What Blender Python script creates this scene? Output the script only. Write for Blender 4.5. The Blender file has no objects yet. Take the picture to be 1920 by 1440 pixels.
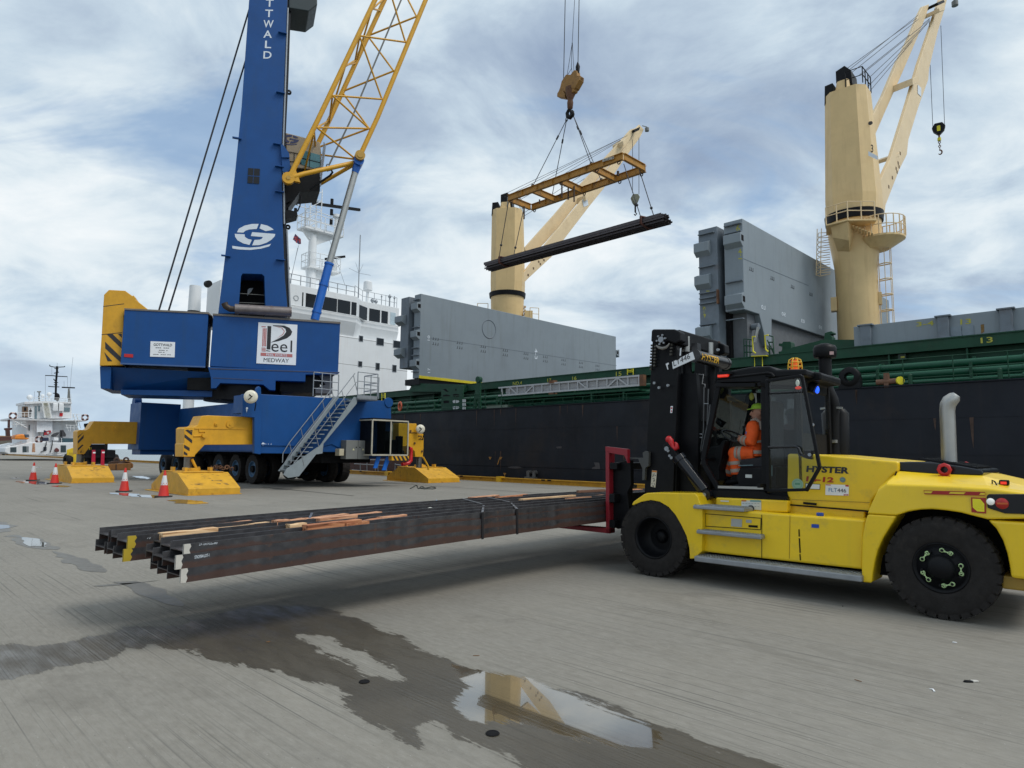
import bpy, bmesh, math, random
from mathutils import Vector, Matrix, noise
R = math.radians
random.seed(7)
scene = bpy.context.scene
COL = scene.collection
# ------------------------------------------------------------------ camera
F_PX, PITCH, ROLL, EYE = 1250.0, 5.9, 0.6, 1.8
_p, _r = R(PITCH), R(ROLL)
C_FWD = Vector((0, math.cos(_p), math.sin(_p)))
_u0 = Vector((0, -math.sin(_p), math.cos(_p)))
_r0 = Vector((1, 0, 0))
C_RT = _r0 * math.cos(_r) + _u0 * math.sin(_r)
C_UP = -_r0 * math.sin(_r) + _u0 * math.cos(_r)
C_O = Vector((0, 0, EYE))
cam = bpy.data.cameras.new("camera")
cam_o = bpy.data.objects.new("camera", cam)
COL.objects.link(cam_o)
cm = Matrix.Identity(4)
for i in range(3):
 cm[i][0], cm[i][1], cm[i][2], cm[i][3] = C_RT[i], C_UP[i], -C_FWD[i], C_O[i]
cam_o.matrix_world = cm
cam.sensor_width = 36
cam.lens = F_PX / 1920 * 36
cam.clip_start = 0.1
cam.clip_end = 20000
scene.camera = cam_o
# ------------------------------------------------------------------ light
SUN_EL, SUN_AZ = 54.0, 112.0          # azimuth from +Y towards +X: high, over the right shoulder, veiled by cloud
sun = bpy.data.lights.new("sun", 'SUN')
sun.energy = 1.5
sun.angle = R(26)
sun.color = (1.0, 0.965, 0.91)
sun_o = bpy.data.objects.new("sun", sun)
COL.objects.link(sun_o)
sd = Vector((math.sin(R(SUN_AZ)) * math.cos(R(SUN_EL)), math.cos(R(SUN_AZ)) * math.cos(R(SUN_EL)), math.sin(R(SUN_EL))))
sun_o.rotation_euler = sd.to_track_quat('Z', 'Y').to_euler()
world = bpy.data.worlds.new("World")
scene.world = world
world.use_nodes = True
def build_world():
 nt = world.node_tree
 nt.nodes.clear()
 N = nt.nodes.new
 L = nt.links.new
 out = N("ShaderNodeOutputWorld")
 bg = N("ShaderNodeBackground")
 bg.inputs['Strength'].default_value = 0.11
 L(bg.outputs[0], out.inputs[0])
 sky = N("ShaderNodeTexSky")
 sky.sky_type = 'NISHITA'
 sky.sun_disc = False
 sky.sun_elevation = R(SUN_EL)
 sky.sun_rotation = R(SUN_AZ)
 sky.air_density = 1.0
 sky.dust_density = 1.5
 tc = N("ShaderNodeTexCoord")
 sep = N("ShaderNodeSeparateXYZ")
 L(tc.outputs['Generated'], sep.inputs[0])
 def mth(op, a, b=None, c=None, clamp=False):
  m = N("ShaderNodeMath"); m.operation = op; m.use_clamp = clamp
  for i, v in enumerate((a, b, c)):
   if v is None: continue
   if isinstance(v, (int, float)): m.inputs[i].default_value = v
   else: L(v, m.inputs[i])
  return m.outputs[0]
 zc = mth('MAXIMUM', sep.outputs[2], 0.0)
 den = mth('ADD', zc, 0.34)
 cx = mth('DIVIDE', sep.outputs[0], den)
 cy = mth('DIVIDE', sep.outputs[1], den)
 comb = N("ShaderNodeCombineXYZ")
 L(cx, comb.inputs[0]); L(cy, comb.inputs[1])
 def nz(scale, detail, rough, off, dist=0.0, sc=(1, 1, 1), rot=0):
  mp = N("ShaderNodeMapping")
  mp.inputs['Location'].default_value = off
  mp.inputs['Scale'].default_value = sc
  mp.inputs['Rotation'].default_value = (0, 0, R(rot))
  L(comb.outputs[0], mp.inputs[0])
  n = N("ShaderNodeTexNoise")
  n.inputs['Scale'].default_value = scale
  n.inputs['Detail'].default_value = detail
  n.inputs['Roughness'].default_value = rough
  n.inputs['Distortion'].default_value = dist
  L(mp.outputs[0], n.inputs['Vector'])
  return n.outputs[0]
 def ramp(src, stops):
  r = N("ShaderNodeValToRGB")
  L(src, r.inputs[0])
  e = r.color_ramp.elements
  e[0].position, e[0].color = stops[0][0], stops[0][1]
  e[1].position, e[1].color = stops[-1][0], stops[-1][1]
  for p_, c_ in stops[1:-1]:
   k = e.new(p_); k.color = c_
  return r.outputs[0]
 def mix(f, a, b, mode='MIX'):
  m = N("ShaderNodeMix"); m.data_type = 'RGBA'; m.blend_type = mode
  if isinstance(f, (int, float)): m.inputs[0].default_value = f
  else: L(f, m.inputs[0])
  for s, v in ((m.inputs[6], a), (m.inputs[7], b)):
   if isinstance(v, tuple): s.default_value = v
   else: L(v, s)
  return m.outputs[2]
 big = nz(0.85, 4, 0.5, (3.1, 1.7, 0), 0.2, (0.9, 1.15, 1), 25)
 fine = nz(3.0, 10, 0.60, (1.3, 5.2, 0), 0.35, (0.95, 1.15, 1), 20)
 tex = mth('ADD', mth('MULTIPLY', big, 0.62), mth('MULTIPLY', fine, 0.38))
 # cloud brightness: slate undersides to bright thin cloud
 k = 1 / 0.11
 def c(r_, g_, b_): return (r_ * k, g_ * k, b_ * k, 1)
 cl = ramp(tex, [(0.37, (0.235, 0.305, 0.42, 1)), (0.44, (0.34, 0.42, 0.52, 1)), (0.485, (0.45, 0.54, 0.62, 1)), (0.53, (0.585, 0.655, 0.70, 1)), (0.60, (0.73, 0.76, 0.775, 1))])
 clk = mix(1.0, cl, (k, k, k, 1), 'MULTIPLY')
 # holes where the blue shows
 hole = nz(1.7, 6, 0.6, (7.7, 2.4, 0), 0.6, (0.7, 1.3, 1), 15)
 hm = ramp(hole, [(0.555, (0, 0, 0, 1)), (0.67, (1, 1, 1, 1))])
 skyb = mix(0.5, sky.outputs[0], (0.25 * k, 0.40 * k, 0.60 * k, 1))
 hm2 = mth('MULTIPLY', hm, 0.75)
 col = mix(hm2, clk, skyb)
 # pale band down at the horizon
 hz = ramp(sep.outputs[2], [(0.0, (1, 1, 1, 1)), (0.05, (0.7, 0.7, 0.7, 1)), (0.22, (0, 0, 0, 1))])
 hzf = mth('MULTIPLY', hz, 0.72)
 streak = nz(0.9, 4, 0.5, (0.3, 0.9, 0), 0.2, (0.35, 1.0, 1), 0)
 hcol = ramp(streak, [(0.40, (0.36, 0.51, 0.66, 1)), (0.60, (0.64, 0.69, 0.72, 1))])
 hck = mix(1.0, hcol, (k, k, k, 1), 'MULTIPLY')
 col = mix(hzf, col, hck)
 L(col, bg.inputs['Color'])
build_world()
scene.view_settings.view_transform = 'Standard'
scene.view_settings.look = 'None'
scene.view_settings.exposure = 0.36
scene.view_settings.gamma = 1.0
scene.view_settings.use_curve_mapping = False
# ------------------------------------------------------------------ geometry helpers
def rayv(px, py):
 return C_FWD + C_RT * ((px - 960) / F_PX) - C_UP * ((py - 720) / F_PX)
def frame(origin, ex, ey):
 ex, ey = Vector(ex).normalized(), Vector(ey).normalized()
 ez = ex.cross(ey)
 M = Matrix.Identity(4)
 for i in range(3):
  M[i][0], M[i][1], M[i][2], M[i][3] = ex[i], ey[i], ez[i], origin[i]
 return M
CROP = dict(A1=(160, 0, 2.743), A2=(160, 520, 4.8), A3=(500, 520, 4.8), A4=(0, 660, 4.8), A5=(240, 720, 4.8), A6=(560, 680, 4.8),
 A7=(500, 220, 6.4), A8=(340, 360, 4.364), B1=(900, 0, 4.8), B2=(880, 220, 4.8), B3=(740, 480, 3.84), B4=(1500, 0, 4.8),
 B5=(1280, 360, 4.364), B6=(1500, 280, 4.571), B7=(1520, 540, 4.8), B8=(880, 620, 4.8), C1=(1120, 600, 4.8), C2=(1280, 680, 6.0),
 C3=(1120, 840, 4.8), C4=(1440, 720, 4.0), C5=(1440, 800, 3.6), C6=(160, 880, 3.84), C7=(600, 860, 3.0), D1=(0, 800, 16.0),
 D2=(190, 800, 16.0), D3=(640, 820, 8.0), D4=(860, 840, 6.0), D5=(1400, 640, 3.692), D6=(0, 670, 7.2), S=(0, 0, 1.0))
def K(c, s):
 x0, y0, k = CROP[c]
 out = []
 for t in s.split():
  a, b = t.split(',')
  out.append((x0 + float(a) / k, y0 + float(b) / k))
 return out
def hit(M, ax, val, px, py):
 """local coordinates in frame M where a sight line meets the plane local[ax] = val"""
 Mi = M.inverted()
 o = Mi @ C_O
 d = Mi.to_3x3() @ rayv(px, py)
 t = (val - o[ax]) / d[ax]
 return o + d * t
def TY(M, y, pts):      # -> (x, z)
 r = [hit(M, 1, y, *p) for p in pts]
 return [(v[0], v[2]) for v in r]
def TX(M, x, pts):      # -> (y, z)
 r = [hit(M, 0, x, *p) for p in pts]
 return [(v[1], v[2]) for v in r]
def TZ(M, z, pts):      # -> (x, y)
 r = [hit(M, 2, z, *p) for p in pts]
 return [(v[0], v[1]) for v in r]
def P3(M, ax, val, pts):
 return [hit(M, ax, val, *p) for p in pts]
class MB:
 def __init__(s, M=None):
  s.M = M or Matrix.Identity(4)
  s.vs, s.fs, s.sm, s.mi = [], [], [], []
  s.cur = 0
 def face(s, pts, sm=False):
  b = len(s.vs)
  s.vs += [s.M @ Vector(p) for p in pts]
  s.fs.append(tuple(range(b, b + len(pts)))); s.sm.append(sm); s.mi.append(s.cur)
 def mesh(s, pts, faces, sm=False):
  b = len(s.vs)
  s.vs += [s.M @ Vector(p) for p in pts]
  for f in faces:
   s.fs.append(tuple(b + i for i in f)); s.sm.append(sm); s.mi.append(s.cur)
 def hexa(s, p):     # 8 points: bottom 4 then top 4
  s.mesh(p, [(3, 2, 1, 0), (4, 5, 6, 7), (0, 1, 5, 4), (1, 2, 6, 5), (2, 3, 7, 6), (3, 0, 4, 7)])
  return s
 def box(s, x0, x1, y0, y1, z0, z1):
  return s.hexa([(x0, y0, z0), (x1, y0, z0), (x1, y1, z0), (x0, y1, z0), (x0, y0, z1), (x1, y0, z1), (x1, y1, z1), (x0, y1, z1)])
 def prism(s, pts, a0, a1, ax='y', sm=False):
  f = {'y': lambda p, a: (p[0], a, p[1]), 'x': lambda p, a: (a, p[0], p[1]), 'z': lambda p, a: (p[0], p[1], a)}[ax]
  n = len(pts)
  vs = [f(p, a0) for p in pts] + [f(p, a1) for p in pts]
  area = sum(pts[i][0] * pts[(i + 1) % n][1] - pts[(i + 1) % n][0] * pts[i][1] for i in range(n))
  flip = (area < 0) ^ (a1 < a0) ^ (ax == 'y')
  fs = [tuple(range(n)), tuple(range(2 * n - 1, n - 1, -1))]
  side = [(i, i + n, (i + 1) % n + n, (i + 1) % n) for i in range(n)]
  if not flip:
   fs = [tuple(reversed(q)) for q in fs]; side = [tuple(reversed(q)) for q in side]
  b = len(s.vs)
  s.vs += [s.M @ Vector(v) for v in vs]
  for q in fs: s.fs.append(tuple(b + i for i in q)); s.sm.append(False); s.mi.append(s.cur)
  for q in side: s.fs.append(tuple(b + i for i in q)); s.sm.append(sm); s.mi.append(s.cur)
  return s
 def loft(s, rings, sm=True, caps=True, closed=True):
  n = len(rings[0])
  vs = [p for r in rings for p in r]
  fs = []
  for k in range(len(rings) - 1):
   for i in range(n if closed else n - 1):
    j = (i + 1) % n
    fs.append((k * n + i, k * n + j, (k + 1) * n + j, (k + 1) * n + i))
  s.mesh(vs, fs, sm)
  if caps:
   s.face([rings[0][i] for i in range(n - 1, -1, -1)])
   s.face(rings[-1])
  return s
 def tube(s, path, r, n=8, caps=True, sm=True):
  path = [Vector(p) for p in path]
  rs = r if isinstance(r, (list, tuple)) else [r] * len(path)
  rings = []
  up = None
  for i, p in enumerate(path):
   if i == 0: d = path[1] - path[0]
   elif i == len(path) - 1: d = path[-1] - path[-2]
   else: d = (path[i + 1] - p).normalized() + (p - path[i - 1]).normalized()
   if d.length < 1e-9: d = Vector((0, 0, 1))
   d.normalize()
   if up is None:
    a = Vector((0, 0, 1)) if abs(d.z) < 0.9 else Vector((1, 0, 0))
    up = (a - d * a.dot(d)).normalized()
   else:
    up = up - d * up.dot(d)
    if up.length < 1e-6: up = d.orthogonal()
    up.normalize()
   sdv = d.cross(up)
   rings.append([p + (up * math.cos(2 * math.pi * k / n) + sdv * math.sin(2 * math.pi * k / n)) * rs[i] for k in range(n)])
  return s.loft(rings, sm, caps)
 def cyl(s, p0, p1, r0, r1=None, n=20, caps=True):
  return s.tube([p0, p1], [r0, r0 if r1 is None else r1], n, caps)
 def bar(s, p0, p1, w, h=None, upv=(0, 0, 1)):
  p0, p1 = Vector(p0), Vector(p1)
  h = w if h is None else h
  d = (p1 - p0).normalized(); a = Vector(upv)
  if abs(d.dot(a)) > 0.98: a = Vector((1, 0, 0))
  sx = d.cross(a).normalized(); sy = sx.cross(d)
  q = [(-1, -1), (1, -1), (1, 1), (-1, 1)]
  return s.loft([[p + sx * (i * w / 2) + sy * (j * h / 2) for i, j in q] for p in (p0, p1)], False)
 def lathe(s, c, axis, prof, n=32, sm=True, a0=0.0, a1=2 * math.pi):
  """prof: list of (radius, offset along axis)"""
  c, ax = Vector(c), Vector(axis).normalized()
  e1 = ax.orthogonal().normalized(); e2 = ax.cross(e1)
  rings = []
  for k in range(n):
   t = a0 + (a1 - a0) * k / n
   dr = e1 * math.cos(t) + e2 * math.sin(t)
   rings.append([c + dr * r_ + ax * h_ for r_, h_ in prof])
  m = len(prof)
  vs = [p for r_ in rings for p in r_]
  fs = []
  for k in range(n):
   kk = (k + 1) % n
   for i in range(m - 1):
    fs.append((k * m + i, kk * m + i, kk * m + i + 1, k * m + i + 1))
  s.mesh(vs, fs, sm)
  return s
 def sphere(s, c, r, n=16, m=10, sc=(1, 1, 1)):
  c = Vector(c)
  vs, fs = [], []
  for j in range(m + 1):
   ph = math.pi * j / m
   for i in range(n):
    th = 2 * math.pi * i / n
    vs.append(c + Vector((math.sin(ph) * math.cos(th) * r * sc[0], math.sin(ph) * math.sin(th) * r * sc[1], math.cos(ph) * r * sc[2])))
  for j in range(m):
   for i in range(n):
    fs.append((j * n + i, (j + 1) * n + i, (j + 1) * n + (i + 1) % n, j * n + (i + 1) % n))
  s.mesh(vs, fs, True)
  return s
 def rail(s, path, h, r=0.02, levels=(1.0, 0.5), step=1.2, up=(0, 0, 1)):
  """handrail: posts and level bars along a 3-D path at foot level"""
  up = Vector(up)
  path = [Vector(p) for p in path]
  for lv in levels:
   for a, b in zip(path, path[1:]):
    s.tube([a + up * h * lv, b + up * h * lv], r, 6)
  for a, b in zip(path, path[1:]):
   k = max(1, int(round((b - a).length / step)))
   for i in range(k):
    p = a.lerp(b, i / k)
    s.tube([p, p + up * h], r * 1.15, 6)
  s.tube([path[-1], path[-1] + up * h], r * 1.15, 6)
  return s
 def build(s, name, mat, parent=None, bevel=0.0, label=None, merge=False, smooth_angle=None):
  me = bpy.data.meshes.new(name)
  vs = s.vs
  o = bpy.data.objects.new(name, me)
  COL.objects.link(o)
  if parent is not None:
   root = parent
   while root.parent is not None: root = root.parent
   Mi = MW[root.name].inverted()
   vs = [Mi @ v for v in vs]
   o.parent = parent
  else:
   if vs:
    c = Vector((sum(v.x for v in vs) / len(vs), sum(v.y for v in vs) / len(vs), min(v.z for v in vs)))
    vs = [v - c for v in vs]
    o.location = c
   MW[o.name] = Matrix.Translation(c)
  me.from_pydata([tuple(v) for v in vs], [], s.fs)
  mats = mat if isinstance(mat, (list, tuple)) else [mat]
  for m_ in mats: me.materials.append(m_)
  me.polygons.foreach_set('use_smooth', s.sm)
  me.polygons.foreach_set('material_index', s.mi)
  bm = bmesh.new(); bm.from_mesh(me)
  if merge: bmesh.ops.remove_doubles(bm, verts=bm.verts, dist=1e-4)
  bmesh.ops.recalc_face_normals(bm, faces=bm.faces)
  bm.to_mesh(me); bm.free()
  me.update()
  if bevel > 0:
   b = o.modifiers.new('bevel', 'BEVEL'); b.width = bevel; b.segments = 2; b.limit_method = 'ANGLE'; b.angle_limit = R(40)
  if label: o['label'] = label
  return o
MW = {}
def thing(name, label, cat, loc, group=None, kind=None):
 o = bpy.data.objects.new(name, None)
 COL.objects.link(o)
 o.empty_display_size = 0.3
 o.location = loc
 MW[o.name] = Matrix.Translation(Vector(loc))
 o['label'] = label; o['category'] = cat
 if group: o['group'] = group
 return o
def tag(o, label, cat, group=None):
 o['label'] = label; o['category'] = cat
 if group: o['group'] = group
 return o
# ------------------------------------------------------------------ lettering
_tc = {}
def text_mesh(txt, bold=0.0, shear=0.0):
 key = (txt, bold, shear)
 if key in _tc: return _tc[key]
 cu = bpy.data.curves.new('t', 'FONT')
 cu.body = txt
 cu.offset = bold
 cu.shear = shear
 cu.resolution_u = 3
 o = bpy.data.objects.new('t', cu)
 COL.objects.link(o)
 bpy.context.view_layer.update()
 me = o.evaluated_get(bpy.context.evaluated_depsgraph_get()).to_mesh()
 vs = [v.co.copy() for v in me.vertices]
 fs = [tuple(p.vertices) for p in me.polygons]
 bpy.data.objects.remove(o)
 bpy.data.curves.remove(cu)
 x0 = min(v.x for v in vs); x1 = max(v.x for v in vs)
 y0 = min(v.y for v in vs); y1 = max(v.y for v in vs)
 vs = [((v.x - x0) / (x1 - x0), (v.y - y0) / (y1 - y0)) for v in vs]
 _tc[key] = (vs, fs)
 return _tc[key]
def letter(mb, txt, bl, br, tl, bold=0.008, shear=0.0):
 bold = bold if bold >= 0.04 else min(bold, 0.014)
 """lay text into mb with its box corners at 3-D local points bl, br, tl"""
 vs, fs = text_mesh(txt, bold, shear)
 bl, br, tl = Vector(bl), Vector(br), Vector(tl)
 mb.mesh([bl + (br - bl) * x + (tl - bl) * y for x, y in vs], fs)
 return mb
def letter_px(mb, M, ax, val, txt, pts, bold=0.012, shear=0.0):
 q = P3(M, ax, val, pts)
 return letter(mb, txt, q[0], q[1], q[2], bold, shear)
# ------------------------------------------------------------------ materials
_m = {}
def mat(name, col, rough=0.5, metal=0.0, var=0.12, scale=3.0, dirt=0.0, dirtcol=(0.05, 0.035, 0.02), dscale=1.2, streak=0.0, bump=0.0,
  bscale=40.0, coat=0.0, spec=0.5, emit=None, es=0.0, alpha=1.0, trans=0.0, rvar=0.15, patch=0.0, patchcol=None):
 if name in _m: return _m[name]
 m = bpy.data.materials.new(name); m.use_nodes = True
 nt = m.node_tree; nt.nodes.clear()
 N = nt.nodes.new; L = nt.links.new
 out = N("ShaderNodeOutputMaterial"); b = N("ShaderNodeBsdfPrincipled")
 L(b.outputs[0], out.inputs[0])
 b.inputs['Metallic'].default_value = metal
 b.inputs['Roughness'].default_value = rough
 b.inputs['Specular IOR Level'].default_value = spec
 b.inputs['Coat Weight'].default_value = coat
 b.inputs['Coat Roughness'].default_value = 0.12
 b.inputs['Alpha'].default_value = alpha
 b.inputs['Transmission Weight'].default_value = trans
 if emit:
  b.inputs['Emission Color'].default_value = (*emit, 1); b.inputs['Emission Strength'].default_value = es
 tc = N("ShaderNodeTexCoord")
 def nz(sc, det, ro, stretch=None):
  n = N("ShaderNodeTexNoise"); n.inputs['Scale'].default_value = sc; n.inputs['Detail'].default_value = det; n.inputs['Roughness'].default_value = ro
  if stretch:
   mp = N("ShaderNodeMapping"); mp.inputs['Scale'].default_value = stretch
   L(tc.outputs['Object'], mp.inputs[0]); L(mp.outputs[0], n.inputs['Vector'])
  else: L(tc.outputs['Object'], n.inputs['Vector'])
  return n.outputs[0]
 def rmp(src, a, b_):
  r_ = N("ShaderNodeMapRange"); r_.inputs[1].default_value = a; r_.inputs[2].default_value = b_
  L(src, r_.inputs[0]); return r_.outputs[0]
 n1 = nz(scale, 5, 0.6)
 mx = N("ShaderNodeMix"); mx.data_type = 'RGBA'
 mx.inputs[6].default_value = (*[c * (1 - var) for c in col], 1)
 mx.inputs[7].default_value = (*[min(1, c * (1 + var)) for c in col], 1)
 L(rmp(n1, 0.3, 0.7), mx.inputs[0])
 cur = mx.outputs[2]
 def over(fac, c_, amt):
  nonlocal cur
  k = N("ShaderNodeMath"); k.operation = 'MULTIPLY'; k.inputs[1].default_value = amt; k.use_clamp = True
  L(fac, k.inputs[0])
  q = N("ShaderNodeMix"); q.data_type = 'RGBA'
  L(k.outputs[0], q.inputs[0]); L(cur, q.inputs[6]); q.inputs[7].default_value = (*c_, 1)
  cur = q.outputs[2]
 if patch > 0: over(rmp(nz(scale * 0.25, 3, 0.5), 0.5, 0.56), patchcol or tuple(c * 0.6 for c in col), patch)
 if dirt > 0: over(rmp(nz(dscale, 9, 0.68), 0.55, 0.72), dirtcol, dirt)
 if streak > 0: over(rmp(nz(1.0, 6, 0.65, (2.6, 2.6, 0.22)), 0.52, 0.75), dirtcol, streak)
 L(cur, b.inputs['Base Color'])
 if rvar > 0:
  mr = N("ShaderNodeMapRange"); mr.inputs[1].default_value = 0.3; mr.inputs[2].default_value = 0.7
  mr.inputs[3].default_value = max(0.02, rough * (1 - rvar)); mr.inputs[4].default_value = min(1, rough * (1 + rvar))
  L(nz(scale * 2.3, 4, 0.6), mr.inputs[0]); L(mr.outputs[0], b.inputs['Roughness'])
 if bump > 0:
  bp = N("ShaderNodeBump"); bp.inputs['Strength'].default_value = bump; bp.inputs['Distance'].default_value = 0.02
  L(nz(bscale, 5, 0.6), bp.inputs['Height']); L(bp.outputs[0], b.inputs['Normal'])
 _m[name] = m
 return m
YEL = mat('forklift_yellow', (0.84, 0.565, 0.010), 0.36, var=0.06, scale=1.8, dirt=0.38, dirtcol=(0.36, 0.27, 0.07), dscale=3.4, streak=0.22, coat=0.15, bump=0.03, bscale=60)
YEL2 = mat('crane_yellow', (0.66, 0.34, 0.015), 0.45, var=0.08, dirt=0.35, dirtcol=(0.26, 0.12, 0.02), dscale=1.4, streak=0.2)
YELP = mat('pad_yellow', (0.62, 0.33, 0.02), 0.55, var=0.12, dirt=0.75, dirtcol=(0.17, 0.07, 0.02), dscale=2.6, bump=0.1)
YELK = mat('kerb_yellow', (0.52, 0.27, 0.015), 0.6, var=0.15, dirt=0.7, dirtcol=(0.14, 0.06, 0.02), dscale=1.6)
BLUE = mat('crane_blue', (0.006, 0.066, 0.235), 0.45, var=0.08, scale=0.8, dirt=0.25, dirtcol=(0.02, 0.06, 0.14), dscale=0.7, streak=0.35, spec=0.3)
BLUEL = mat('cylinder_blue', (0.012, 0.13, 0.52), 0.35, var=0.06)
BLUEH = mat('hub_blue', (0.03, 0.09, 0.17), 0.5, var=0.15)
WHITE = mat('white_paint', (0.74, 0.76, 0.77), 0.5, var=0.04, scale=0.5, dirt=0.14, dirtcol=(0.50, 0.43, 0.34), dscale=0.5, streak=0.14)
WHT = mat('sign_white', (0.80, 0.82, 0.84), 0.5, var=0.03)
CREAM = mat('deck_crane_cream', (0.70, 0.50, 0.235), 0.5, var=0.07, scale=0.7, dirt=0.18, dirtcol=(0.38, 0.22, 0.09), dscale=0.8, streak=0.3)
CREAML = mat('jib_cream', (0.74, 0.57, 0.34), 0.5, var=0.06, scale=0.8, dirt=0.2, dirtcol=(0.38, 0.22, 0.09), dscale=0.9, streak=0.2)
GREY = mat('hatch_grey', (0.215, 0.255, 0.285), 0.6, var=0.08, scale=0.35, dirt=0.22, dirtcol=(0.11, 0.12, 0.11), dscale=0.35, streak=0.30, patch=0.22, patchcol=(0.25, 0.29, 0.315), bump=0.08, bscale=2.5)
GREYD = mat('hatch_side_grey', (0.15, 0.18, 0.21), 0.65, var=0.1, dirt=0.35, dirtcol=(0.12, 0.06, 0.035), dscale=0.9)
GREEN = mat('deck_green', (0.010, 0.058, 0.030), 0.55, spec=0.3, var=0.16, scale=1.2, dirt=0.3, dirtcol=(0.05, 0.05, 0.035), dscale=0.9)
GREENL = mat('pipe_green', (0.009, 0.075, 0.040), 0.42, spec=0.35, var=0.14, scale=1.2)
GREENP = mat('pale_green', (0.16, 0.20, 0.15), 0.6, var=0.14)
HULL = mat('hull_black', (0.011, 0.013, 0.018), 0.6, spec=0.25, var=0.4, scale=0.4, dirt=0.6, dirtcol=(0.034, 0.026, 0.022), dscale=0.25, streak=0.30, patch=0.4, patchcol=(0.010, 0.013, 0.021), bump=0.12, bscale=0.9)
BOOT = mat('boot_topping', (0.075, 0.030, 0.022), 0.7, var=0.25, dirt=0.4, dirtcol=(0.03, 0.02, 0.02))
BLK = mat('black_paint', (0.0045, 0.005, 0.0065), 0.5, spec=0.2, var=0.2, dirt=0.2, dirtcol=(0.022, 0.021, 0.019), dscale=3)
BLKG = mat('black_gloss', (0.008, 0.009, 0.012), 0.2, var=0.15, spec=0.45)
BLKM = mat('black_dull', (0.007, 0.007, 0.008), 0.85, var=0.2, spec=0.2)
RUB = mat('tyre_rubber', (0.020, 0.018, 0.017), 0.85, spec=0.25, var=0.18, scale=6, dirt=0.5, dirtcol=(0.05, 0.043, 0.036), dscale=5, bump=0.2, bscale=50)
STEEL = mat('brushed_steel', (0.42, 0.42, 0.40), 0.42, 0.8, var=0.08)
GALV = mat('galvanised', (0.30, 0.32, 0.34), 0.45, 0.55, var=0.12, scale=8)
ALUM = mat('ladder_aluminium', (0.44, 0.45, 0.46), 0.55, 0.25, var=0.08)
LGREY = mat('stair_grey', (0.25, 0.29, 0.31), 0.5, 0.2, var=0.1)
CABG = mat('cabinet_grey', (0.17, 0.175, 0.165), 0.5, var=0.06)
MUFF = mat('muffler', (0.22, 0.19, 0.18), 0.42, 0.6, var=0.15, dirt=0.7, dirtcol=(0.15, 0.07, 0.045), dscale=1.4)
RUST = mat('rusty_steel', (0.13, 0.06, 0.03), 0.75, var=0.3, dirt=0.6, dirtcol=(0.22, 0.10, 0.03), dscale=3, bump=0.2)
SPRD = mat('spreader_yellow', (0.42, 0.20, 0.025), 0.55, var=0.15, scale=1.2, dirt=0.9, dirtcol=(0.055, 0.035, 0.022), dscale=1.1, streak=0.4)
CABLE = mat('wire_rope', (0.03, 0.032, 0.038), 0.5, 0.3, var=0.1)
RED = mat('red_paint', (0.50, 0.012, 0.014), 0.4, var=0.1)
REDD = mat('fork_red', (0.26, 0.012, 0.022), 0.45, var=0.15, dirt=0.3, dirtcol=(0.08, 0.02, 0.02), dscale=4)
REDR = mat('lettering_red', (0.50, 0.16, 0.15), 0.5, var=0.05)
TXTK = mat('lettering_black', (0.02, 0.02, 0.024), 0.5, var=0.05)
TXTW = mat('lettering_white', (0.66, 0.72, 0.78), 0.5, var=0.05)
TXTY = mat('lettering_yellow', (0.42, 0.40, 0.04), 0.5, var=0.1)
SAFY = mat('safety_yellow', (0.70, 0.62, 0.02), 0.5, var=0.1)
TAN = mat('cab_beige', (0.36, 0.29, 0.20), 0.5, var=0.08)
def glass(name, tint, alpha):
 m = bpy.data.materials.new(name); m.use_nodes = True
 nt = m.node_tree; nt.nodes.clear()
 N = nt.nodes.new; L = nt.links.new
 out = N("ShaderNodeOutputMaterial"); mixs = N("ShaderNodeMixShader")
 t = N("ShaderNodeBsdfTransparent"); t.inputs[0].default_value = (*tint, 1)
 g = N("ShaderNodeBsdfGlossy"); g.inputs['Roughness'].default_value = 0.03
 g.inputs['Color'].default_value = (0.9, 0.95, 0.97, 1)
 fr = N("ShaderNodeFresnel"); fr.inputs[0].default_value = 1.5
 mth = N("ShaderNodeMath"); mth.operation = 'ADD'; mth.inputs[1].default_value = alpha; mth.use_clamp = True
 L(fr.outputs[0], mth.inputs[0]); L(mth.outputs[0], mixs.inputs[0])
 L(t.outputs[0], mixs.inputs[1]); L(g.outputs[0], mixs.inputs[2]); L(mixs.outputs[0], out.inputs[0])
 return m
GLASS = glass('cab_glass', (0.70, 0.77, 0.75), 0.0)
WIN = mat('window_dark', (0.010, 0.013, 0.017), 0.12, var=0.1, spec=0.3)
# ================================================================== THE SETTING
AQ = R(45.3)
EU = Vector((-math.sin(AQ), math.cos(AQ), 0))      # along the quay, towards the far left
EN = Vector((math.cos(AQ), math.sin(AQ), 0))       # across the quay, towards the water
SH = frame((0, 0, 0), -EU, EN)                     # local x = -u, local y = n
def W(u, n, z=0.0): return EU * u + EN * n + Vector((0, 0, z))
QN = 29.6
import numpy as np
def sdf(P, poly):
 poly = np.array(poly); d = np.full(len(P), 1e9); inside = np.zeros(len(P), bool)
 for i in range(len(poly)):
  a, b = poly[i], poly[(i + 1) % len(poly)]
  ab = b - a; t = np.clip(((P - a) @ ab) / (ab @ ab), 0, 1)
  d = np.minimum(d, np.linalg.norm(P - (a + t[:, None] * ab), axis=1))
  c = (a[1] > P[:, 1]) != (b[1] > P[:, 1])
  with np.errstate(divide='ignore', invalid='ignore'):
   xi = (b[0] - a[0]) * (P[:, 1] - a[1]) / (b[1] - a[1]) + a[0]
  inside ^= c & (P[:, 0] < xi)
 return np.where(inside, d, -d)
I4 = Matrix.Identity(4)
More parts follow.
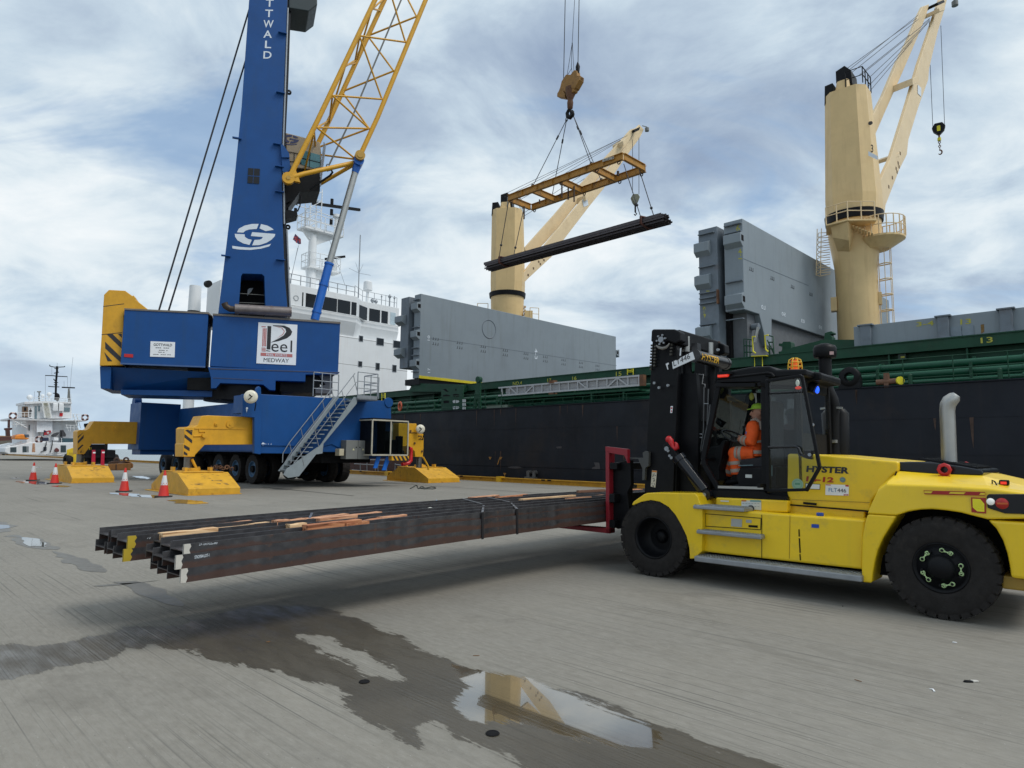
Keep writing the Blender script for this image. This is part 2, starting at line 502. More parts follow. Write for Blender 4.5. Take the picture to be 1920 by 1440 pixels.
def ground():
 us = np.concatenate([[-70, -40, -20, -8, -3], np.arange(0, 11.001, 0.05), [13, 18, 26, 40, 60, 90, 130, 200, 420]])
 ns = np.concatenate([[-400, -120, -60, -30, -12, -5], np.arange(-2.5, 6.501, 0.05), [8, 12, 18, 24, QN]])
 U, Nn = np.meshgrid(us, ns, indexing='ij')
 X = U * EU.x + Nn * EN.x; Y = U * EU.y + Nn * EN.y
 P = np.stack([X.ravel(), Y.ravel()], 1)
 damp = TZ(I4, 0, K('S', '-60,1205 0,1207 75,1209 130,1203 180,1190 250,1175 330,1172 400,1157 440,1140 500,1134 560,1135 620,1142 680,1162 740,1190 800,1220 870,1247 940,1268 1010,1280 1080,1297 1150,1325 1220,1350 1290,1378 1360,1408 1440,1428 1530,1455 1000,1455 960,1425 920,1408 870,1388 800,1362 788,1402 740,1388 700,1362 665,1330 640,1300 600,1280 530,1268 470,1252 400,1237 340,1219 290,1211 250,1216 200,1235 130,1251 70,1265 0,1276 -60,1288'))
 isl = TZ(I4, 0, K('S', '556,1190 600,1192 650,1213 720,1243 752,1262 762,1277 720,1272 690,1264 640,1237 600,1216'))
 pud = TZ(I4, 0, K('S', '858,1247 900,1254 960,1268 1005,1275 1060,1298 1120,1323 1180,1345 1222,1365 1228,1406 1150,1398 1060,1376 1000,1364 940,1356 893,1345 858,1312 880,1287'))
 pud2 = TZ(I4, 0, K('S', '400,1160 470,1143 560,1141 640,1155 700,1185 690,1200 620,1175 560,1165 480,1172'))
 d = np.minimum(sdf(P, damp), -sdf(P, isl))
 pd = sdf(P, pud)
 nu, nn = len(us), len(ns)
 idx = np.arange(nu * nn).reshape(nu, nn)
 f = np.stack([idx[:-1, :-1].ravel(), idx[:-1, 1:].ravel(), idx[1:, 1:].ravel(), idx[1:, :-1].ravel()], 1)
 me = bpy.data.meshes.new('ground')
 me.from_pydata(np.stack([X.ravel(), Y.ravel(), np.zeros(nu * nn)], 1).tolist(), [], f.tolist())
 for nm, v in (('damp', d), ('pud', pd)):
  at = me.attributes.new(nm, 'FLOAT', 'POINT'); at.data.foreach_set('value', np.clip(v, -2, 2).astype(np.float32))
 o = bpy.data.objects.new('ground', me); COL.objects.link(o); o['kind'] = 'structure'
 me.update()
 if me.polygons[0].normal.z < 0: me.flip_normals()
 m = bpy.data.materials.new('quay_concrete'); m.use_nodes = True
 nt = m.node_tree; nt.nodes.clear(); N = nt.nodes.new; L = nt.links.new
 out = N("ShaderNodeOutputMaterial"); b = N("ShaderNodeBsdfPrincipled"); L(b.outputs[0], out.inputs[0])
 tc = N("ShaderNodeTexCoord")
 mp0 = N("ShaderNodeMapping"); mp0.vector_type = 'POINT'; mp0.inputs['Rotation'].default_value = (0, 0, -AQ)   # x -> across, y -> along quay
 L(tc.outputs['Object'], mp0.inputs[0])
 def nz(sc, det, ro, st=(1, 1, 1), dist=0.0):
  mp = N("ShaderNodeMapping"); mp.inputs['Scale'].default_value = st
  L(mp0.outputs[0], mp.inputs[0])
  n = N("ShaderNodeTexNoise"); n.inputs['Scale'].default_value = sc; n.inputs['Detail'].default_value = det; n.inputs['Roughness'].default_value = ro; n.inputs['Distortion'].default_value = dist
  L(mp.outputs[0], n.inputs['Vector']); return n.outputs[0]
 def rng(s, a, b_, c=0.0, d_=1.0, sm=False):
  r_ = N("ShaderNodeMapRange"); r_.inputs[1].default_value = a; r_.inputs[2].default_value = b_; r_.inputs[3].default_value = c; r_.inputs[4].default_value = d_
  if sm: r_.interpolation_type = 'SMOOTHSTEP'
  L(s, r_.inputs[0]); return r_.outputs[0]
 def mth(op, a, b_):
  q = N("ShaderNodeMath"); q.operation = op
  for i, v in enumerate((a, b_)):
   if isinstance(v, (int, float)): q.inputs[i].default_value = v
   else: L(v, q.inputs[i])
  return q.outputs[0]
 def mix(f_, a, b_, mode='MIX'):
  q = N("ShaderNodeMix"); q.data_type = 'RGBA'; q.blend_type = mode
  if isinstance(f_, (int, float)): q.inputs[0].default_value = f_
  else: L(f_, q.inputs[0])
  for s, v in ((q.inputs[6], a), (q.inputs[7], b_)):
   if isinstance(v, tuple): s.default_value = v
   else: L(v, s)
  return q.outputs[2]
 cloud = nz(0.35, 6, 0.6, (1, 0.5, 1))
 mid = nz(2.2, 7, 0.65, (1, 0.35, 1), 0.6)
 fine = nz(22, 5, 0.7, (1, 0.3, 1))
 col = mix(rng(cloud, 0.32, 0.68), (0.165, 0.153, 0.127, 1), (0.262, 0.244, 0.207, 1))
 col = mix(rng(mid, 0.35, 0.7), col, (0.205, 0.193, 0.166, 1))
 col = mix(mth('MULTIPLY', rng(fine, 0.35, 0.7), 0.5), col, (0.31, 0.295, 0.26, 1))
 # broom finish: irregular grooves running along the quay
 gro = nz(1.0, 2, 0.5, (48, 0.16, 1), 0.04)
 gro2 = nz(1.0, 2, 0.5, (17, 0.10, 1), 0.05)
 g = rng(gro, 0.57, 0.66)
 gm = rng(nz(0.5, 3, 0.5), 0.38, 0.60)
 gf = mth('MULTIPLY', mth('MULTIPLY', g, gm), 0.9)
 col = mix(gf, col, (0.12, 0.115, 0.10, 1))
 col = mix(mth('MULTIPLY', rng(gro2, 0.60, 0.68), 0.16), col, (0.14, 0.132, 0.115, 1))
 # old stains and tyre marks
 st = nz(0.9, 8, 0.7, (1, 0.6, 1), 0.8)
 col = mix(mth('MULTIPLY', rng(st, 0.56, 0.70), 0.5), col, (0.13, 0.12, 0.10, 1))
 spk = nz(55, 2, 0.5)
 col = mix(mth('MULTIPLY', rng(spk, 0.69, 0.73), 0.55), col, (0.08, 0.075, 0.065, 1))
 spw = nz(38, 2, 0.5)
 col = mix(mth('MULTIPLY', rng(spw, 0.71, 0.75), 0.5), col, (0.45, 0.44, 0.41, 1))
 ad = N("ShaderNodeAttribute"); ad.attribute_name = 'damp'
 ap = N("ShaderNodeAttribute"); ap.attribute_name = 'pud'
 rag = mth('MULTIPLY', mth('SUBTRACT', nz(3.2, 8, 0.68, (1.6, 0.55, 1)), 0.5), 0.55)
 ragg = mth('MULTIPLY', mth('SUBTRACT', gro, 0.5), 0.10)
 dd = mth('ADD', mth('ADD', ad.outputs['Fac'], rag), ragg)
 dm = rng(dd, -0.005, 0.025, 0, 1, True)
 rim = rng(dd, -0.12, 0.0, 0, 0.25)
 pp = mth('ADD', mth('ADD', ap.outputs['Fac'], mth('MULTIPLY', rag, 0.95)), mth('MULTIPLY', ragg, 1.6))
 pm = rng(pp, -0.03, 0.02, 0, 1, True)
 L(pm, b.inputs['Coat Weight']); b.inputs['Coat IOR'].default_value = 1.75; b.inputs['Coat Roughness'].default_value = 0.01
 dampcol = mix(rng(mid, 0.3, 0.7), (0.052, 0.044, 0.032, 1), (0.086, 0.074, 0.055, 1))
 dampcol = mix(gf, dampcol, (0.05, 0.045, 0.036, 1))
 col = mix(rim, col, (0.16, 0.15, 0.125, 1))
 col = mix(mth('MULTIPLY', dm, 0.95), col, dampcol)
 col = mix(pm, col, mix(rng(nz(2.5, 5, 0.6), 0.35, 0.65), (0.115, 0.088, 0.05, 1), (0.075, 0.062, 0.042, 1)))
 L(col, b.inputs['Base Color'])
 rg = rng(mid, 0.3, 0.7, 0.82, 0.95)
 rd = rng(nz(4, 4, 0.6, (1.5, 0.4, 1)), 0.35, 0.65, 0.28, 0.6)
 mr = N("ShaderNodeMix"); mr.data_type = 'FLOAT'; L(dm, mr.inputs[0]); L(rg, mr.inputs[2]); L(rd, mr.inputs[3])
 mr2 = N("ShaderNodeMix"); mr2.data_type = 'FLOAT'; L(pm, mr2.inputs[0]); L(mr.outputs[0], mr2.inputs[2]); L(rng(nz(5, 4, 0.6), 0.3, 0.7, 0.02, 0.09), mr2.inputs[3])
 L(mr2.outputs[0], b.inputs['Roughness'])
 b.inputs['IOR'].default_value = 1.45
 hgt = mth('ADD', mth('MULTIPLY', gro, -0.7), mth('MULTIPLY', fine, 0.35))
 bp = N("ShaderNodeBump"); bp.inputs['Distance'].default_value = 0.012
 L(hgt, bp.inputs['Height'])
 L(rng(pm, 0, 1, 0.9, 0.03), bp.inputs['Strength'])
 L(bp.outputs[0], b.inputs['Normal'])
 me.materials.append(m)
ground()
def water():
 mb = MB()
 mb.face([(-6000, -3000, -3.4), (9000, -3000, -3.4), (9000, 12000, -3.4), (-6000, 12000, -3.4)])
 m = bpy.data.materials.new('estuary_water'); m.use_nodes = True
 nt = m.node_tree; b = nt.nodes['Principled BSDF']
 b.inputs['Base Color'].default_value = (0.16, 0.20, 0.20, 1); b.inputs['Roughness'].default_value = 0.25
 n = nt.nodes.new("ShaderNodeTexNoise"); n.inputs['Scale'].default_value = 0.5; n.inputs['Detail'].default_value = 6
 tc = nt.nodes.new("ShaderNodeTexCoord"); bp = nt.nodes.new("ShaderNodeBump"); bp.inputs['Strength'].default_value = 0.5; bp.inputs['Distance'].default_value = 0.3
 nt.links.new(tc.outputs['Object'], n.inputs['Vector']); nt.links.new(n.outputs[0], bp.inputs['Height']); nt.links.new(bp.outputs[0], b.inputs['Normal'])
 o = mb.build('water', m); o['kind'] = 'structure'
water()
def quay():
 QW = mat('quay_wall', (0.13, 0.12, 0.10), 0.85, var=0.2)
 mb = MB(SH); mb.box(-420, 70, QN - 1.5, QN - 0.002, -6, -0.006)
 o = mb.build('quay_wall', QW); o['kind'] = 'structure'
quay()
def slots():
 D = mat('slot_dark', (0.035, 0.030, 0.024), 0.7, var=0.3)
 for px0, px1, w in (((667, 901), (960, 922), 0.10), ((473, 914), (684, 929), 0.16)):
  a, b = hit(SH, 2, 0, *px0), hit(SH, 2, 0, *px1)
  y = (a.y + b.y) / 2
  mb = MB(SH)
  n = 30; x0, x1 = (a.x, b.x) if w > 0.12 else (-330, 40)
  top = [(x0 + (x1 - x0) * i / n, y + w / 2 * random.uniform(0.6, 1.0)) for i in range(n + 1)]
  bot = [(x0 + (x1 - x0) * i / n, y - w / 2 * random.uniform(0.6, 1.0)) for i in range(n, -1, -1)]
  mb.face([(p[0], p[1], 0.004) for p in top + bot])
  o = mb.build('rail_slot', D); o['kind'] = 'structure'
slots()
def puddles():
 PW = mat('puddle_water', (0.12, 0.12, 0.11), 0.03, var=0.1, rvar=0)
 PB = mat('muddy_puddle', (0.13, 0.075, 0.02), 0.04, var=0.15, rvar=0)
 DM = mat('damp_concrete', (0.115, 0.108, 0.092), 0.45, var=0.15, scale=4)
 data = [(DM, 'S', '-20,975 30,985 20,996 -20,1000'), (DM, 'S', '18,1003 70,1008 100,1020 110,1030 70,1030 30,1018'), (PW, 'S', '30,1006 62,1008 86,1018 88,1026 60,1024'), (PW, 'S', '-20,982 14,985 20,990 -20,994'),
  (DM, 'S', '95,1033 140,1042 178,1056 197,1073 160,1071 120,1055'), (DM, 'S', '212,1091 262,1088 300,1103 330,1120 352,1140 300,1128 255,1112 235,1098'), (DM, 'S', '176,1099 232,1093 300,1088 312,1086 240,1096'),
  (PW, 'A4', '130,1162 210,1157 350,1162 430,1170 440,1190 330,1192 220,1180 150,1170'), (PW, 'A4', '95,1134 150,1130 190,1136 150,1144'), (PB, 'A4', '470,1206 540,1200 640,1206 620,1216 520,1216'),
  (PW, 'A4', '985,1268 1080,1266 1240,1278 1260,1305 1190,1302 1090,1288 1010,1278'), (PB, 'A4', '1235,1285 1400,1288 1440,1300 1390,1316 1260,1306'), (PB, 'A4', '1500,1336 1600,1328 1740,1332 1860,1352 1870,1362 1750,1370 1620,1362'),
  (PW, 'A4', '1180,1115 1290,1118 1350,1136 1330,1144 1220,1130'), (PW, 'A4', '310,1034 360,1032 380,1037 330,1042')]
 for m, c, s in data:
  pts = TZ(I4, 0.004 if m is not DM else 0.004, K(c, s))
  out = []
  n = len(pts)
  for i in range(n):
   a, b = Vector(pts[i]), Vector(pts[(i + 1) % n])
   k = 6
   for j in range(k):
    p = a.lerp(b, j / k)
    q = noise.noise(Vector((p.x * 2.3, p.y * 2.3, 0))) * 0.16 * min(1.5, (b - a).length)
    d = (b - a).normalized()
    out.append((p.x - d.y * q, p.y + d.x * q))
  mb = MB()
  mb.face([(p[0], p[1], 0.004 if m is DM else 0.008) for p in out])
  o = mb.build('damp_patch' if m is DM else 'puddle', m); o['kind'] = 'structure'
puddles()
def kerbs():
 # steel kerb beam along the quay edge, in lengths, with brackets
 x0, x1 = -330, 66
 segs = []
 L_ = 12.0
 x = x1
 while x > x0:
  segs.append((x - L_ + 0.04, x)); x -= L_ if x > -90 else 60.0; L_ = 12.0 if x > -90 else 60.0
 root = thing('quay_kerb', 'low yellow steel kerb beam running along the quay edge', 'kerb', SH @ Vector((0, QN, 0)))
 mb = MB(SH); mc = MB(SH); md = MB(SH)
 y = QN - 0.45
 for a, b in segs:
  mb.box(a, b, y, y + 0.34, 0.24, 0.28); mb.box(a, b, y + 0.14, y + 0.2, 0.0, 0.24); mb.box(a, b, y, y + 0.34, 0.001, 0.03)
  mc = MB(SH); mc.box(b - 0.12, b + 0.28, y - 0.04, y + 0.36, 0.0, 0.33)
  if b > -110: mc.build('bracket', mat('bracket_yellow', (0.68, 0.38, 0.01), 0.5), root)
  for t in (0.3, 0.34, 0.7): md.box(a + (b - a) * t, a + (b - a) * t + 0.3, y - 0.004, y, 0.2, 0.283)
 mb.build('beam', YELK, root); md.build('slot', BLKM, root)
kerbs()
# ================================================================== BULK CARRIER
NH = 30.8          # hull side (n)
ZH = 4.72          # hull top above the quay
NC = 45.8          # centre line
def bulk_carrier():
 S = thing('bulk_carrier', 'black hulled bulk carrier with green deck, cream deck cranes and raised grey hatch covers', 'ship', W(30, NC, 0))
 def plan(off):
  return [(40, NH - off), (-72, NH - off), (-84, NH + 2), (-92, NH + 7), (-92, 2 * NC - NH - 7), (-84, 2 * NC - NH - 2), (-72, 2 * NC - NH + off), (40, 2 * NC - NH + off)]
 hull = MB(SH); hull.prism(plan(0), 0.9, ZH, 'z'); h = hull.build('hull', HULL, S, bevel=0.03)
 b = MB(SH); b.prism(plan(-0.02), -8, 0.9, 'z'); b.build('boot_topping', HULL, h)
 b = MB(SH); b.prism([(-40.0, 0.15), (-43.5, 1.9), (-76, 2.6), (-76, -3.3), (-40, -3.3)], NH - 0.03, NH + 0.4); b.build('boot_topping', BOOT, h)
 b = MB(SH); b.box(-70, 40, NH + 0.2, 2 * NC - NH - 0.2, ZH - 0.3, ZH - 0.05); b.build('deck', GREEN, S)
 # gunwale plate and hull marks
 b = MB(SH); b.box(-72, 40, NH - 0.05, NH + 0.10, ZH, ZH + 0.05); b.build('gunwale', HULL, h)
 mk = MB(SH)
 for px, py in ((919, 857.5), (939, 857.5), (946.5, 887.5)):
  q = hit(SH, 1, NH - 0.01, px, py)
  mk.box(q.x - 0.11, q.x + 0.11, NH - 0.02, NH - 0.002, q.z - 0.02, q.z + 0.02)
  mk.prism([(q.x - 0.08, q.z - 0.06), (q.x + 0.08, q.z - 0.06), (q.x, q.z - 0.15)], NH - 0.02, NH - 0.002)
 a = P3(SH, 1, NH - 0.01, [(937, 859), (933, 871)]); mk.tube([a[0], a[1]], 0.025, 6)
 mk.build('hull_mark', mat('mark_orange', (0.55, 0.25, 0.04), 0.6), h)
 # outlet fittings low on the hull
 o_ = MB(SH)
 for px in (992, 1003):
  q = hit(SH, 1, NH - 0.12, px, 886)
  o_.cyl((q.x, NH + 0.1, q.z), (q.x, NH - 0.25, q.z), 0.13, 0.13, 12)
  o_.cyl((q.x, NH - 0.2, q.z), (q.x, NH - 0.2, q.z - 0.5), 0.11, 0.13, 12)
 q = hit(SH, 1, NH - 0.1, 997, 895); o_.box(q.x - 0.42, q.x + 0.42, NH - 0.35, NH, q.z - 0.25, q.z + 0.03)
 o_.build('overboard_outlet', mat('outlet_grey', (0.09, 0.085, 0.08), 0.6), h, bevel=0.02)
 # plate seams, rust runs
 for z in (1.9, 3.35): m = MB(SH); m.box(-72, 40, NH - 0.012, NH, z, z + 0.035); m.build('plate_seam', HULL, h)
 rr_ = random.Random(4); rs = mat('rust_run', (0.060, 0.034, 0.024), 0.75, var=0.4, scale=5)
 for k in range(34):
  x = rr_.uniform(-44, -1); z1 = rr_.choice((ZH - 0.05, 3.35, 1.9)); l = rr_.uniform(0.4, 1.5); w = rr_.uniform(0.02, 0.07)
  m = MB(SH); m.face([(x - w, NH - 0.014, z1), (x + w, NH - 0.014, z1), (x + w * 0.5, NH - 0.014, z1 - l * 0.6), (x + 0.005, NH - 0.014, z1 - l), (x - w * 0.6, NH - 0.014, z1 - l * 0.55)]); m.build('rust_run', rs, h)
 # scuffs on plating
 sc = mat('plate_scuff', (0.055, 0.05, 0.052), 0.7, var=0.3)
 for c, s in (('D4', '555,212 640,205 690,212 730,228 640,232 560,226'), ('D4', '1520,160 1580,165 1592,235 1500,238 1500,222 1540,205'), ('B8', '780,1045 830,1040 830,1058 790,1060')):
  m = MB(SH); m.prism(TY(SH, NH - 0.006, K(c, s)), NH - 0.006, NH); m.build('scuff', sc, h)
 # gangway fence low at the stern side
 # ---- hatch coaming with its top flange
 yc = 33.9
 zt = TY(SH, yc - 0.5, [(1217, 688)])[0][1]
 zt = (TY(SH, yc - 0.55, [(1217, 688)])[0][1] + TY(SH, yc - 0.55, [(1900, 623)])[0][1]) / 2
 cm_ = MB(SH)
 cm_.box(-62, -22, yc, yc + 0.3, ZH, zt - 0.42); cm_.box(-22, 40, yc, yc + 0.3, ZH, zt - 0.42)
 for x in range(-60, 40, 3): cm_.box(x, x + 0.06, yc - 0.42, yc, ZH, zt - 0.42)
 cm_.build('hatch_coaming', GREEN, S)
 fl = MB(SH); fl.box(-61, 40, yc - 0.5, yc + 0.5, zt - 0.46, zt)
 fl.box(-61.1, 40, yc - 0.55, yc - 0.3, zt, zt + 0.05)
 flo = fl.build('coaming_rail', GREEN, S)
 lt = MB(SH)
 def onrail(px, py, t, w, h=0.24):
  q = hit(SH, 1, yc - 0.512, px, py)
  lt = MB(SH); letter(lt, t, (q.x - w / 2, yc - 0.512, q.z - h / 2), (q.x + w / 2, yc - 0.512, q.z - h / 2), (q.x - w / 2, yc - 0.512, q.z + h / 2), 0.02)
  lt.build('lettering', TXTY, flo)
 onrail(970, 718.5, 'NO.4', 0.9); onrail(1030, 713, '17', 0.35); onrail(1077, 709, '16', 0.35); onrail(1160, 701, '15', 0.42, 0.28); onrail(873, 728, '18', 0.35)
 onrail(1850, 637.5, '13', 0.42)
 # green wedge blocks at the hatch ends, panel box and posts near the stern hatch
 g = MB(SH)
 g.prism(TY(SH, yc - 0.9, K('A6', '985,262 1015,205 1075,186 1440,196 1480,200 1480,262')), yc - 0.9, yc - 0.5)
 g.prism(TY(SH, NH + 0.6, K('A6', '1283,252 1283,432 1478,420 1478,205 1430,198')), NH + 0.6, NH + 0.7)
 g.build('hatch_end_bracket', GREEN, S, bevel=0.01)
 for s in ('1300,292 1330,286 1362,292 1362,304 1330,308 1300,304', '1388,286 1410,280 1444,286 1444,304 1410,308 1388,304', '1300,240 1325,236 1350,262 1330,262', '1410,236 1420,236 1420,252 1410,252', '1302,345 1330,338 1355,345 1350,362 1306,366'):
  hl = MB(SH); hl.prism(TY(SH, NH + 0.594, K('A6', s)), NH + 0.588, NH + 0.597); hl.build('opening', BLKM, S)
 for s in ('1386,343 1405,336 1440,340 1446,352 1430,362 1390,363', '1386,398 1405,391 1440,394 1446,406 1430,418 1390,419'):
  hl = MB(SH); hl.prism(TY(SH, NH + 0.594, K('A6', s)), NH + 0.588, NH + 0.597); hl.build('opening', mat('opening_white', (0.6, 0.62, 0.62), 0.6), S, label='white opening in the green bracket')
 hl = MB(SH)
 for i in range(2):
  for j in range(3):
   x, y = 1474 + i * 17, 330 + j * 32
   hl.prism(TY(SH, NH + 0.594, K('A6', '%d,%d %d,%d %d,%d %d,%d' % (x, y, x + 13, y, x + 13, y + 26, x, y + 26))), NH + 0.588, NH + 0.597)
 hl.build('opening', mat('opening_white', (0.6, 0.62, 0.62), 0.6), S, label='white opening in the green bracket')
 g = MB(SH)
 g.prism(TY(SH, NH + 0.3, K('A6', '1563,425 1600,160 1618,140 1636,150 1632,200 1634,425 1616,425 1612,330 1596,330 1590,425')), NH + 0.3, NH + 0.42)
 q = hit(SH, 1, NH + 0.3, *K('A6', '1617,152')[0]); g.cyl((q.x, NH + 0.22, q.z), (q.x, NH + 0.5, q.z), 0.22, 0.22, 14)
 g.build('derrick_post', GREEN, S, bevel=0.01)
 # deck pipes along the side
 pi_ = (('pipe', 31.9, ZH + 0.55, 0.14), ('pipe', 31.7, ZH + 0.2, 0.11), ('pipe', 32.2, ZH + 0.95, 0.15), ('pipe', 32.8, ZH + 0.45, 0.2))
 for nm, y, z, r in pi_:
  m = MB(SH); m.tube([(-62, y, z), (40, y, z)], r, 12)
  x = -60
  while x < 40:
   m.cyl((x, y, z), (x + 0.05, y, z), r + 0.05, n=12); x += 5.1
  m.build('deck_pipe', GREENL, S)
 x = -60.0
 while x < 40:
  sp = MB(SH); sp.box(x, x + 0.12, 31.5, 33.3, ZH + 0.02, ZH + 0.1); sp.box(x, x + 0.1, 31.6, 31.7, ZH, ZH + 0.9); sp.box(x, x + 0.1, 32.35, 32.5, ZH, ZH + 1.2); x += 3.4; sp.build('pipe_support', GREEN, S)
 # rail on the edge of the deck
 rl = MB(SH)
 rl.rail([(-66, NH + 0.15, ZH), (-31.6, NH + 0.15, ZH)], 1.1, 0.018, (1.0, 0.75, 0.5, 0.25), 1.6)
 rl.rail([(-30.9, NH + 0.15, ZH), (-18.5, NH + 0.15, ZH)], 0.45, 0.018, (1.0, 0.5), 1.6)
 rl.rail([(-18.4, NH + 0.15, ZH), (40, NH + 0.15, ZH)], 1.12, 0.018, (1.0, 0.55, 0.28, 0.12), 1.75)
 rl.build('deck_railing', GREEN, S)
 # roller fairlead, life ring, small deck fittings
 f = MB(SH)
 q = hit(SH, 1, NH + 0.1, 1594, 708)
 f.lathe((q.x, NH - 0.08, q.z + 0.02), (0, 1, 0), [(0.20, 0.0), (0.42, 0.0), (0.44, 0.1), (0.42, 0.34), (0.20, 0.34), (0.15, 0.2), (0.20, 0.0)], 24)
 f.prism([(q.x - 0.44, ZH + 0.02), (q.x - 0.44, q.z), (q.x - 0.3, q.z - 0.1), (q.x - 0.3, q.z - 0.26), (q.x + 0.3, q.z - 0.26), (q.x + 0.3, q.z - 0.1), (q.x + 0.44, q.z), (q.x + 0.46, ZH + 0.02)], NH - 0.06, NH + 0.24)
 f.build('fairlead', BLK, S)
 f = MB(SH); q = hit(SH, 1, NH - 0.1, 1685.5, 713)
 f.cyl((q.x - 0.03, NH + 0.1, q.z), (q.x + 0.03, NH + 0.05, q.z), 0.17, n=20); f.build('valve_cover', SAFY, S)
 f = MB(SH); f.cyl((q.x - 0.9, NH + 0.1, q.z - 0.02), (q.x - 0.04, NH + 0.1, q.z), 0.12, n=12); f.box(q.x - 0.6, q.x - 0.42, NH, NH + 0.2, q.z - 0.25, q.z + 0.35)
 f.build('valve', mat('valve_rust', (0.14, 0.07, 0.04), 0.7), S)
 for px in (1707, 1876):
  f = MB(SH); q = hit(SH, 1, NH + 0.1, px, 715); f.cyl((q.x, NH + 0.1, ZH), (q.x, NH + 0.1, ZH + 0.42), 0.08, n=12); f.sphere((q.x, NH + 0.1, ZH + 0.42), 0.08, 10, 6); f.build('vent_pipe', GREEN, S)
 f = MB(SH); q = hit(SH, 1, NH + 0.05, 750, 762)
 f.lathe((q.x, NH + 0.05, q.z), (0.3, 1, 0), [(0.26, -0.05), (0.38, -0.05), (0.40, 0), (0.38, 0.05), (0.26, 0.05), (0.24, 0), (0.26, -0.05)], 24)
 f.build('life_ring', mat('ring_orange', (0.55, 0.10, 0.04), 0.5), S)
 bx = MB(SH); q = P3(SH, 1, NH + 0.3, K('A6', '1695,415 1885,400')); bx.box(q[0].x, q[1].x, NH + 0.25, NH + 0.9, ZH + 0.05, ZH + 0.25); bx.build('deck_locker', GREENP, S)
 bx = MB(SH); q = P3(SH, 1, yc - 0.2, K('B7', '790,590 862,640')); bx.box(q[0].x, q[1].x, yc - 0.3, yc, q[1].z, q[0].z); bx.build('junction_box', mat('box_dark_green', (0.02, 0.045, 0.03), 0.5), S)
 bx = MB(SH); q = P3(SH, 1, yc - 0.31, K('B7', '810,615 845,627')); bx.box(q[0].x, q[1].x, yc - 0.312, yc - 0.305, q[1].z, q[0].z); bx.build('label_plate', TXTY, S)
 # yellow access ladders on the coaming and the green/yellow hatch ladder frames
 yl = MB(SH)
 for c_, s_, y_ in (('B3', '1676,857 1676,815 1718,813 1718,855', yc - 0.6), ('A6', '748,345 748,275 778,275 778,345', NH + 0.3)):
  q = P3(SH, 1, y_, K(c_, s_)); yl.tube(q, 0.035, 6)
  yl.tube([(q[0] + q[1]) / 2, (q[2] + q[3]) / 2], 0.03, 6); yl.tube([q[0] * 0.25 + q[1] * 0.75, q[2] * 0.75 + q[3] * 0.25], 0.03, 6)
 q = P3(SH, 1, yc - 0.65, K('C1', '1417,470 1415,330 1485,330 1487,470')); yl.tube(q, 0.025, 6)
 q = P3(SH, 1, yc - 0.65, K('C1', '1395,328 1530,322')); yl.bar(q[0], q[1], 0.3, 0.04)
 for s in ('1425,300 1402,280 1396,150 1422,150', '1538,285 1516,265 1508,140 1540,135'):
  q = P3(SH, 1, yc - 0.4, K('C1', s)); yl.tube(q, 0.04, 8)
 yl.build('access_ladder', SAFY, S)
 for s in ('1322,345 1318,170 1400,178', '1345,345 1340,185', '1375,345 1372,185', '1320,230 1395,235', '1320,290 1395,290', '1590,330 1582,150 1545,140', '1555,325 1545,240', '1582,200 1548,200', '1585,260 1550,260', '1600,325 1530,180', '1560,330 1520,240'):
  gl = MB(SH); q = P3(SH, 1, yc + 0.1, K('C1', s)); gl.tube(q, 0.035, 6); gl.build('ladder_frame', GREEN, S)
 gl = MB(SH); gl.prism(TY(SH, yc + 0.6, K('C1', '1660,315 1660,300 1632,300 1632,285 1662,280 1664,235 1632,232 1634,212 1662,212 1672,196 1735,194 1742,205 1742,315')), yc + 0.6, yc + 1.1); gl.build('hatch_stopper', GREEN, S)
 gl = MB(SH); gl.prism(TY(SH, yc + 0.1, K('B7', '120,465 128,405 160,395 185,388 197,400 192,412 175,412 178,428 190,440 190,465')), yc + 0.1, yc + 0.6); gl.build('hatch_stopper', GREEN, S)
 # green cheek plates beside hatch three
 cp = MB(SH); cp.prism(TY(SH, yc - 0.1, K('B7', '120,462 200,465 1015,467 1015,480 560,560 -300,640 -260,560')), yc - 0.1, yc + 0.25); cp.build('coaming_cheek', GREEN, S)
 # ---- gangway stowed along the side
 y = NH + 0.35
 q = P3(SH, 1, y, K('B8', '260,595 1530,497 1525,402 262,517'))
 zb, ztp = (q[0].z + q[1].z) / 2, (q[2].z + q[3].z) / 2
 x0, x1 = q[0].x, q[1].x
 lb = zb + 0.06
 m = MB(SH); m.box(x0 + 0.6, x1 - 0.1, y + 0.12, y + 0.16, lb + 0.05, ztp - 0.06)
 al = m.build('gangway_ladder', mat('ladder_panel', (0.33, 0.335, 0.34), 0.6, 0.1, var=0.12, scale=3), S, label='grey aluminium gangway stowed along the deck edge')
 fr = MB(SH)
 for z in (lb, ztp): fr.box(x0, x1, y, y + 0.12, z - 0.05, z + 0.05)
 n = 15
 for i in range(n + 1):
  x = x0 + 0.3 + (x1 - x0 - 0.35) * i / n
  fr.box(x - 0.035, x + 0.035, y + 0.01, y + 0.1, lb, ztp)
  if i in (1, 9): fr.bar((x, y + 0.03, ztp), (x + (x1 - x0) / n, y + 0.03, lb), 0.05, 0.08)
  if i in (3, 12): fr.bar((x, y + 0.03, lb), (x + (x1 - x0) / n, y + 0.03, ztp), 0.05, 0.08)
  if i == 13: fr.bar((x, y + 0.03, ztp), (x + (x1 - x0) / n, y + 0.03, lb), 0.05, 0.08)
 for k in (0.33, 0.66): fr.box(x0 + 0.6, x1 - 0.1, y + 0.10, y + 0.125, lb + (ztp - lb) * k - 0.01, lb + (ztp - lb) * k + 0.01)
 fr.build('frame', ALUM, al)
 m = MB(SH); xm = x0 + (x1 - x0) * 0.425
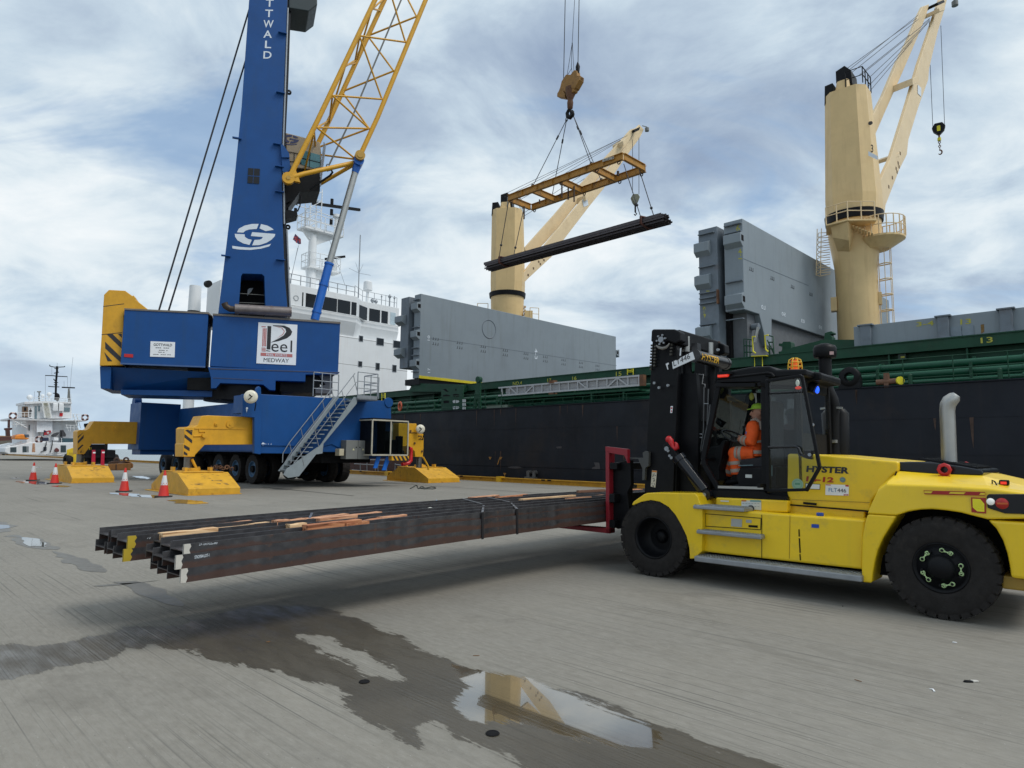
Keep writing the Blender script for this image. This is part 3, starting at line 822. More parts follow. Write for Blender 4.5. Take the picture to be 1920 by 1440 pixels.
 m.box(xm - 0.2, xm + 0.2, y - 0.06, y + 0.3, ztp, ztp + 0.18); m.box(xm - 0.2, xm + 0.2, y - 0.06, y + 0.3, lb - 0.22, lb - 0.06); m.box(x1 - 0.12, x1 + 0.25, y + 0.02, y + 0.3, lb - 0.04, ztp + 0.05)
 m.build('clamp', RUST, al)
 m = MB(SH); m.box(x0, x1, y - 0.1, y + 0.9, lb - 0.3, lb - 0.18); m.build('ladder_cradle', GREEN, S)
 for px in (940, 1110, 1170):
  q = hit(SH, 1, y, px, 750); m = MB(SH); m.bar((q.x, y, ZH), (q.x, y, lb - 0.25), 0.12); m.bar((q.x, y, lb - 0.3), (q.x + 0.35, y, lb - 0.2), 0.1); m.build('cradle_post', GREEN, S)
 # ---- forward hatch cover lying closed
 y = 33.7
 fc = MB(SH)
 top = K('B7', '385,360 430,345 780,313 1115,265 1920,185'); bot = K('B7', '1920,385 1700,398 1250,440 1015,466 385,462')
 t3 = TY(SH, y, top + bot)
 zt2, zb2, xl = t3[3][1], zt - 0.02, t3[0][0]
 fc.box(xl, 40, y, 2 * NC - y, zb2, zt2)
 fco = fc.build('closed_hatch_cover', GREY, S, bevel=0.02, label='grey hatch cover lying closed on the coaming')
 for a, b_ in ((440, 535), (1142, 1240), (1705, 1820)):
  cb = MB(SH); qa = P3(SH, 1, y - 0.25, K('B7', '%d,350 %d,350' % (a, b_)))
  cb.box(qa[0].x, qa[1].x, y - 0.25, y, zb2 + (0.1 if a > 500 else 0), zt2 - 0.04); cb.box(qa[0].x - 0.1, qa[1].x + 0.1, y - 0.3, y, zt2 - 0.05, zt2 + 0.02)
  if a > 500: cb.box(qa[0].x - 0.05, qa[1].x + 0.05, y - 0.3, y, zb2 + 0.06, zb2 + 0.12)
  cb.build('stiffener_box', GREYD, fco, bevel=0.01)
 dk = MB(SH); q = P3(SH, 1, y - 0.02, K('B7', '1255,355 1465,340 1465,425 1255,440'))
 dk.box(q[0].x, (q[0].x + q[1].x) / 2 - 0.01, y - 0.04, y, q[3].z, q[0].z); dk.box((q[0].x + q[1].x) / 2 + 0.01, q[1].x, y - 0.04, y, q[3].z, q[0].z)
 dk.build('panel', mat('panel_grey', (0.20, 0.245, 0.285), 0.55), fco)
 for t_, s_ in (('3-4', '952,347 1108,335 952,306'), ('13', '1347,330 1445,322 1347,282')): lt = MB(SH); letter_px(lt, SH, 1, y - 0.012, t_, K('B7', s_), 0.03); lt.build('lettering', TXTY, fco)
 dk = MB(SH); dk.prism(TY(SH, y - 0.01, K('B7', '1530,330 1560,325 1562,395 1535,410')), y - 0.01, y - 0.004); dk.build('rust_streak', mat('rust_streak', (0.22, 0.13, 0.04), 0.8, var=0.4, scale=8), fco)
 # ---- raised folding hatch covers
 # stern-side pair (hatch four): broad face towards the bow
 ux = -43.0
 ya, yb = 32.75, 59.7
 za, zb_ = 7.75, 14.7
 m = MB(SH); m.box(ux - 0.85, ux, ya, yb, za, zb_)
 A = m.build('hatch_cover', GREY, S, bevel=0.04, label='raised grey hatch cover of hatch four')
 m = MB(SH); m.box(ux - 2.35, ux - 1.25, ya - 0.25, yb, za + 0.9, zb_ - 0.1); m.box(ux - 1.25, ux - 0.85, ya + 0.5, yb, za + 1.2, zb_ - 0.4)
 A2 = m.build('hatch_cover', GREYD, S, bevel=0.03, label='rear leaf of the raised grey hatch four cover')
 m = MB(SH); m.box(ux - 0.1, ux + 0.03, ya + 0.02, yb, za - 0.02, za + 0.2); m.build('yellow_edge', mat('edge_yellow', (0.62, 0.50, 0.01), 0.5), A)
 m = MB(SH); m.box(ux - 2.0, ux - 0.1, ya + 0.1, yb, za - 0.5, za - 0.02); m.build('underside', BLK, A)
 def side_boxes(root, xa, xb, yf, zs, w=0.5, col=GREYD, inset=True):
  for z in zs:
   m = MB(SH)
   m.hexa([(xa, yf - w, z), (xb, yf - w, z), (xb, yf, z - 0.25), (xa, yf, z - 0.25), (xa, yf - w, z + 0.5), (xb, yf - w, z + 0.5), (xb, yf, z + 0.62), (xa, yf, z + 0.62)])
   m.build('bearing_box', GREY, root, bevel=0.015)
   if inset:
    m = MB(SH); m.box(xb - 0.02, xb + 0.006, yf - w + 0.1, yf - w + 0.38, z + 0.08, z + 0.4); m.build('socket', BLKM, root)
 side_boxes(A, ux - 0.8, ux + 0.01, ya, (zb_ - 1.3, zb_ - 3.6, za + 0.95), 0.38)
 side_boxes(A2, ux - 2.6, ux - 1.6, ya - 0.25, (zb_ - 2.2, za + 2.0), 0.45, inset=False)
 for z in (zb_ - 0.5, zb_ - 2.8, zb_ - 4.5, zb_ - 5.1, za + 0.5):
  m = MB(SH); m.box(ux - 0.8, ux - 0.02, ya - 0.22, ya, z, z + 0.06); m.build('fin', GREYD, A)
 side_boxes(A, ux - 0.8, ux + 0.01, yb + 0.6, (zb_ - 2.0, za + 2.3), 0.55)
 def lug_row(root, xx, pts, c_, w=0.55, rows=2, n=3):
  for px, py in K(c_, pts):
   q = hit(SH, 0, xx + 0.01, px, py)
   m = MB(SH)
   for r_ in range(rows):
    for k in range(n):
     y_ = q.y + (k - (n - 1) / 2) * w / 2.2
     m.box(xx, xx + 0.012, y_ - 0.10, y_ + 0.02, q.z + 0.05 - r_ * 0.42, q.z + 0.09 - r_ * 0.42)
     m.box(xx, xx + 0.012, y_ - 0.02, y_ + 0.02, q.z + 0.05 - r_ * 0.42, q.z + 0.26 - r_ * 0.42)
   m.build('lashing_lug', mat('lug_dark', (0.035, 0.042, 0.05), 0.7), root)
 lug_row(A, ux, '297,610 470,638 640,665 798,692 947,716 1086,738 1217,760 1343,780 1461,800', 'B3')
 m = MB(SH); q = hit(SH, 0, ux + 0.02, *K('B3', '681,526')[0])
 m.lathe((ux, q.y, q.z), (1, 0, 0), [(0.78, 0), (0.80, 0.03), (0.86, 0.03), (0.88, 0.0)], 32); m.build('manhole_ring', GREYD, A)
 m = MB(SH); m.box(ux - 0.01, ux + 0.02, ya, yb, 0, 0.001)
 lt = MB(SH)
 def uptext(root_mb, t, c_, s_, xx, bold=0.03):
  q = P3(SH, 0, xx, K(c_, s_)); letter(root_mb, t, q[0], q[1], q[2], bold)
 uptext(lt, '10', 'B3', '254,609 254,573 236,608', ux + 0.02)      # turned on its side
 uptext(lt, '17', 'B3', '256,840 256,806 238,842', ux + 0.02)
 uptext(lt, '4-3', 'B3', '1008,665 1008,742 1028,668', ux + 0.02)
 lt.build('lettering', TXTW, A)
 m = MB(SH); a, b_ = P3(SH, 0, ux + 0.006, K('B3', '232,585 1600,790')); m.bar(a, b_, 0.012, 0.03); m.build('weld_seam', GREYD, A)
 # bow-side pair (hatch three)
 ux = -16.0
 pts = TX(SH, ux, K('B5', '487,215 1258,615 1770,885 1770,1330 1280,1190 1160,1180 730,1040 728,1330 690,1330 628,1000 505,960'))
 m = MB(SH)
 yl_ = pts[0][0]; zt3 = pts[0][1]
 arr = TX(SH, ux, K('B5', '505,960 628,1000 690,1260 728,1260 730,1040 1160,1182'))
 poly = [(yl_, zt3), (60.5, zt3), (60.5, arr[5][1])] + [arr[5], arr[4], arr[3], arr[2], arr[1], arr[0]]
 m.prism(poly, ux - 1.1, ux, 'x')
 B = m.build('hatch_cover', GREY, S, bevel=0.04, label='raised grey hatch cover beside the nearer deck crane')
 yl0 = yl_
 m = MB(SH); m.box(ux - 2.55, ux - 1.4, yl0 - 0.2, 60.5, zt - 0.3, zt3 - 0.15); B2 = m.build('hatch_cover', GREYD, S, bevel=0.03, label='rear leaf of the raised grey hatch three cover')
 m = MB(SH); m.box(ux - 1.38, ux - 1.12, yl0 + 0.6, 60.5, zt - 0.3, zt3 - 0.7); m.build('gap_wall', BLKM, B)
 m = MB(SH); m.box(ux - 1.8, ux - 0.3, yl0 + 0.9, 60.0, zt - 0.4, arr[0][1] + 0.15); m.build('underframe', mat('underframe_grey', (0.11, 0.12, 0.13), 0.6), B)
 side_boxes(B, ux - 1.0, ux + 0.01, yl0, (zt3 - 1.35, zt3 - 4.75), 0.30)
 side_boxes(B2, ux - 2.7, ux - 1.8, yl0 - 0.2, (zt3 - 1.5, zt3 - 3.4, zt3 - 6.35), 0.30, inset=False)
 for z in (zt3 - 0.3, zt3 - 0.75, zt3 - 1.2, zt3 - 3.5, zt3 - 5.6):
  m = MB(SH); m.box(ux - 1.0, ux - 0.02, yl0 - 0.2, yl0, z, z + 0.05); m.build('fin', GREYD, B)
 for z in (zt3 - 0.5, zt3 - 2.4, zt3 - 3.9, zt3 - 4.2, zt3 - 4.5, zt3 - 5.7, zt3 - 6.9, zt3 - 7.3):
  m = MB(SH); m.box(ux - 2.5, ux - 1.55, yl0 - 0.37, yl0 - 0.2, z, z + 0.05); m.build('fin', GREYD, B2)
 for z0_, z1_ in ((zt3 - 4.6, zt3 - 3.8), (zt + 0.1, zt + 1.1)): m = MB(SH); m.box(ux - 1.44, ux - 1.36, yl0 - 0.35, yl0 - 0.15, z0_, z1_); m.build('hinge', RUST, B2)
 lug_row(B, ux, '565,655 737,728 902,797 1052,857', 'B5', 0.42, 1, 3)
 lt = MB(SH)
 for t, s in (('L0', '676,965 643,955 676,932'), ('50', '843,1020 810,1010 843,990'), ('03', '998,1076 970,1066 998,1046'), ('10', '1138,1125 1115,1116 1138,1098')):
  q = P3(SH, 0, ux + 0.015, K('B5', s)); letter(lt, t, q[0], q[1], q[2], 0.03)
 lt.build('lettering', TXTW, B)
 lt = MB(SH)
 q = P3(SH, 1, yl0 - 0.015, K('B5', '468,268 438,268 468,322')); letter(lt, '9', q[0], q[1], q[2], 0.03)
 q = P3(SH, 1, yl0 - 0.015, K('B5', '485,465 485,550 455,465')); letter(lt, '4-1', q[0], q[1], q[2], 0.03)
 lt.build('lettering', TXTY, B)
 lt = MB(SH)
 q = P3(SH, 1, yl0 - 0.21, K('B5', '192,815 192,765 220,815')); letter(lt, '16', q[0], q[1], q[2], 0.03)
 q = P3(SH, 1, yl0 - 0.21, K('B5', '172,1030 165,935 192,1030')); letter(lt, '4-2', q[0], q[1], q[2], 0.03)
 lt.build('lettering', TXTY, B2)
 m = MB(SH); a, b_ = P3(SH, 0, ux + 0.006, K('B5', '498,545 1030,765')); m.bar(a, b_, 0.012, 0.03); m.build('weld_seam', GREYD, B)
 # hydraulic ram of hatch three
 q = P3(SH, 1, yc + 1.2, K('B5', '590,1230 615,1105')); m = MB(SH); m.cyl(q[0], q[1], 0.09, n=10); m.build('ram', STEEL, B)
 q = P3(SH, 0, ux + 0.05, K('B5', '610,1100 560,1075')); m = MB(SH); m.cyl(q[0] + Vector((-.3, 0, 0)), q[0] + Vector((.1, 0, 0)), 0.18, n=12); m.build('pivot', GREYD, B)
 # ---- deck cranes
 def crane(cx, cy, tr, label, number):
  """cx,cy world position; tr: dict of traced outlines in the plane through the axis facing the camera"""
  v = Vector((cx, cy, 0)).normalized()
  D = frame((cx, cy, 0), (v.y, -v.x, 0), (v.x, v.y, 0))
  zr0 = TY(D, 0, [tr['ring_bot']])[0][1]; zr1 = TY(D, 0, [tr['ring_top']])[0][1]
  rp = (TY(D, 0, [tr['ped_r']])[0][0] - TY(D, 0, [tr['ped_l']])[0][0]) / 2
  rr = (TY(D, 0, [tr['ring_r']])[0][0] - TY(D, 0, [tr['ring_l']])[0][0]) / 2
  m = MB(D)
  m.lathe((0, 0, 0), (0, 0, 1), [(rp, 4.6), (rp, zr0 - 3.2), (rp * 1.03, zr0 - 2.8), (rr * 0.94, zr0 - 0.9), (rr * 0.96, zr0)], 40)
  P = m.build('deck_crane', CREAM, S, label=label)
  m = MB(D); m.cyl((0, 0, zr0), (0, 0, zr1), rr * 1.03, rr * 1.06, 36); m.build('slewing_ring', BLK, P)
  # housing: octagonal tapered tower with a stepped dark head
  hw0, hw1 = rr * 0.90, tr['wtop'] * rr
  zt_ = TY(D, 0, [tr['top']])[0][1]
  def oct_(w, d, z, cut=0.42, sk=0.0):
   c_ = cut * min(w, d)
   return [(-w + c_ + sk, -d, z), (w - c_ + sk, -d, z), (w + sk, -d + c_, z), (w + sk, d - c_, z), (w - c_ + sk, d, z), (-w + c_ + sk, d, z), (-w + sk, d - c_, z), (-w + sk, -d + c_, z)]
  Dr = D @ Matrix.Rotation(R(tr.get('rot', 12)), 4, 'Z')
  m = MB(Dr)
  m.loft([oct_(hw0 * 1.0, hw0, zr1, 0.42, 0.03 * hw0), oct_(hw0 * 1.02, hw0, zr1 + 1.0, 0.42, 0.03 * hw0), oct_(hw1, hw1 * 0.9, zt_, 0.42, -0.03 * hw0)], False)
  m.loft([oct_(hw1 * 0.36, hw1 * 0.8, zt_, 0.3, -hw1 * 0.1), oct_(hw1 * 0.30, hw1 * 0.7, zt_ + 0.7, 0.3, -hw1 * 0.1)], False)
  m.build('housing', CREAM, P, bevel=0.008)
  m = MB(Dr); x_ = -hw1 * 0.1
  m.prism([(x_ - hw1 * 0.34, zt_ + 0.7), (x_ - hw1 * 0.34, zt_ + 1.55), (x_ + hw1 * 0.1, zt_ + 1.75), (x_ + hw1 * 0.4, zt_ + 1.3), (x_ + hw1 * 0.45, zt_ + 0.3), (x_ + hw1 * 0.2, zt_ + 0.3), (x_ + hw1 * 0.2, zt_ + 0.7)], -hw1 * 0.55, hw1 * 0.55)
  m.prism([(-hw1 * 1.05, zt_ - 0.6), (-hw1 * 1.0, zt_ + 0.75), (-hw1 * 0.6, zt_ + 0.8), (-hw1 * 0.6, zt_), (-hw1 * 0.75, zt_ - 0.1)], -hw1 * 0.6, hw1 * 0.6)
  m.build('sheave_head', BLK, P, bevel=0.02)
  m = MB(Dr); m.rail([(0.1, -hw1 * 0.8, zt_), (hw1 * 0.9, -hw1 * 0.8, zt_), (hw1 * 0.95, hw1 * 0.6, zt_)], 1.1, 0.03, (1.0, 0.5), 0.7)
  m.build('railing', BLK if number == 3 else CABG, P)
  # jib: two tapered box legs joined near the head
  JA = tr['jaz']
  J = frame((cx, cy, 0), (math.sin(JA), math.cos(JA), 0), (-math.cos(JA), math.sin(JA), 0))
  gap = tr['gap']
  m = MB(J)
  Jn = J @ Matrix.Translation((0, -gap, 0)) @ Matrix.Rotation(R(4), 4, 'Z'); Jf = J @ Matrix.Translation((0, gap, 0)) @ Matrix.Rotation(R(-4), 4, 'Z')
  m.M = Jn; m.prism(TY(Jn, 0, tr['near']), -0.02, 0.22); m.M = Jf; m.prism(TY(Jf, 0, tr['far']), -0.02, 0.22)
  jb = m.build('jib', CREAML, P, bevel=0.03)
  for poly in tr['ties']:
   m = MB(J); m.prism(TY(J, 0, poly), -gap * 0.72, gap * 0.72); m.build('cross_tie', CREAML, jb, bevel=0.02)
  m = MB(J)
  for poly in tr['dark']:
   q = TY(J, 0, poly); m.prism(q, -gap * 0.5, gap * 0.5)
  m.build('sheave_guard', BLK, jb)
  m = MB(J)
  for (a, ya_), (b_, yb_) in tr['ropes']:
   pa, pb = P3(J, 1, ya_, [a])[0], P3(J, 1, yb_, [b_])[0]
   m.tube([pa, pb], tr['rr'], 5)
  m.build('luffing_rope', CABLE, P)
  m = MB(J)
  for q in tr['lugs']:
   p = hit(Jn, 1, -0.03, *q); m.M = Jn; m.box(p.x - 0.1, p.x + 0.1, -0.035, -0.02, p.z - 0.1, p.z + 0.12)
  m.build('access_hole', mat('hole_brown', (0.16, 0.10, 0.05), 0.7), jb)
  q = P3(Jn, 1, -0.045, tr['sign']); m = MB(Jn); m.face(q); m.face([p + Vector((0, 0.008, 0)) for p in q]); m.build('notice', TXTW, jb)
  q = P3(J, 1, 0, [tr['lamp']])[0]; m = MB(J); m.bar(q + Vector((-0.9, 0, -0.15)), q, 0.08); m.cyl(q + Vector((0, 0, -0.15)), q + Vector((0, 0, -0.55)), 0.26, n=12); m.build('lamp', CABG, jb)
  # hanging rope and hook
  m = MB(J); hz = []
  for a, b_ in tr['hoist']:
   pa, pb = P3(J, 1, 0, [a, b_]); m.tube([pa, pb], tr['rr'], 5)
  m.build('hoist_rope', CABLE, P)
  return D, Dr, P, J, rp, rr, zr0, zr1, hw0, hw1, zt_
 p3 = hit(SH, 1, NC, 1611, 640); c3 = SH @ Vector((p3.x, NC, 0))
 t3 = dict(ring_bot=(1606, 420), ring_top=(1606, 404), ped_l=(1569, 540), ped_r=(1650, 540), ring_l=(1551, 408), ring_r=(1658, 408), top=(1590, 178), wtop=0.76, jaz=R(52), gap=1.15, rot=-14,
  near=K('S', '1647,403 1641,378 1647,345 1668,300 1676,275 1702,190 1722,120 1752,30 1762,0 1770,-12 1776,-4 1770,20 1758,60 1742,128 1740,150 1722,200 1703,262 1700,290 1686,318 1660,385 1658,405'),
  far=K('S', '1641,252 1637,215 1655,180 1680,120 1700,80 1722,28 1730,12 1742,8 1736,30 1720,70 1690,140 1660,208'),
  ties=[K('B4', '905,745 950,730 958,785 908,805'), K('B6', '700,85 745,60 750,90 705,115'), K('B4', '1150,120 1200,100 1205,135 1155,150')],
  dark=[K('B4', '1165,55 1225,30 1235,52 1175,78')],
  ropes=[(((1590, 127), 0.3), ((1741, 18), 0.3)), (((1591, 132), -0.3), ((1722, 28), -0.3)), (((1597, 136), 0), ((1722, 36), 0)), (((1612, 140), 0.4), ((1743, 35), 0.4)), (((1614, 141), -0.4), ((1742, 38), -0.4)), (((1625, 150), 0), ((1742, 40), 0)), (((1627, 163), -0.3), ((1738, 45), -0.3)), (((1630, 172), 0.3), ((1740, 42), 0.3))],
  lugs=[K('B6', '860,35')[0], K('B6', '842,118')[0], K('B6', '850,150')[0], K('B6', '825,165')[0], K('B6', '833,195')[0], K('B6', '793,243')[0], K('B6', '762,322')[0]],
  sign=K('B4', '1060,760 1092,790 1092,870 1060,840'), lamp=(1790, 0), hoist=[((1764, 48), (1771, 233)), ((1744, 122), (1749, 238)), ((1742, 35), (1743, 60))], rr=0.022)
 D, Dr, P, J, rp, rr, zr0, zr1, hw0, hw1, zt_ = crane(c3.x, c3.y, t3, 'cream deck crane with ring platform, nearer the bow', 3)
 # access platform with railings round the ring
 m = MB(D)
 pl_z = zr0 - 0.75
 pa = P3(D, 1, -rr * 1.1, K('B6', '283,665 437,630 615,690'));
 m.prism([(-rr * 1.0, -rr * 0.3), (-rr * 0.95, -rr * 1.5), (-rr * 0.2, -rr * 1.8), (rr * 0.75, -rr * 1.35), (rr * 0.6, -rr * 0.5)], pl_z + 0.1, pl_z + 0.2, 'z')
 m.hexa([(-rr * 0.75, -rr * 1.2, pl_z - 0.55), (-rr * 0.2, -rr * 1.5, pl_z - 1.0), (-rr * 0.2, -rr * 0.5, pl_z - 1.6), (-rr * 0.6, -rr * 0.5, pl_z - 1.3), (-rr * 0.8, -rr * 1.3, pl_z + 0.1), (-rr * 0.2, -rr * 1.75, pl_z + 0.1), (rr * 0.1, -rr * 0.5, pl_z + 0.1), (-rr * 0.6, -rr * 0.5, pl_z + 0.1)])
 # round balcony to the right, lower
 cxb, cyb, rb = rr * 0.90, -rr * 0.35, rr * 0.82
 ring = [(cxb + math.cos(R(a)) * rb, cyb + math.sin(R(a)) * rb) for a in range(-150, 121, 18)]
 m.prism(ring + [(0, 0)], pl_z - 0.75, pl_z - 0.62, 'z')
 m.loft([[(x, y, pl_z - 0.75) for x, y in ring + [(0, 0)]], [(x * 0.62 + 0.2, y * 0.6, pl_z - 1.25) for x, y in ring + [(0, 0)]]], False)
 for i in range(7):
  a = i / 6; m.box(-0.1 + a * rr * 0.6, 0.02 + a * rr * 0.6, -rr * 1.5, -rr * 0.8, pl_z - 0.15 - a * 0.6, pl_z - 0.09 - a * 0.6)
 m.build('platform', CREAM, P, bevel=0.015)
 m = MB(D)
 m.rail([(-rr * 0.95, -rr * 1.4, pl_z + 0.2), (-rr * 0.2, -rr * 1.75, pl_z + 0.2), (rr * 0.7, -rr * 1.3, pl_z + 0.2)], 1.15, 0.03, (1.0, 0.5), 0.9)
 m.rail([(x, y, pl_z - 0.62) for x, y in ring], 1.2, 0.03, (1.0, 0.5), 1.2)
 m.build('railing', CREAML, P)
 # hooped ladder left of the ring and caged ladder right of the pedestal
 m = MB(D)
 for k in range(9):
  z = pl_z - 2.6 + k * 0.33
  m.tube([(-rr * 0.95 + 0.1, -rr * 0.5, z + 0.12), (-rr * 1.25, -rr * 0.75, z + 0.06), (-rr * 1.42 + k * 0.03, -rr * 0.7, z), (-rr * 1.3, -rr * 0.3, z), (-rr * 0.9, -rr * 0.25, z + 0.1)], 0.025, 6)
 for dx in (0, 0.25): m.tube([(-rr * 1.40 + dx, -rr * 0.7, pl_z - 2.7), (-rr * 1.3 + dx, -rr * 0.7, pl_z + 0.4)], 0.025, 6)
 m.build('hooped_ladder', CREAML, P)
 m = MB(D)
 for x, y in ((rp * 1.05, -0.3), (rp * 1.3, -0.55), (rp * 1.55, -0.5), (rp * 1.62, -0.2), (rp * 1.05, 0.1)): m.tube([(x, y, 7.5), (x, y, pl_z - 1.2)], 0.022, 6)
 z = 7.8
 while z < pl_z - 1.3:
  m.tube([(rp * 1.05, -0.3, z), (rp * 1.3, -0.58, z), (rp * 1.55, -0.52, z), (rp * 1.62, -0.2, z), (rp * 1.05, 0.1, z)], 0.04, 6)
  for k in range(3): m.tube([(rp * 1.05, -0.3, z + k * 0.3), (rp * 1.05, 0.1, z + k * 0.3)], 0.02, 5)
  z += 1.0 if z > 9 else 1.1
 m.build('caged_ladder', CREAML, P)
 m = MB(D); m.box(-rp * 1.25, -rp * 0.95, -0.5, 0.1, 11.2, 12.1); m.box(rp * 0.95, rp * 1.12, -0.4, 0.0, 11.4, 12.2); m.build('lamp_box', CREAM, P, bevel=0.02)
 m = MB(D); m.cyl((0, 0, 8.9), (0, 0, 8.94), rp * 1.004, n=40, caps=False); m.build('weld_band', CREAML, P)
 # number and porthole on the housing
 m = MB(D)
 yy = TY(D, -hw1 * 0.9, [(1633, 235)])[0]
 q = P3(D, 1, -hw1 * 0.93, K('B4', '634,1108')); m.cyl(q[0], q[0] + Vector((0, -0.01, 0)), 0.13, n=14)
 q = P3(D, 1, -hw0 * 0.98, K('B4', '637,1372 660,1374 637,1300')); letter(m, '3', q[0], q[1], q[2], 0.03)
 m.build('lettering', mat('soft_black', (0.05, 0.04, 0.03), 0.6), P)
 q = P3(D, 1, -hw0 * 0.98, K('B4', '615,1360 700,1405 700,1440 615,1400')); m = MB(D); m.face(q); m.build('notice', TXTW, P)
 # hook block of crane three
 J3 = J
 q = J3 @ hit(J3, 1, 0, 1760, 241); vv = Vector((q.x, q.y, 0)).normalized(); J3 = frame((q.x, q.y, 0), (vv.y, -vv.x, 0), (vv.x, vv.y, 0)); q = Vector((0, 0, q.z)); w = hit(J3, 1, 0, 1773, 241).x
 m = MB(J3)
 m.prism([(q.x - w, q.z + w * 0.2), (q.x - w * 0.55, q.z + w * 0.9), (q.x + w * 0.55, q.z + w * 0.9), (q.x + w, q.z + w * 0.2), (q.x + w * 0.8, q.z - w * 0.5), (q.x + w * 0.2, q.z - w * 1.1), (q.x - w * 0.2, q.z - w * 1.1), (q.x - w * 0.8, q.z - w * 0.5)], -0.2, 0.2)
 HB = m.build('hook_block', BLK, P, bevel=0.03)
 m = MB(J3); m.box(q.x - w * 0.25, q.x + w * 0.25, -0.21, 0.21, q.z - w * 0.6, q.z + w * 0.35); m.cyl((q.x, 0, q.z - w * 2.2), (q.x, 0, q.z - w * 1.7), w * 0.28, n=12); m.build('marking', SAFY, HB)
 m = MB(J3); m.cyl((q.x, 0, q.z - w * 1.7), (q.x, 0, q.z - w * 1.1), w * 0.14, n=10)
 for k in range(4): m.lathe((q.x, 0, q.z - w * (2.5 + k * 0.36)), (1, 0, 0) if k % 2 else (0, 1, 0), [(w * 0.12, -0.03), (w * 0.22, -0.03), (w * 0.22, 0.03), (w * 0.12, 0.03), (w * 0.12, -0.03)], 12)
 hk = [(q.x + math.sin(t) * w * 0.28, 0, q.z - w * 4.3 + math.cos(t) * w * 0.38) for t in [R(a) for a in range(-20, 250, 20)]]
 m.tube(hk, [w * 0.12] * (len(hk) - 3) + [w * 0.1, w * 0.07, w * 0.03], 8); m.build('hook', RUST, HB)
 # crane further aft
 p2 = hit(SH, 1, NC, 951, 585); c2 = SH @ Vector((p2.x, NC, 0))
 t2 = dict(ring_bot=(951, 559), ring_top=(951, 551), ped_l=(924, 580), ped_r=(982, 580), ring_l=(919, 555), ring_r=(984, 555), top=(948, 398), wtop=0.86, jaz=R(50), gap=1.15, rot=-10,
  near=K('B2', '440,1460 690,1135 800,1000 1000,760 1180,545 1300,400 1440,215 1490,110 1530,65 1570,110 1530,190 1420,340 1290,530 1235,600 1210,640 1080,800 850,1100 740,1255 540,1440 500,1480 430,1600 360,1600'),
  far=K('B2', '500,1195 500,1170 760,880 1000,600 1150,440 1380,190 1450,110 1500,95 1420,240 1180,530 960,790 800,990 680,1130 560,1240'),
  ties=[K('B2', '1335,235 1375,200 1380,240 1340,275'), K('B2', '995,720 1035,680 1040,730 1000,770')],
  dark=[K('B2', '1450,125 1505,100 1495,130 1455,150')],
  ropes=[(((942, 366), 0.4), ((1180, 252), 0.4)), (((946, 370), -0.4), ((1176, 254), -0.4)), (((950, 376), 0.2), ((1172, 258), 0.2)), (((958, 385), 0), ((1166, 262), 0)), (((978, 402), 0.3), ((1096, 325), 0.3)), (((978, 408), -0.3), ((1096, 335), -0.3))],
  lugs=[K('B2', '655,1265')[0], K('B2', '672,1285')[0], K('B2', '625,1300')[0], K('B2', '640,1322')[0], K('B2', '578,1360')[0], K('B2', '530,1420')[0]],
  sign=K('B2', '1015,740 1060,722 1072,790 1030,806'), lamp=(1213, 238), hoist=[((1186, 272), (1186, 360)), ((1198, 258), (1198, 362))], rr=0.025)
 D, Dr, P, J, rp, rr, zr0, zr1, hw0, hw1, zt_ = crane(c2.x, c2.y, t2, 'cream deck crane further aft behind hatch four', 4)
 m = MB(D)
 for k in range(5): m.lathe((0, 0, zr0 - 0.9 - k * 0.35), (0, 0, 1), [(rr * 0.98, 0), (rr * 1.08, 0), (rr * 1.08, 0.05), (rr * 0.98, 0.05)], 30, a0=R(-60), a1=R(100))
 m.box(rr * 1.0, rr * 1.45, -0.8, 0.2, zr0 - 2.6, zr0 - 1.4); m.build('platform', CREAM, P)
 m = MB(D); m.rail([(rr * 1.3, -0.8, zr0 - 2.3), (rr * 1.8, -0.6, zr0 - 2.3)], 1.2, 0.03); m.rail([(-rr * 1.7, -0.6, zr0 - 1.7), (-rr * 1.1, -0.6, zr0 - 1.7)], 1.0, 0.03); m.build('railing', CREAML, P)
 # ---- accommodation block aft
 xs = -75.0
 wall = TX(SH, xs, K('S', '545,625 770,640'))
 zwt = 19.9
 m = MB(SH)
 y0, y1 = 36.4, 55.1
 m.box(xs - 14, xs, y0, y1, ZH, 16.6)
 m.box(xs - 12, xs - 0.6, y1 - 0.1, 58.4, 15.3, 17.0)
 acc = m.build('accommodation_block', WHITE, S, bevel=0.05)
 # bridge deck: faceted front
 fr_ = [(NH - 0.2, xs - 4.0), (36.6, xs - 2.2), (37.0, xs + 0.5), (46.4, xs + 0.5), (48.2, xs - 1.1), (54.2, xs - 1.1)]
 m = MB(SH)
 plan_ = [(x, y) for y, x in fr_] + [(xs - 8, 54.2), (xs - 8, NH - 0.2)]
 zb0, zb1 = 17.5, 21.85
 m.prism([(x - 0.0, y) for x, y in plan_], zb0 + 0.9, zb1, 'z')
 m.loft([[(x - 0.7, y, zb0 - 1.0) for x, y in plan_], [(x, y, zb0 + 0.9) for x, y in plan_]], False)
 br = m.build('bridge', WHITE, S, bevel=0.03)
 def facade_y(y):      # front x of the bridge at y
  for (ya_, xa_), (yb_, xb_) in zip(fr_, fr_[1:]):
   if ya_ <= y <= yb_: return xa_ + (xb_ - xa_) * (y - ya_) / (yb_ - ya_)
  return xs - 1.1
 wins = ['200,128 330,135 328,235 200,225', '355,138 450,150 420,250 352,238', '515,172 635,190 630,290 500,270', '645,195 755,212 742,308 638,292',
   '768,222 810,240 795,330 762,318', '822,255 918,268 912,362 812,345', '930,275 1022,290 1018,385 922,368', '1035,297 1092,306 1085,400 1035,392', '1115,310 1162,316 1158,405 1112,398']
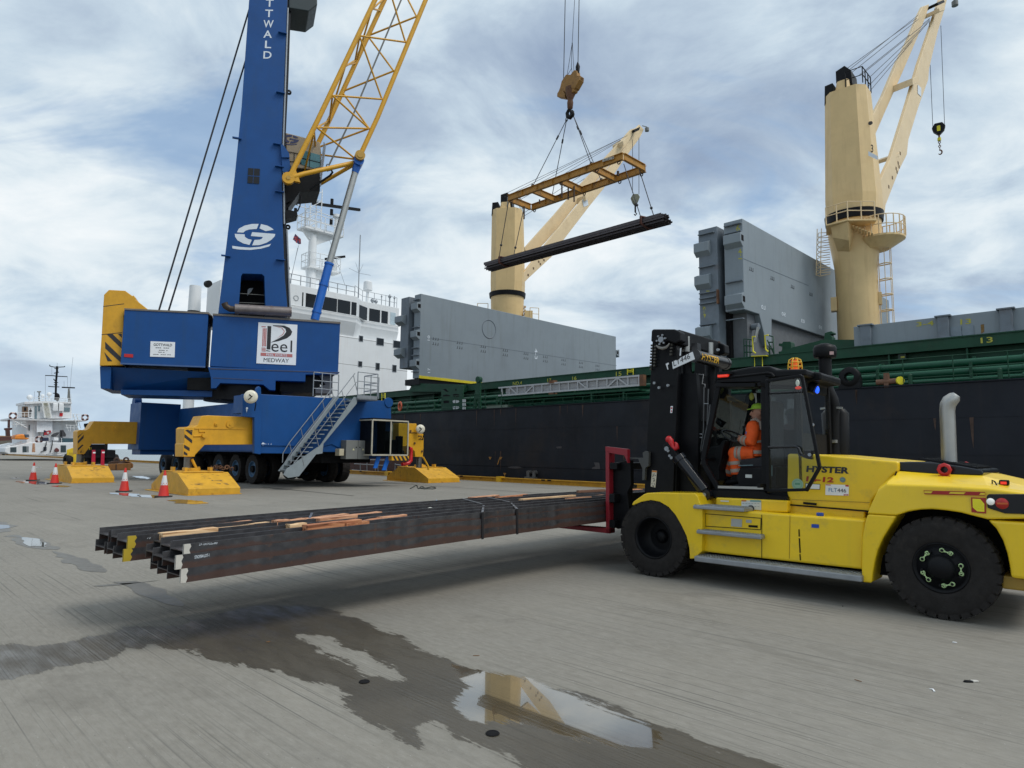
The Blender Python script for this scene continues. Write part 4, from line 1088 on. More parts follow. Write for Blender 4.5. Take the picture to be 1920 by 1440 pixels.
 for i, s in enumerate(wins):
  q = K('A3', s)
  xx = xs + 0.52
  for it in range(3):
   pp = [hit(SH, 0, xx, *p) for p in q]; yc_ = sum(p.y for p in pp) / 4; xx = facade_y(yc_) + 0.02
  ys = [min(p.y for p in pp), max(p.y for p in pp)]; zs = [sum(p.z for p in pp[2:]) / 2, sum(p.z for p in pp[:2]) / 2]
  zs = [19.35, 21.05]
  xa_, xb_ = facade_y(ys[0]) + 0.03, facade_y(ys[1]) + 0.03
  m = MB(SH); m.hexa([(xa_ - 0.06, ys[0], zs[0]), (xa_, ys[0], zs[0]), (xb_, ys[1], zs[0]), (xb_ - 0.06, ys[1], zs[0]), (xa_ - 0.06, ys[0], zs[1]), (xa_, ys[0], zs[1]), (xb_, ys[1], zs[1]), (xb_ - 0.06, ys[1], zs[1])])
  w_ = m.build('window', WIN if i < 8 else mat('window_sky', (0.45, 0.55, 0.60), 0.1), br)
  if i in (0, 5):
   m = MB(SH); yc_ = (ys[0] + ys[1]) / 2; m.lathe((facade_y(yc_) + 0.045, yc_, 20.2), (1, 0, 0), [(0.26, 0), (0.32, 0.01), (0.34, 0)], 20); m.build('clear_view_screen', GALV, w_)
 m = MB(SH)
 for (ya_, xa_), (yb_, xb_) in zip(fr_, fr_[1:]):
  m.tube([(xa_ + 0.25, ya_, 19.2), (xb_ + 0.25, yb_, 19.2)], 0.05, 6)
 m.build('grab_rail', WHITE, br)
 # railing and kit on the bridge roof
 m = MB(SH); m.rail([(xs - 3.4, NH + 0.2, zb1), (xs - 1.8, 36.6, zb1), (xs + 0.2, 37.3, zb1), (xs + 0.2, 46.2, zb1)], 1.3, 0.045, (1.0, 0.5), 1.3)
 m.rail([(xs + 0.2, 46.2, zb1), (xs - 1.4, 48.4, zb1), (xs - 1.4, 54, zb1)], 1.5, 0.03, (1.0, 0.5), 1.8); m.build('railing', GALV, br)
 for px, py in K('A3', '908,150'):
  q = hit(SH, 0, xs - 3, px, py); m = MB(SH); m.cyl((xs - 3, q.y, zb1), (xs - 3, q.y, q.z + 0.3), 0.28, 0.18, 12); m.cyl((xs - 3, q.y, q.z + 0.5), (xs - 3, q.y, q.z + 1.6), 0.62, 0.58, 20); m.sphere((xs - 3, q.y, q.z + 1.6), 0.58, 16, 8, (1, 1, 0.5)); m.build('radome', WHITE, br)
 m = MB(SH)
 q = hit(SH, 0, xs - 4, 672, 545); zt4 = hit(SH, 0, xs - 4, 674, 440).z
 m.tube([(xs - 4, q.y, zb1), (xs - 4, q.y, zt4)], 0.07, 6)
 for dx in (-1.6, -0.6, 0.6, 1.9): m.tube([(xs - 4, q.y, zb1 + 4.6), (xs - 4, q.y + dx, zt4 - 3.5 - abs(dx))], 0.025, 4)
 for px, pt, r_ in ((953, 190, 0.12), (1035, 155, 0.05), (1108, 155, 0.1), (1150, 170, 0.06), (985, 200, 0.1)):
  q = hit(SH, 0, xs - 4, *K('A3', '%d,%d' % (px, pt))[0]); m.tube([(xs - 4, q.y, zb1), (xs - 4, q.y, q.z)], r_, 6); m.sphere((xs - 4, q.y, q.z - 0.3), r_ * 2.5, 8, 6)
 m.build('antenna', GALV, br)
 # square windows on the wall below
 for s in ('835,528 865,530 865,575 835,572', '993,548 1052,553 1050,612 993,606', '1143,572 1200,576 1200,635 1143,630', '828,757 857,759 856,803 828,800', '985,772 1015,775 1014,832 984,829', '1135,790 1166,793 1165,850 1134,846'):
  q = P3(SH, 0, xs + 0.03, K('A3', s)); ys = sorted((q[0].y, q[1].y)); zs = sorted(((q[0].z + q[1].z) / 2, (q[2].z + q[3].z) / 2))
  m = MB(SH); m.box(xs - 0.02, xs + 0.06, ys[0] - 0.07, ys[1] + 0.07, zs[0] - 0.07, zs[1] + 0.07); w_ = m.build('window', GALV, acc, bevel=0.02)
  m = MB(SH); m.box(xs + 0.0, xs + 0.075, ys[0], ys[1], zs[0], zs[1]); m.build('pane', WIN, w_)
 m = MB(SH)
 for z in (8.6, 12.9, 16.4): m.box(xs - 0.01, xs + 0.012, y0, y1, z, z + 0.04)
 m.build('plate_seam', CABG, acc)
 # port bridge wing end with searchlight, and mooring deck kit left of the tower
 m = MB(SH); q = hit(SH, 0, xs - 4.3, *K('A2', '1097,62')[0]); m.cyl((xs - 4.3, q.y, q.z), (xs - 3.7, q.y, q.z), 0.42, 0.36, 16); m.build('searchlight', BLK, br)
 m = MB(SH); q = hit(SH, 0, xs - 10, *K('A2', '985,200')[0]); m.cyl((xs - 10, q.y, ZH), (xs - 10, q.y, q.z - 1.6), 0.62, n=24); m.cyl((xs - 10, q.y, q.z - 1.5), (xs - 10, q.y, q.z + 1.7), 0.72, 0.68, 24); m.build('life_raft_canister', WHITE, S)
 m = MB(SH); m.cyl((xs - 10, q.y, q.z - 1.62), (xs - 10, q.y, q.z - 1.48), 0.76, n=24); m.build('band', BLK, S)
 # mast
 mx_, my_ = xs - 4.5, None
 q0 = hit(SH, 0, mx_, 583, 530); my_ = q0.y
 zz = lambda py, px=583: hit(SH, 0, mx_, px, py).z
 m = MB(SH); m.tube([(mx_, my_, zb1), (mx_, my_, zz(440))], [0.68, 0.5], 16)
 for py, s0, s1 in ((434, 1.6, 3.9), (505, 0.8, 3.6)):
  z = zz(py)
  m.box(mx_ - 1, mx_ + 1, my_ - s0 - 0.2, my_ + s1 + 0.1, z, z + 0.22)
  m.hexa([(mx_ - 0.2, my_ - 0.6, z - 1.1), (mx_ + 0.2, my_ - 0.6, z - 1.1), (mx_ + 0.2, my_ + 0.6, z - 1.6), (mx_ - 0.2, my_ + 0.6, z - 1.6), (mx_ - 0.2, my_ - s0, z), (mx_ + 0.2, my_ - s0, z), (mx_ + 0.2, my_ + s1 - 0.4, z), (mx_ - 0.2, my_ + s1 - 0.4, z)])
 MS = m.build('signal_mast', WHITE, S)
 m = MB(SH)
 for py, s0, s1 in ((432, 1.7, 3.9), (503, 0.9, 3.6)):
  z = zz(py); m.rail([(mx_ + 1.1, my_ - s0, z), (mx_ + 1.1, my_ + s1, z), (mx_ - 1.1, my_ + s1, z), (mx_ - 1.1, my_ - s0, z), (mx_ + 1.1, my_ - s0, z)], 1.9, 0.05, (1.0, 0.5), 1.3)
 # lattice top
 zA, zB = zz(429), zz(352)
 for dx, dy in ((-0.7, -0.9), (0.7, -0.9), (0.7, 0.7), (-0.7, 0.7)): m.tube([(mx_ + dx, my_ + dy, zA), (mx_ + dx, my_ + dy, zB)], 0.07, 6)
 k = 0
 z = zA
 while z < zB - 1:
  for (a, b_) in (((0.7, -0.9), (0.7, 0.7)), ((-0.7, -0.9), (-0.7, 0.7)), ((0.7, -0.9), (-0.7, -0.9))):
   m.tube([(mx_ + a[0], my_ + a[1], z), (mx_ + b_[0], my_ + b_[1], z + 1.3)], 0.045, 5); m.tube([(mx_ + a[0], my_ + a[1], z), (mx_ + b_[0], my_ + b_[1], z)], 0.045, 5)
  z += 1.3
 for py in (410, 392, 372): m.tube([(mx_, my_ - 2.6, zz(py)), (mx_, my_ + 2.6, zz(py) - 0.2)], 0.06, 5)
 m.build('lattice', WHITE, MS)
 m = MB(SH)
 for py in (410, 392, 372):
  for s in (-2.6, 2.6): m.cyl((mx_, my_ + s, zz(py)), (mx_, my_ + s, zz(py) + 0.8), 0.22, n=8)
 m.build('navigation_light', BLK, MS)
 qy = hit(SH, 0, mx_ + 1, 612, 410); m = MB(SH); m.cyl((mx_, my_ + 3.4, zz(429)), (mx_, my_ + 3.4, zz(394)), 0.3, 0.25, 12); m.cyl((mx_, my_ + 3.4, zz(394)), (mx_, my_ + 3.4, zz(389)), 0.55, n=12); m.build('radar_pedestal', WHITE, MS)
 a, b_ = hit(SH, 0, mx_, 579, 382), hit(SH, 0, mx_, 637, 390); m = MB(SH); m.bar((mx_ , my_ + 3.4 - 3.7, a.z + 0.2), (mx_, my_ + 3.4 + 3.6, b_.z + 0.6), 0.35, 0.35); m.build('radar_scanner', BLK, MS)
 m = MB(SH); z = zz(470); m.cyl((mx_, my_ + 3.4, zz(500)), (mx_, my_ + 3.4, zz(478)), 0.35, n=10); m.build('radar_pedestal', WHITE, MS)
 m = MB(SH); m.bar((mx_ - 0.6, my_ + 2.2, zz(477)), (mx_ + 0.6, my_ + 4.6, zz(468)), 0.3, 0.25); m.build('radar_scanner', BLK, MS)
 m = MB(SH)
 for a, b_ in (((612, 433), (647, 535)), ((560, 460), (541, 540)), ((558, 465), (538, 560))):
  q = P3(SH, 0, mx_, [a, b_]); m.tube(q, 0.03, 4)
 m.build('stay_wire', GALV, MS)
 fl = P3(SH, 0, mx_, K('A8', '932,342 978,385 980,425 960,428 912,388'))
 m = MB(SH); m.face(fl); f_ = m.build('flag', mat('flag_navy', (0.03, 0.035, 0.10), 0.7), MS)
 m = MB(SH)
 for s in ('922,360 978,398 976,408 918,372', '948,358 956,364 944,420 934,410', '934,346 938,350 976,420 970,422', '976,384 978,392 918,392 914,386'):
  m.face([p + Vector((0.02, 0, 0)) for p in P3(SH, 0, mx_, K('A8', s))])
 m.build('flag_cross', mat('flag_red', (0.35, 0.05, 0.06), 0.7), f_)
 return S
SHIP = bulk_carrier()
# ================================================================== MOBILE HARBOUR CRANE
def tyre_wheel(M, c, r, w, rim_r, root, tyre_mat, rim_mat, side=-1, dish=0.12, lugs=22, hubr=0.12, name='wheel', treads=True):
 """wheel with axis along local y of frame M; side = -1: outer face towards -y"""
 c = Vector(c)
 m = MB(M)
 h = w / 2
 prof = [(rim_r, -h * 0.80), (rim_r * 1.10, -h * 0.94), (rim_r * 1.25, -h * 0.95), (r * 0.80, -h), (r * 0.92, -h * 0.95), (r * 0.965, -h * 0.8), (r * 0.97, 0), (r * 0.965, h * 0.8), (r * 0.92, h * 0.95), (r * 0.80, h), (rim_r * 1.1, h * 0.96), (rim_r, h * 0.8)]
 m.lathe(c, (0, 1, 0), prof, 40)
 if treads:
  for s in (-1, 1):
   for k in range(lugs):
    t = 2 * math.pi * (k + (0.5 if s > 0 else 0)) / lugs; dt = math.pi / lugs * 0.80
    p = []
    for rr_ in (r * 0.90, r * 1.0):
     for a, y in ((t - dt, s * h * 0.97), (t + dt, s * h * 0.97), (t + dt * 0.8, s * h * 0.12), (t - dt * 0.8, s * h * 0.12)):
      q_ = 0.985 if abs(y) > h * 0.5 else 1.0
      p.append(c + Vector((math.sin(a) * rr_ * q_, y, math.cos(a) * rr_ * q_)))
    m.hexa(p)
 t = m.build(name, tyre_mat, root)
 m = MB(M)
 s = side
 m.lathe(c, (0, 1, 0), [(rim_r * 1.02, s * h * 0.78), (rim_r * 1.03, s * h * 0.90), (rim_r * 0.97, s * h * 0.90), (rim_r * 0.93, s * h * 0.6), (rim_r * 0.88, s * (h - dish)), (hubr * 1.5, s * (h - dish) * 0.96), (hubr * 1.4, s * (h - dish) * 0.96 + s * 0.03), (hubr, s * (h - dish) + s * 0.08), (0.001, s * (h - dish) + s * 0.08)], 32)
 m.lathe(c, (0, 1, 0), [(rim_r * 1.02, -s * h * 0.78), (0.001, -s * h * 0.7)], 24)
 rm = m.build('rim', rim_mat, t)
 return t, rm
def harbour_crane():
 H = thing('harbour_crane', 'blue mobile harbour crane with yellow lattice jib standing on yellow outrigger pads', 'mobile crane', W(38, 18, 0))
 E0 = -29.8; YP = 13.0
 # ---------------- chassis
 ep = TX(SH, E0, K('S', '488,739 733,752 735,858 690,860 640,842 622,833 603,838 590,851 488,850'))
 m = MB(SH)
 m.prism(ep, E0 - 0.06, E0, 'x')
 ztop = ep[0][1]; y1 = ep[1][0]
 m.box(-46.5, E0 - 0.06, 15.2, y1, 1.75, ztop - 0.02)
 ch = m.build('chassis', BLUE, H, bevel=0.02)
 m = MB(SH)
 m.prism(TX(SH, E0 + 0.12, K('S', '455,739 480,737 482,728 485.5,724 489.5,727 490,740 489,852 477,850 477,783 455,781')), E0 - 0.1, E0 + 0.12, 'x')
 m.box(E0 - 1.8, E0 - 0.1, YP + 0.15, 15.3, 3.5, ztop - 0.02)
 m.build('outrigger_housing', BLUE, H, bevel=0.02)
 m = MB(SH)
 fp = TY(SH, YP, K('S', '245,757 265,757 264,845 245,843'))
 fx0, fx1 = fp[0][0], fp[1][0]; fz = fp[0][1]
 m.box(fx0, fx1, YP, 15.3, 1.75, fz); m.cyl((fx0 + 0.2, YP + 0.1, fz + 0.1), (fx0 + 0.2, YP + 0.5, fz + 0.1), 0.32, n=14)
 m.box(fx0 + 0.2, fx1 - 0.3, YP + 0.2, 15.3, 1.45, 1.8)
 m.build('outrigger_housing', BLUE, H, bevel=0.02)
 m = MB(SH); m.box(fx0 + 1.0, E0 - 1.8, 15.3, 15.34, 1.7, ztop - 0.1); m.build('side_plate', BLUE, ch)
 m = MB(SH); m.box(E0 - 0.05, E0 + 0.05, 13.4, y1 - 0.2, 1.82, 2.0) if False else m.bar((E0 + 0.02, 13.8, 2.05), (E0 + 0.02, 16.4, 2.05), 0.06, 0.05); m.build('ledge', BLUE, ch)
 q = P3(SH, 0, E0 + 0.02, K('A6', '800,345 830,310')); m = MB(SH); m.cyl((E0 - 0.1, y1 - 0.15, ztop + 0.05), (E0 + 0.05, y1 - 0.15, ztop + 0.05), 0.26, n=14); m.build('lifting_eye', BLUE, ch)
 m = MB(SH)
 for px in (1240, 1263, 1288):
  q = P3(SH, 0, E0 + 0.006, K('A5', '%d,552 %d,552 %d,534' % (px - 9, px + 9, px))); m.face(q)
 q = P3(SH, 0, E0 + 0.006, K('A5', '1216,542'))[0]; m.cyl(q - Vector((0.004, 0, 0)), q + Vector((0.004, 0, 0)), 0.075, n=14)
 m.build('warning_decal', TXTW, ch)
 q = P3(SH, 0, E0 + 0.13, K('A5', '1068,258 1062,228 1075,228')); m = MB(SH); m.face(q); m.cyl(q[0] + Vector((0, 0, 0.2)), q[0] + Vector((0.01, 0, 0.2)), 0.05); m.build('hook_decal', TXTW, ch)
 # ---------------- wheels
 xs_ = [hit(SH, 1, 15.7, px, 868).x for px in (472, 440.5, 409)]
 dx = (xs_[0] - xs_[2]) / 2
 xs_ = [xs_[0], xs_[1], xs_[2]] + [hit(SH, 1, 15.7, px, 865).x for px in (359, 329, 305)]
 for i, x in enumerate(xs_):
  tyre_wheel(SH, (x, 15.95, 0.80), 0.79, 0.5, 0.42, H, RUB, BLUEH, -1, 0.14, treads=(i < 3))
  tyre_wheel(SH, (x, 16.75, 0.80), 0.79, 0.5, 0.42, H, RUB, BLUEH, -1, 0.14, treads=False)
  tyre_wheel(SH, (x, 20.2, 0.80), 0.79, 0.5, 0.42, H, RUB, BLUEH, -1, 0.14, treads=(i < 2))
  tyre_wheel(SH, (x, 21.0, 0.80), 0.79, 0.5, 0.42, H, RUB, BLUEH, 1, 0.14, treads=(i < 2))
 m = MB(SH)
 for x in xs_: m.cyl((x, 15.7, 0.8), (x, 21.2, 0.8), 0.18, n=10); m.box(x - 0.3, x + 0.3, 17.2, 20.0, 0.7, 1.7)
 m.box(-46, E0 - 0.5, 17.2, 20.0, 1.2, 1.75)
 m.build('axle', BLKM, H)
 # ---------------- outrigger beams, jacks and pads
 def hazard(root, quads, ax, val, c):
  m = MB(SH)
  for s in quads: m.face(P3(SH, ax, val, K(c, s)))
  m.build('hazard_stripe', TXTK, root)
 def pad(u0, n0, L=4.4, wd=2.3, rot=0, label=None):
  Pm = SH @ Matrix.Translation((-u0, n0, 0)) @ Matrix.Rotation(R(rot), 4, 'Z')     # front-left bottom corner, local -x runs away along the quay
  m = MB(Pm)
  m.box(-L - 0.05, 0.05, -0.05, wd + 0.05, 0.0, 0.03)
  pr = [(-L, 0.03), (-L, 0.26), (-L * 0.72, 0.86), (-L * 0.30, 0.86), (0, 0.27), (0, 0.03)]
  m.prism([(-2.0, 0.03), (-2.0, 0.86), (-1.3, 0.86), (0, 0.27), (0, 0.03)], 0.0, wd, 'y')
  m.prism([(-L, 0.03), (-L, 0.26), (-L * 0.74, 0.84), (-2.0, 0.84), (-2.0, 0.03)], wd * 0.10, wd * 0.20, 'y')
  m.prism([(-L, 0.03), (-L, 0.26), (-L * 0.74, 0.84), (-2.0, 0.84), (-2.0, 0.03)], wd * 0.74, wd * 0.84, 'y')
  m.box(-L * 0.76, -1.25, wd * 0.1, wd * 0.9, 0.86, 0.89)
  p = m.build('outrigger_pad', YELP, H, bevel=0.015, label=label)
  m = MB(Pm)
  for y in (0.25, 0.75): m.box(-L * 0.7, -L * 0.64, wd * y - 0.05, wd * y + 0.05, 0.89, 1.05); m.box(-L * 0.42, -L * 0.36, wd * y - 0.05, wd * y + 0.05, 0.89, 1.05)
  cen = Vector((-L * 0.53, wd * 0.5, 0.89))
  m.cyl(cen, cen + Vector((0, 0, 0.12)), 0.36, n=18); m.build('jack_seat', YELP, p)
  # worn paint patches on the sloping face
  sx, sz = -1.3, 0.86
  m = MB(Pm)
  rr_ = random.Random(int(u0 * 10))
  for k in range(16):
   t0 = rr_.uniform(0.1, 0.8); t1 = t0 + rr_.uniform(0.02, 0.06); y0 = rr_.uniform(0.1, 0.8) * wd; y1_ = y0 + rr_.uniform(0.03, 0.25)
   pt = lambda t, y: (sx * (1 - t), y, sz - (sz - 0.27) * t + 0.006)
   m.face([pt(t0, y0), pt(t0 + 0.01, y1_), pt(t1, y1_ - 0.05), pt(t1 - 0.02, y0 + 0.04)])
  m.build('bare_patch', mat('bare_steel', (0.14, 0.09, 0.05), 0.7, var=0.4), p)
  return p, Pm @ cen
 pA, cA = pad(27.45, 9.85, 5.0, 2.05)
 pB, cB = pad(40.5, 8.75, 6.0, 1.95)
 pC, cC = pad(30.9, 24.4, 4.5, 2.4)
 def beam_a(xf, y_out, ch_pts, c, cen, root_lbl, x_thick=1.0, rod=True):
  pts = TX(SH, xf, K(c, ch_pts))
  m = MB(SH); m.prism(pts, xf - x_thick, xf, 'x')
  return m.build('outrigger_beam', YEL2, H, bevel=0.02, label=root_lbl), pts
 xa = E0 - 0.3
 bA, ptsA = beam_a(xa, 0, '1145,300 1140,545 690,548 603,640 603,655 497,655 497,540 505,535 505,402 525,386 600,386 625,370 662,288 720,282', 'A5', cA, 'near outrigger beam, extended over the pad with hazard stripes')
 hazard(bA, ['515,415 540,410 578,435 578,462 560,452', '510,450 578,505 576,535 508,480', '505,545 555,575 555,605 505,575', '503,605 535,625 535,645 503,632', '555,415 580,415 580,432'], 0, xa + 0.008, 'A5')
 m = MB(SH)
 for s, r_ in (('917,362', 0.17), ('793,360', 0.08)):
  q = P3(SH, 0, xa, K('A5', s))[0]; m.cyl(q, q + Vector((0.05, 0, 0)), r_, n=18); m.cyl(q, q + Vector((0.08, 0, 0)), r_ * 0.35, n=10)
 a = P3(SH, 0, xa + 0.01, K('A5', '600,398 1145,408')); m.bar(a[0], a[1], 0.03, 0.04)
 a = P3(SH, 0, xa + 0.01, K('A5', '590,470 690,470 690,430 640,430 640,400 600,400')); m.tube(a, 0.03, 6)
 q = P3(SH, 0, xa, K('A5', '682,463'))[0]; m.cyl(q, q + Vector((0.1, 0, 0)), 0.1, n=12)
 m.build('beam_fitting', YEL2, bA)
 def jack(cen, ztop_, root):
  m = MB(SH); c_ = SH.inverted() @ cen; m.cyl((c_.x, c_.y, 0.95), (c_.x, c_.y, ztop_), 0.17, n=18); m.build('jack_leg', mat('jack_steel', (0.20, 0.19, 0.17), 0.35, 0.6, dirt=0.4, dscale=4), root)
  return c_
 q = hit(SH, 0, xa - 0.5, 385, 850);
 cj = Vector((xa - 0.5, hit(SH, 0, xa - 0.5, 352, 850).y * 0 + hit(SH, 0, xa - 0.5, 353, 862).y, 0))
 cj = hit(SH, 0, xa - 0.45, 352.5, 870)
 m = MB(SH); m.cyl((cj.x, cj.y, 0.95), (cj.x, cj.y, ptsA[4][1] + 0.3), 0.17, n=18); m.build('jack_leg', mat('jack_steel', (0.20, 0.19, 0.17), 0.35, 0.6, dirt=0.4, dscale=4), bA)
 q = P3(SH, 0, xa - 0.2, K('A5', '575,675 625,780 628,825 605,822 640,785')); m = MB(SH); m.tube(q[:3], 0.06, 6); m.tube(q[3:], 0.05, 6); m.build('pad_handle', YEL2, bA)
 # far landside beam
 xb = fx1 - 0.5
 pts = TX(SH, xb, K('A4', '1240,630 1235,828 825,828 760,920 695,920 697,715 720,700 770,705 800,690 845,622'))
 m = MB(SH); m.prism(pts, xb - 1.0, xb, 'x'); bB = m.build('outrigger_beam', YEL2, H, bevel=0.02, label='far outrigger beam, extended towards the moored coaster')
 hazard(bB, ['700,800 755,745 752,775 700,826', '702,760 750,722 740,735 702,775', '700,868 740,832 752,838 700,890', '720,905 735,880 733,905'], 0, xb + 0.008, 'A4')
 m = MB(SH)
 for s, r_ in (('1048,683', 0.22), ('938,681', 0.09)):
  q = P3(SH, 0, xb, K('A4', s))[0]; m.cyl(q, q + Vector((0.06, 0, 0)), r_, n=18); m.cyl(q, q + Vector((0.1, 0, 0)), r_ * 0.35, n=10)
 m.build('beam_fitting', YEL2, bB)
 q = hit(SH, 0, xb - 0.5, *K('A4', '722,960')[0]); m = MB(SH); m.cyl((q.x, q.y, 0.9), (q.x, q.y, pts[3][1] + 0.2), 0.2, n=16); m.build('jack_leg', _m['jack_steel'], bB)
 # seaside beam near end
 xc = E0 - 0.6
 pts = TX(SH, xc, K('A6', '900,545 1060,548 1078,640 1125,640 1125,760 1118,850 1050,848 1045,800 990,752 900,752'))
 m = MB(SH); m.prism(pts, xc - 1.0, xc, 'x'); bC = m.build('outrigger_beam', YEL2, H, bevel=0.02, label='seaside outrigger beam behind the glazed ground cabin')
 m = MB(SH)
 a = P3(SH, 0, xc + 0.01, K('A6', '995,630 1070,632')); m.bar(a[0], a[1], 0.03, 0.04)
 for s in ('1005,615', '1042,725', '1108,797'):
  q = P3(SH, 0, xc, K('A6', s))[0]; m.cyl(q, q + Vector((0.05, 0, 0)), 0.06, n=10)
 a = P3(SH, 0, xc + 0.01, K('A6', '1075,660 1105,660 1105,675 1080,690 1120,690')); m.tube(a, 0.03, 5)
 m.build('beam_fitting', mat('fitting_dark', (0.10, 0.05, 0.02), 0.6), bC)
 q = hit(SH, 0, xc - 0.4, *K('A6', '1083,900')[0]); m = MB(SH); m.cyl((q.x, q.y, 0.9), (q.x, q.y, pts[5][1] + 0.2), 0.16, n=16); m.build('jack_leg', _m['jack_steel'], bC)
 q = P3(SH, 0, xc, K('A6', '1120,850 1165,930 1168,965 1175,925')); m = MB(SH); m.tube(q[:3], 0.06, 6); m.build('pad_handle', YEL2, bC)
 # ---------------- mirrors
 for c, s, x, r_ in (('A5', '1105,115', E0 + 0.5, 0.30), ('A6', '1096,598', xc + 0.3, 0.26)):
  q = P3(SH, 0, x, K(c, s))[0]; m = MB(SH); m.lathe(q, (1, -0.5, 0), [(0.001, 0.06), (r_ * 0.6, 0.045), (r_, 0.0), (r_, -0.03), (0.001, -0.03)], 22); mm = m.build('mirror', mat('mirror_face', (0.72, 0.68, 0.55), 0.25), H)
  m = MB(SH); m.tube([q + Vector((0.05, -0.1, 0.1)), q + Vector((0.06, 0.15, -0.1)), q + Vector((0, 0.25, -0.3)), q + Vector((-0.2, 0.3, -0.6))], 0.025, 6); m.tube([q + Vector((0.07, -0.15, -0.15)), q + Vector((0.07, 0.12, 0.1))], 0.02, 5); m.build('bracket', BLK, mm)
 # ---------------- access stair, platform, cabinets, ground cabin
 xs2 = E0 + 0.95
 m = MB(SH)
 st = TX(SH, xs2, K('S', '531,890 537,879 600,835 664,744 670,746 668,757 606,832 604,850 592,852 560,893 540,896'))
 m.prism(st, xs2 - 0.03, xs2 + 0.03, 'x')
 st2 = TX(SH, xs2, K('S', '537,884 644,742 652,743 548,886'))
 m.prism(st2, xs2 - 0.83, xs2 - 0.78, 'x')
 p0 = TX(SH, xs2, K('S', '541,886'))[0]; p1 = TX(SH, xs2, K('S', '662,748'))[0]
 for k in range(17):
  t = (k + 0.5) / 17; y = p0[0] + (p1[0] - p0[0]) * t; z = p0[1] + (p1[1] - p0[1]) * t
  m.box(xs2 - 0.8, xs2, y - 0.12, y + 0.12, z - 0.02, z + 0.02)
 stair = m.build('stair', LGREY, H)
 m = MB(SH)
 for dx_ in (0.03, -0.8):
  q = P3(SH, 0, xs2, K('S', '545,868 546,852 560,835 665,700')) if dx_ > 0 else P3(SH, 0, xs2, K('S', '545,868 546,850 558,830 640,725'))
  q = [Vector((xs2 + dx_, v.y, v.z)) for v in q]
  m.tube(q, 0.022, 6)
  m.tube([v + Vector((0, 0.12, -0.42)) for v in q[1:]], 0.018, 6)
  for t in (0.0, 0.25, 0.5, 0.75, 0.97):
   a = q[2].lerp(q[3], t); m.tube([a, a + Vector((0, 0.3, -0.95))], 0.018, 6)
 m.build('handrail', GALV, stair)
 m = MB(SH)
 pl = TX(SH, xs2, K('A6', '520,290 700,290 700,345 520,345'))
 m.box(xs2 - 1.3, xs2 + 0.1, pl[0][0], pl[1][0], pl[2][1], pl[2][1] + 0.06); m.box(xs2 + 0.05, xs2 + 0.1, pl[0][0], pl[1][0], pl[2][1], pl[0][1])
 m.rail([(xs2 + 0.08, pl[0][0], pl[0][1]), (xs2 + 0.08, pl[1][0], pl[0][1]), (xs2 - 1.3, pl[1][0] + 0.1, pl[0][1]), (xs2 - 1.3, pl[1][0] + 1.0, pl[0][1])], 1.15, 0.022, (1.0, 0.6, 0.3), 0.8)
 m.rail([(xs2 - 1.4, pl[0][0] - 1.6, pl[0][1] - 0.1), (xs2 - 1.4, pl[0][0] - 0.2, pl[0][1] - 0.1)], 1.2, 0.022, (1.0, 0.66, 0.33), 0.5)
 m.build('access_platform', GALV, H)
 m = MB(SH); q = TX(SH, E0 + 0.5, K('A6', '430,697 640,697 637,868 425,868')); m.box(E0, E0 + 0.5, q[0][0], q[1][0], q[2][1], q[0][1]); cb = m.build('electric_cabinet', CABG, H, bevel=0.015)
 m = MB(SH); ym = (q[0][0] + q[1][0]) / 2; m.box(E0 + 0.5, E0 + 0.504, ym - 0.008, ym + 0.008, q[2][1], q[0][1]); m.cyl((E0 + 0.5, ym - 0.1, 2.0), (E0 + 0.52, ym - 0.1, 2.0), 0.03); m.cyl((E0 + 0.5, ym + 0.1, 2.0), (E0 + 0.52, ym + 0.1, 2.0), 0.03); m.build('door_gap', BLK, cb)
 m = MB(SH)
 for s in ('485,788 503,788 494,770', '570,788 590,788 580,770'): m.face(P3(SH, 0, E0 + 0.506, K('A6', s)))
 m.build('warning_decal', mat('decal_cream', (0.65, 0.62, 0.35), 0.5), cb)
 m = MB(SH); q = TX(SH, E0 + 0.6, K('A6', '367,775 410,775 410,838 367,838')); m.box(E0 + 0.2, E0 + 0.6, q[0][0], q[1][0], q[2][1], q[0][1]); m.build('socket_box', mat('socket_beige', (0.45, 0.40, 0.28), 0.5), H, bevel=0.02)
 # ground cabin: glazed box
 xg = E0 + 1.2
 q = TX(SH, xg, K('A6', '668,522 835,522 990,525 985,832 840,832 657,830'))
 ya, yb_, yc_ = q[0][0], q[1][0], q[2][0]; z0, z1 = q[4][1], q[1][1]
 m = MB(SH)
 for y in (ya, yb_ - 0.0, yc_):
  m.box(xg - 0.06, xg, y - 0.035, y + 0.035, z0, z1); m.box(xg - 1.5, xg - 1.44, y - 0.035, y + 0.035, z0, z1)
 for z in (z0, z1):
  m.box(xg - 0.058, xg - 0.002, ya, yc_, z - 0.04, z + 0.04); m.box(xg - 1.5, xg - 1.44, ya, yc_, z - 0.04, z + 0.04)
  for y in (ya, yc_): m.box(xg - 1.44, xg - 0.06, y - 0.03, y + 0.03, z - 0.035, z + 0.035)
 gc = m.build('ground_cabin', mat('frame_cream', (0.42, 0.39, 0.31), 0.5), H, bevel=0.008)
 m = MB(SH); m.box(xg - 1.5, xg, ya, yc_, z1 + 0.04, z1 + 0.1); m.box(xg - 1.42, xg - 0.08, ya + 0.04, yc_ - 0.04, z0 + 0.05, z0 + 0.09); m.box(xg - 1.42, xg - 1.38, ya + 0.04, yb_, z0, z1); m.box(xg - 1.42, xg - 0.08, ya + 0.04, ya + 0.07, z0, z1); m.box(xg - 1.42, xg - 0.5, yb_ - 0.04, yb_ - 0.01, z0, z1); m.build('roof', BLK, gc)  # roof slab and floor, plus black panels added so the left pane looks dark
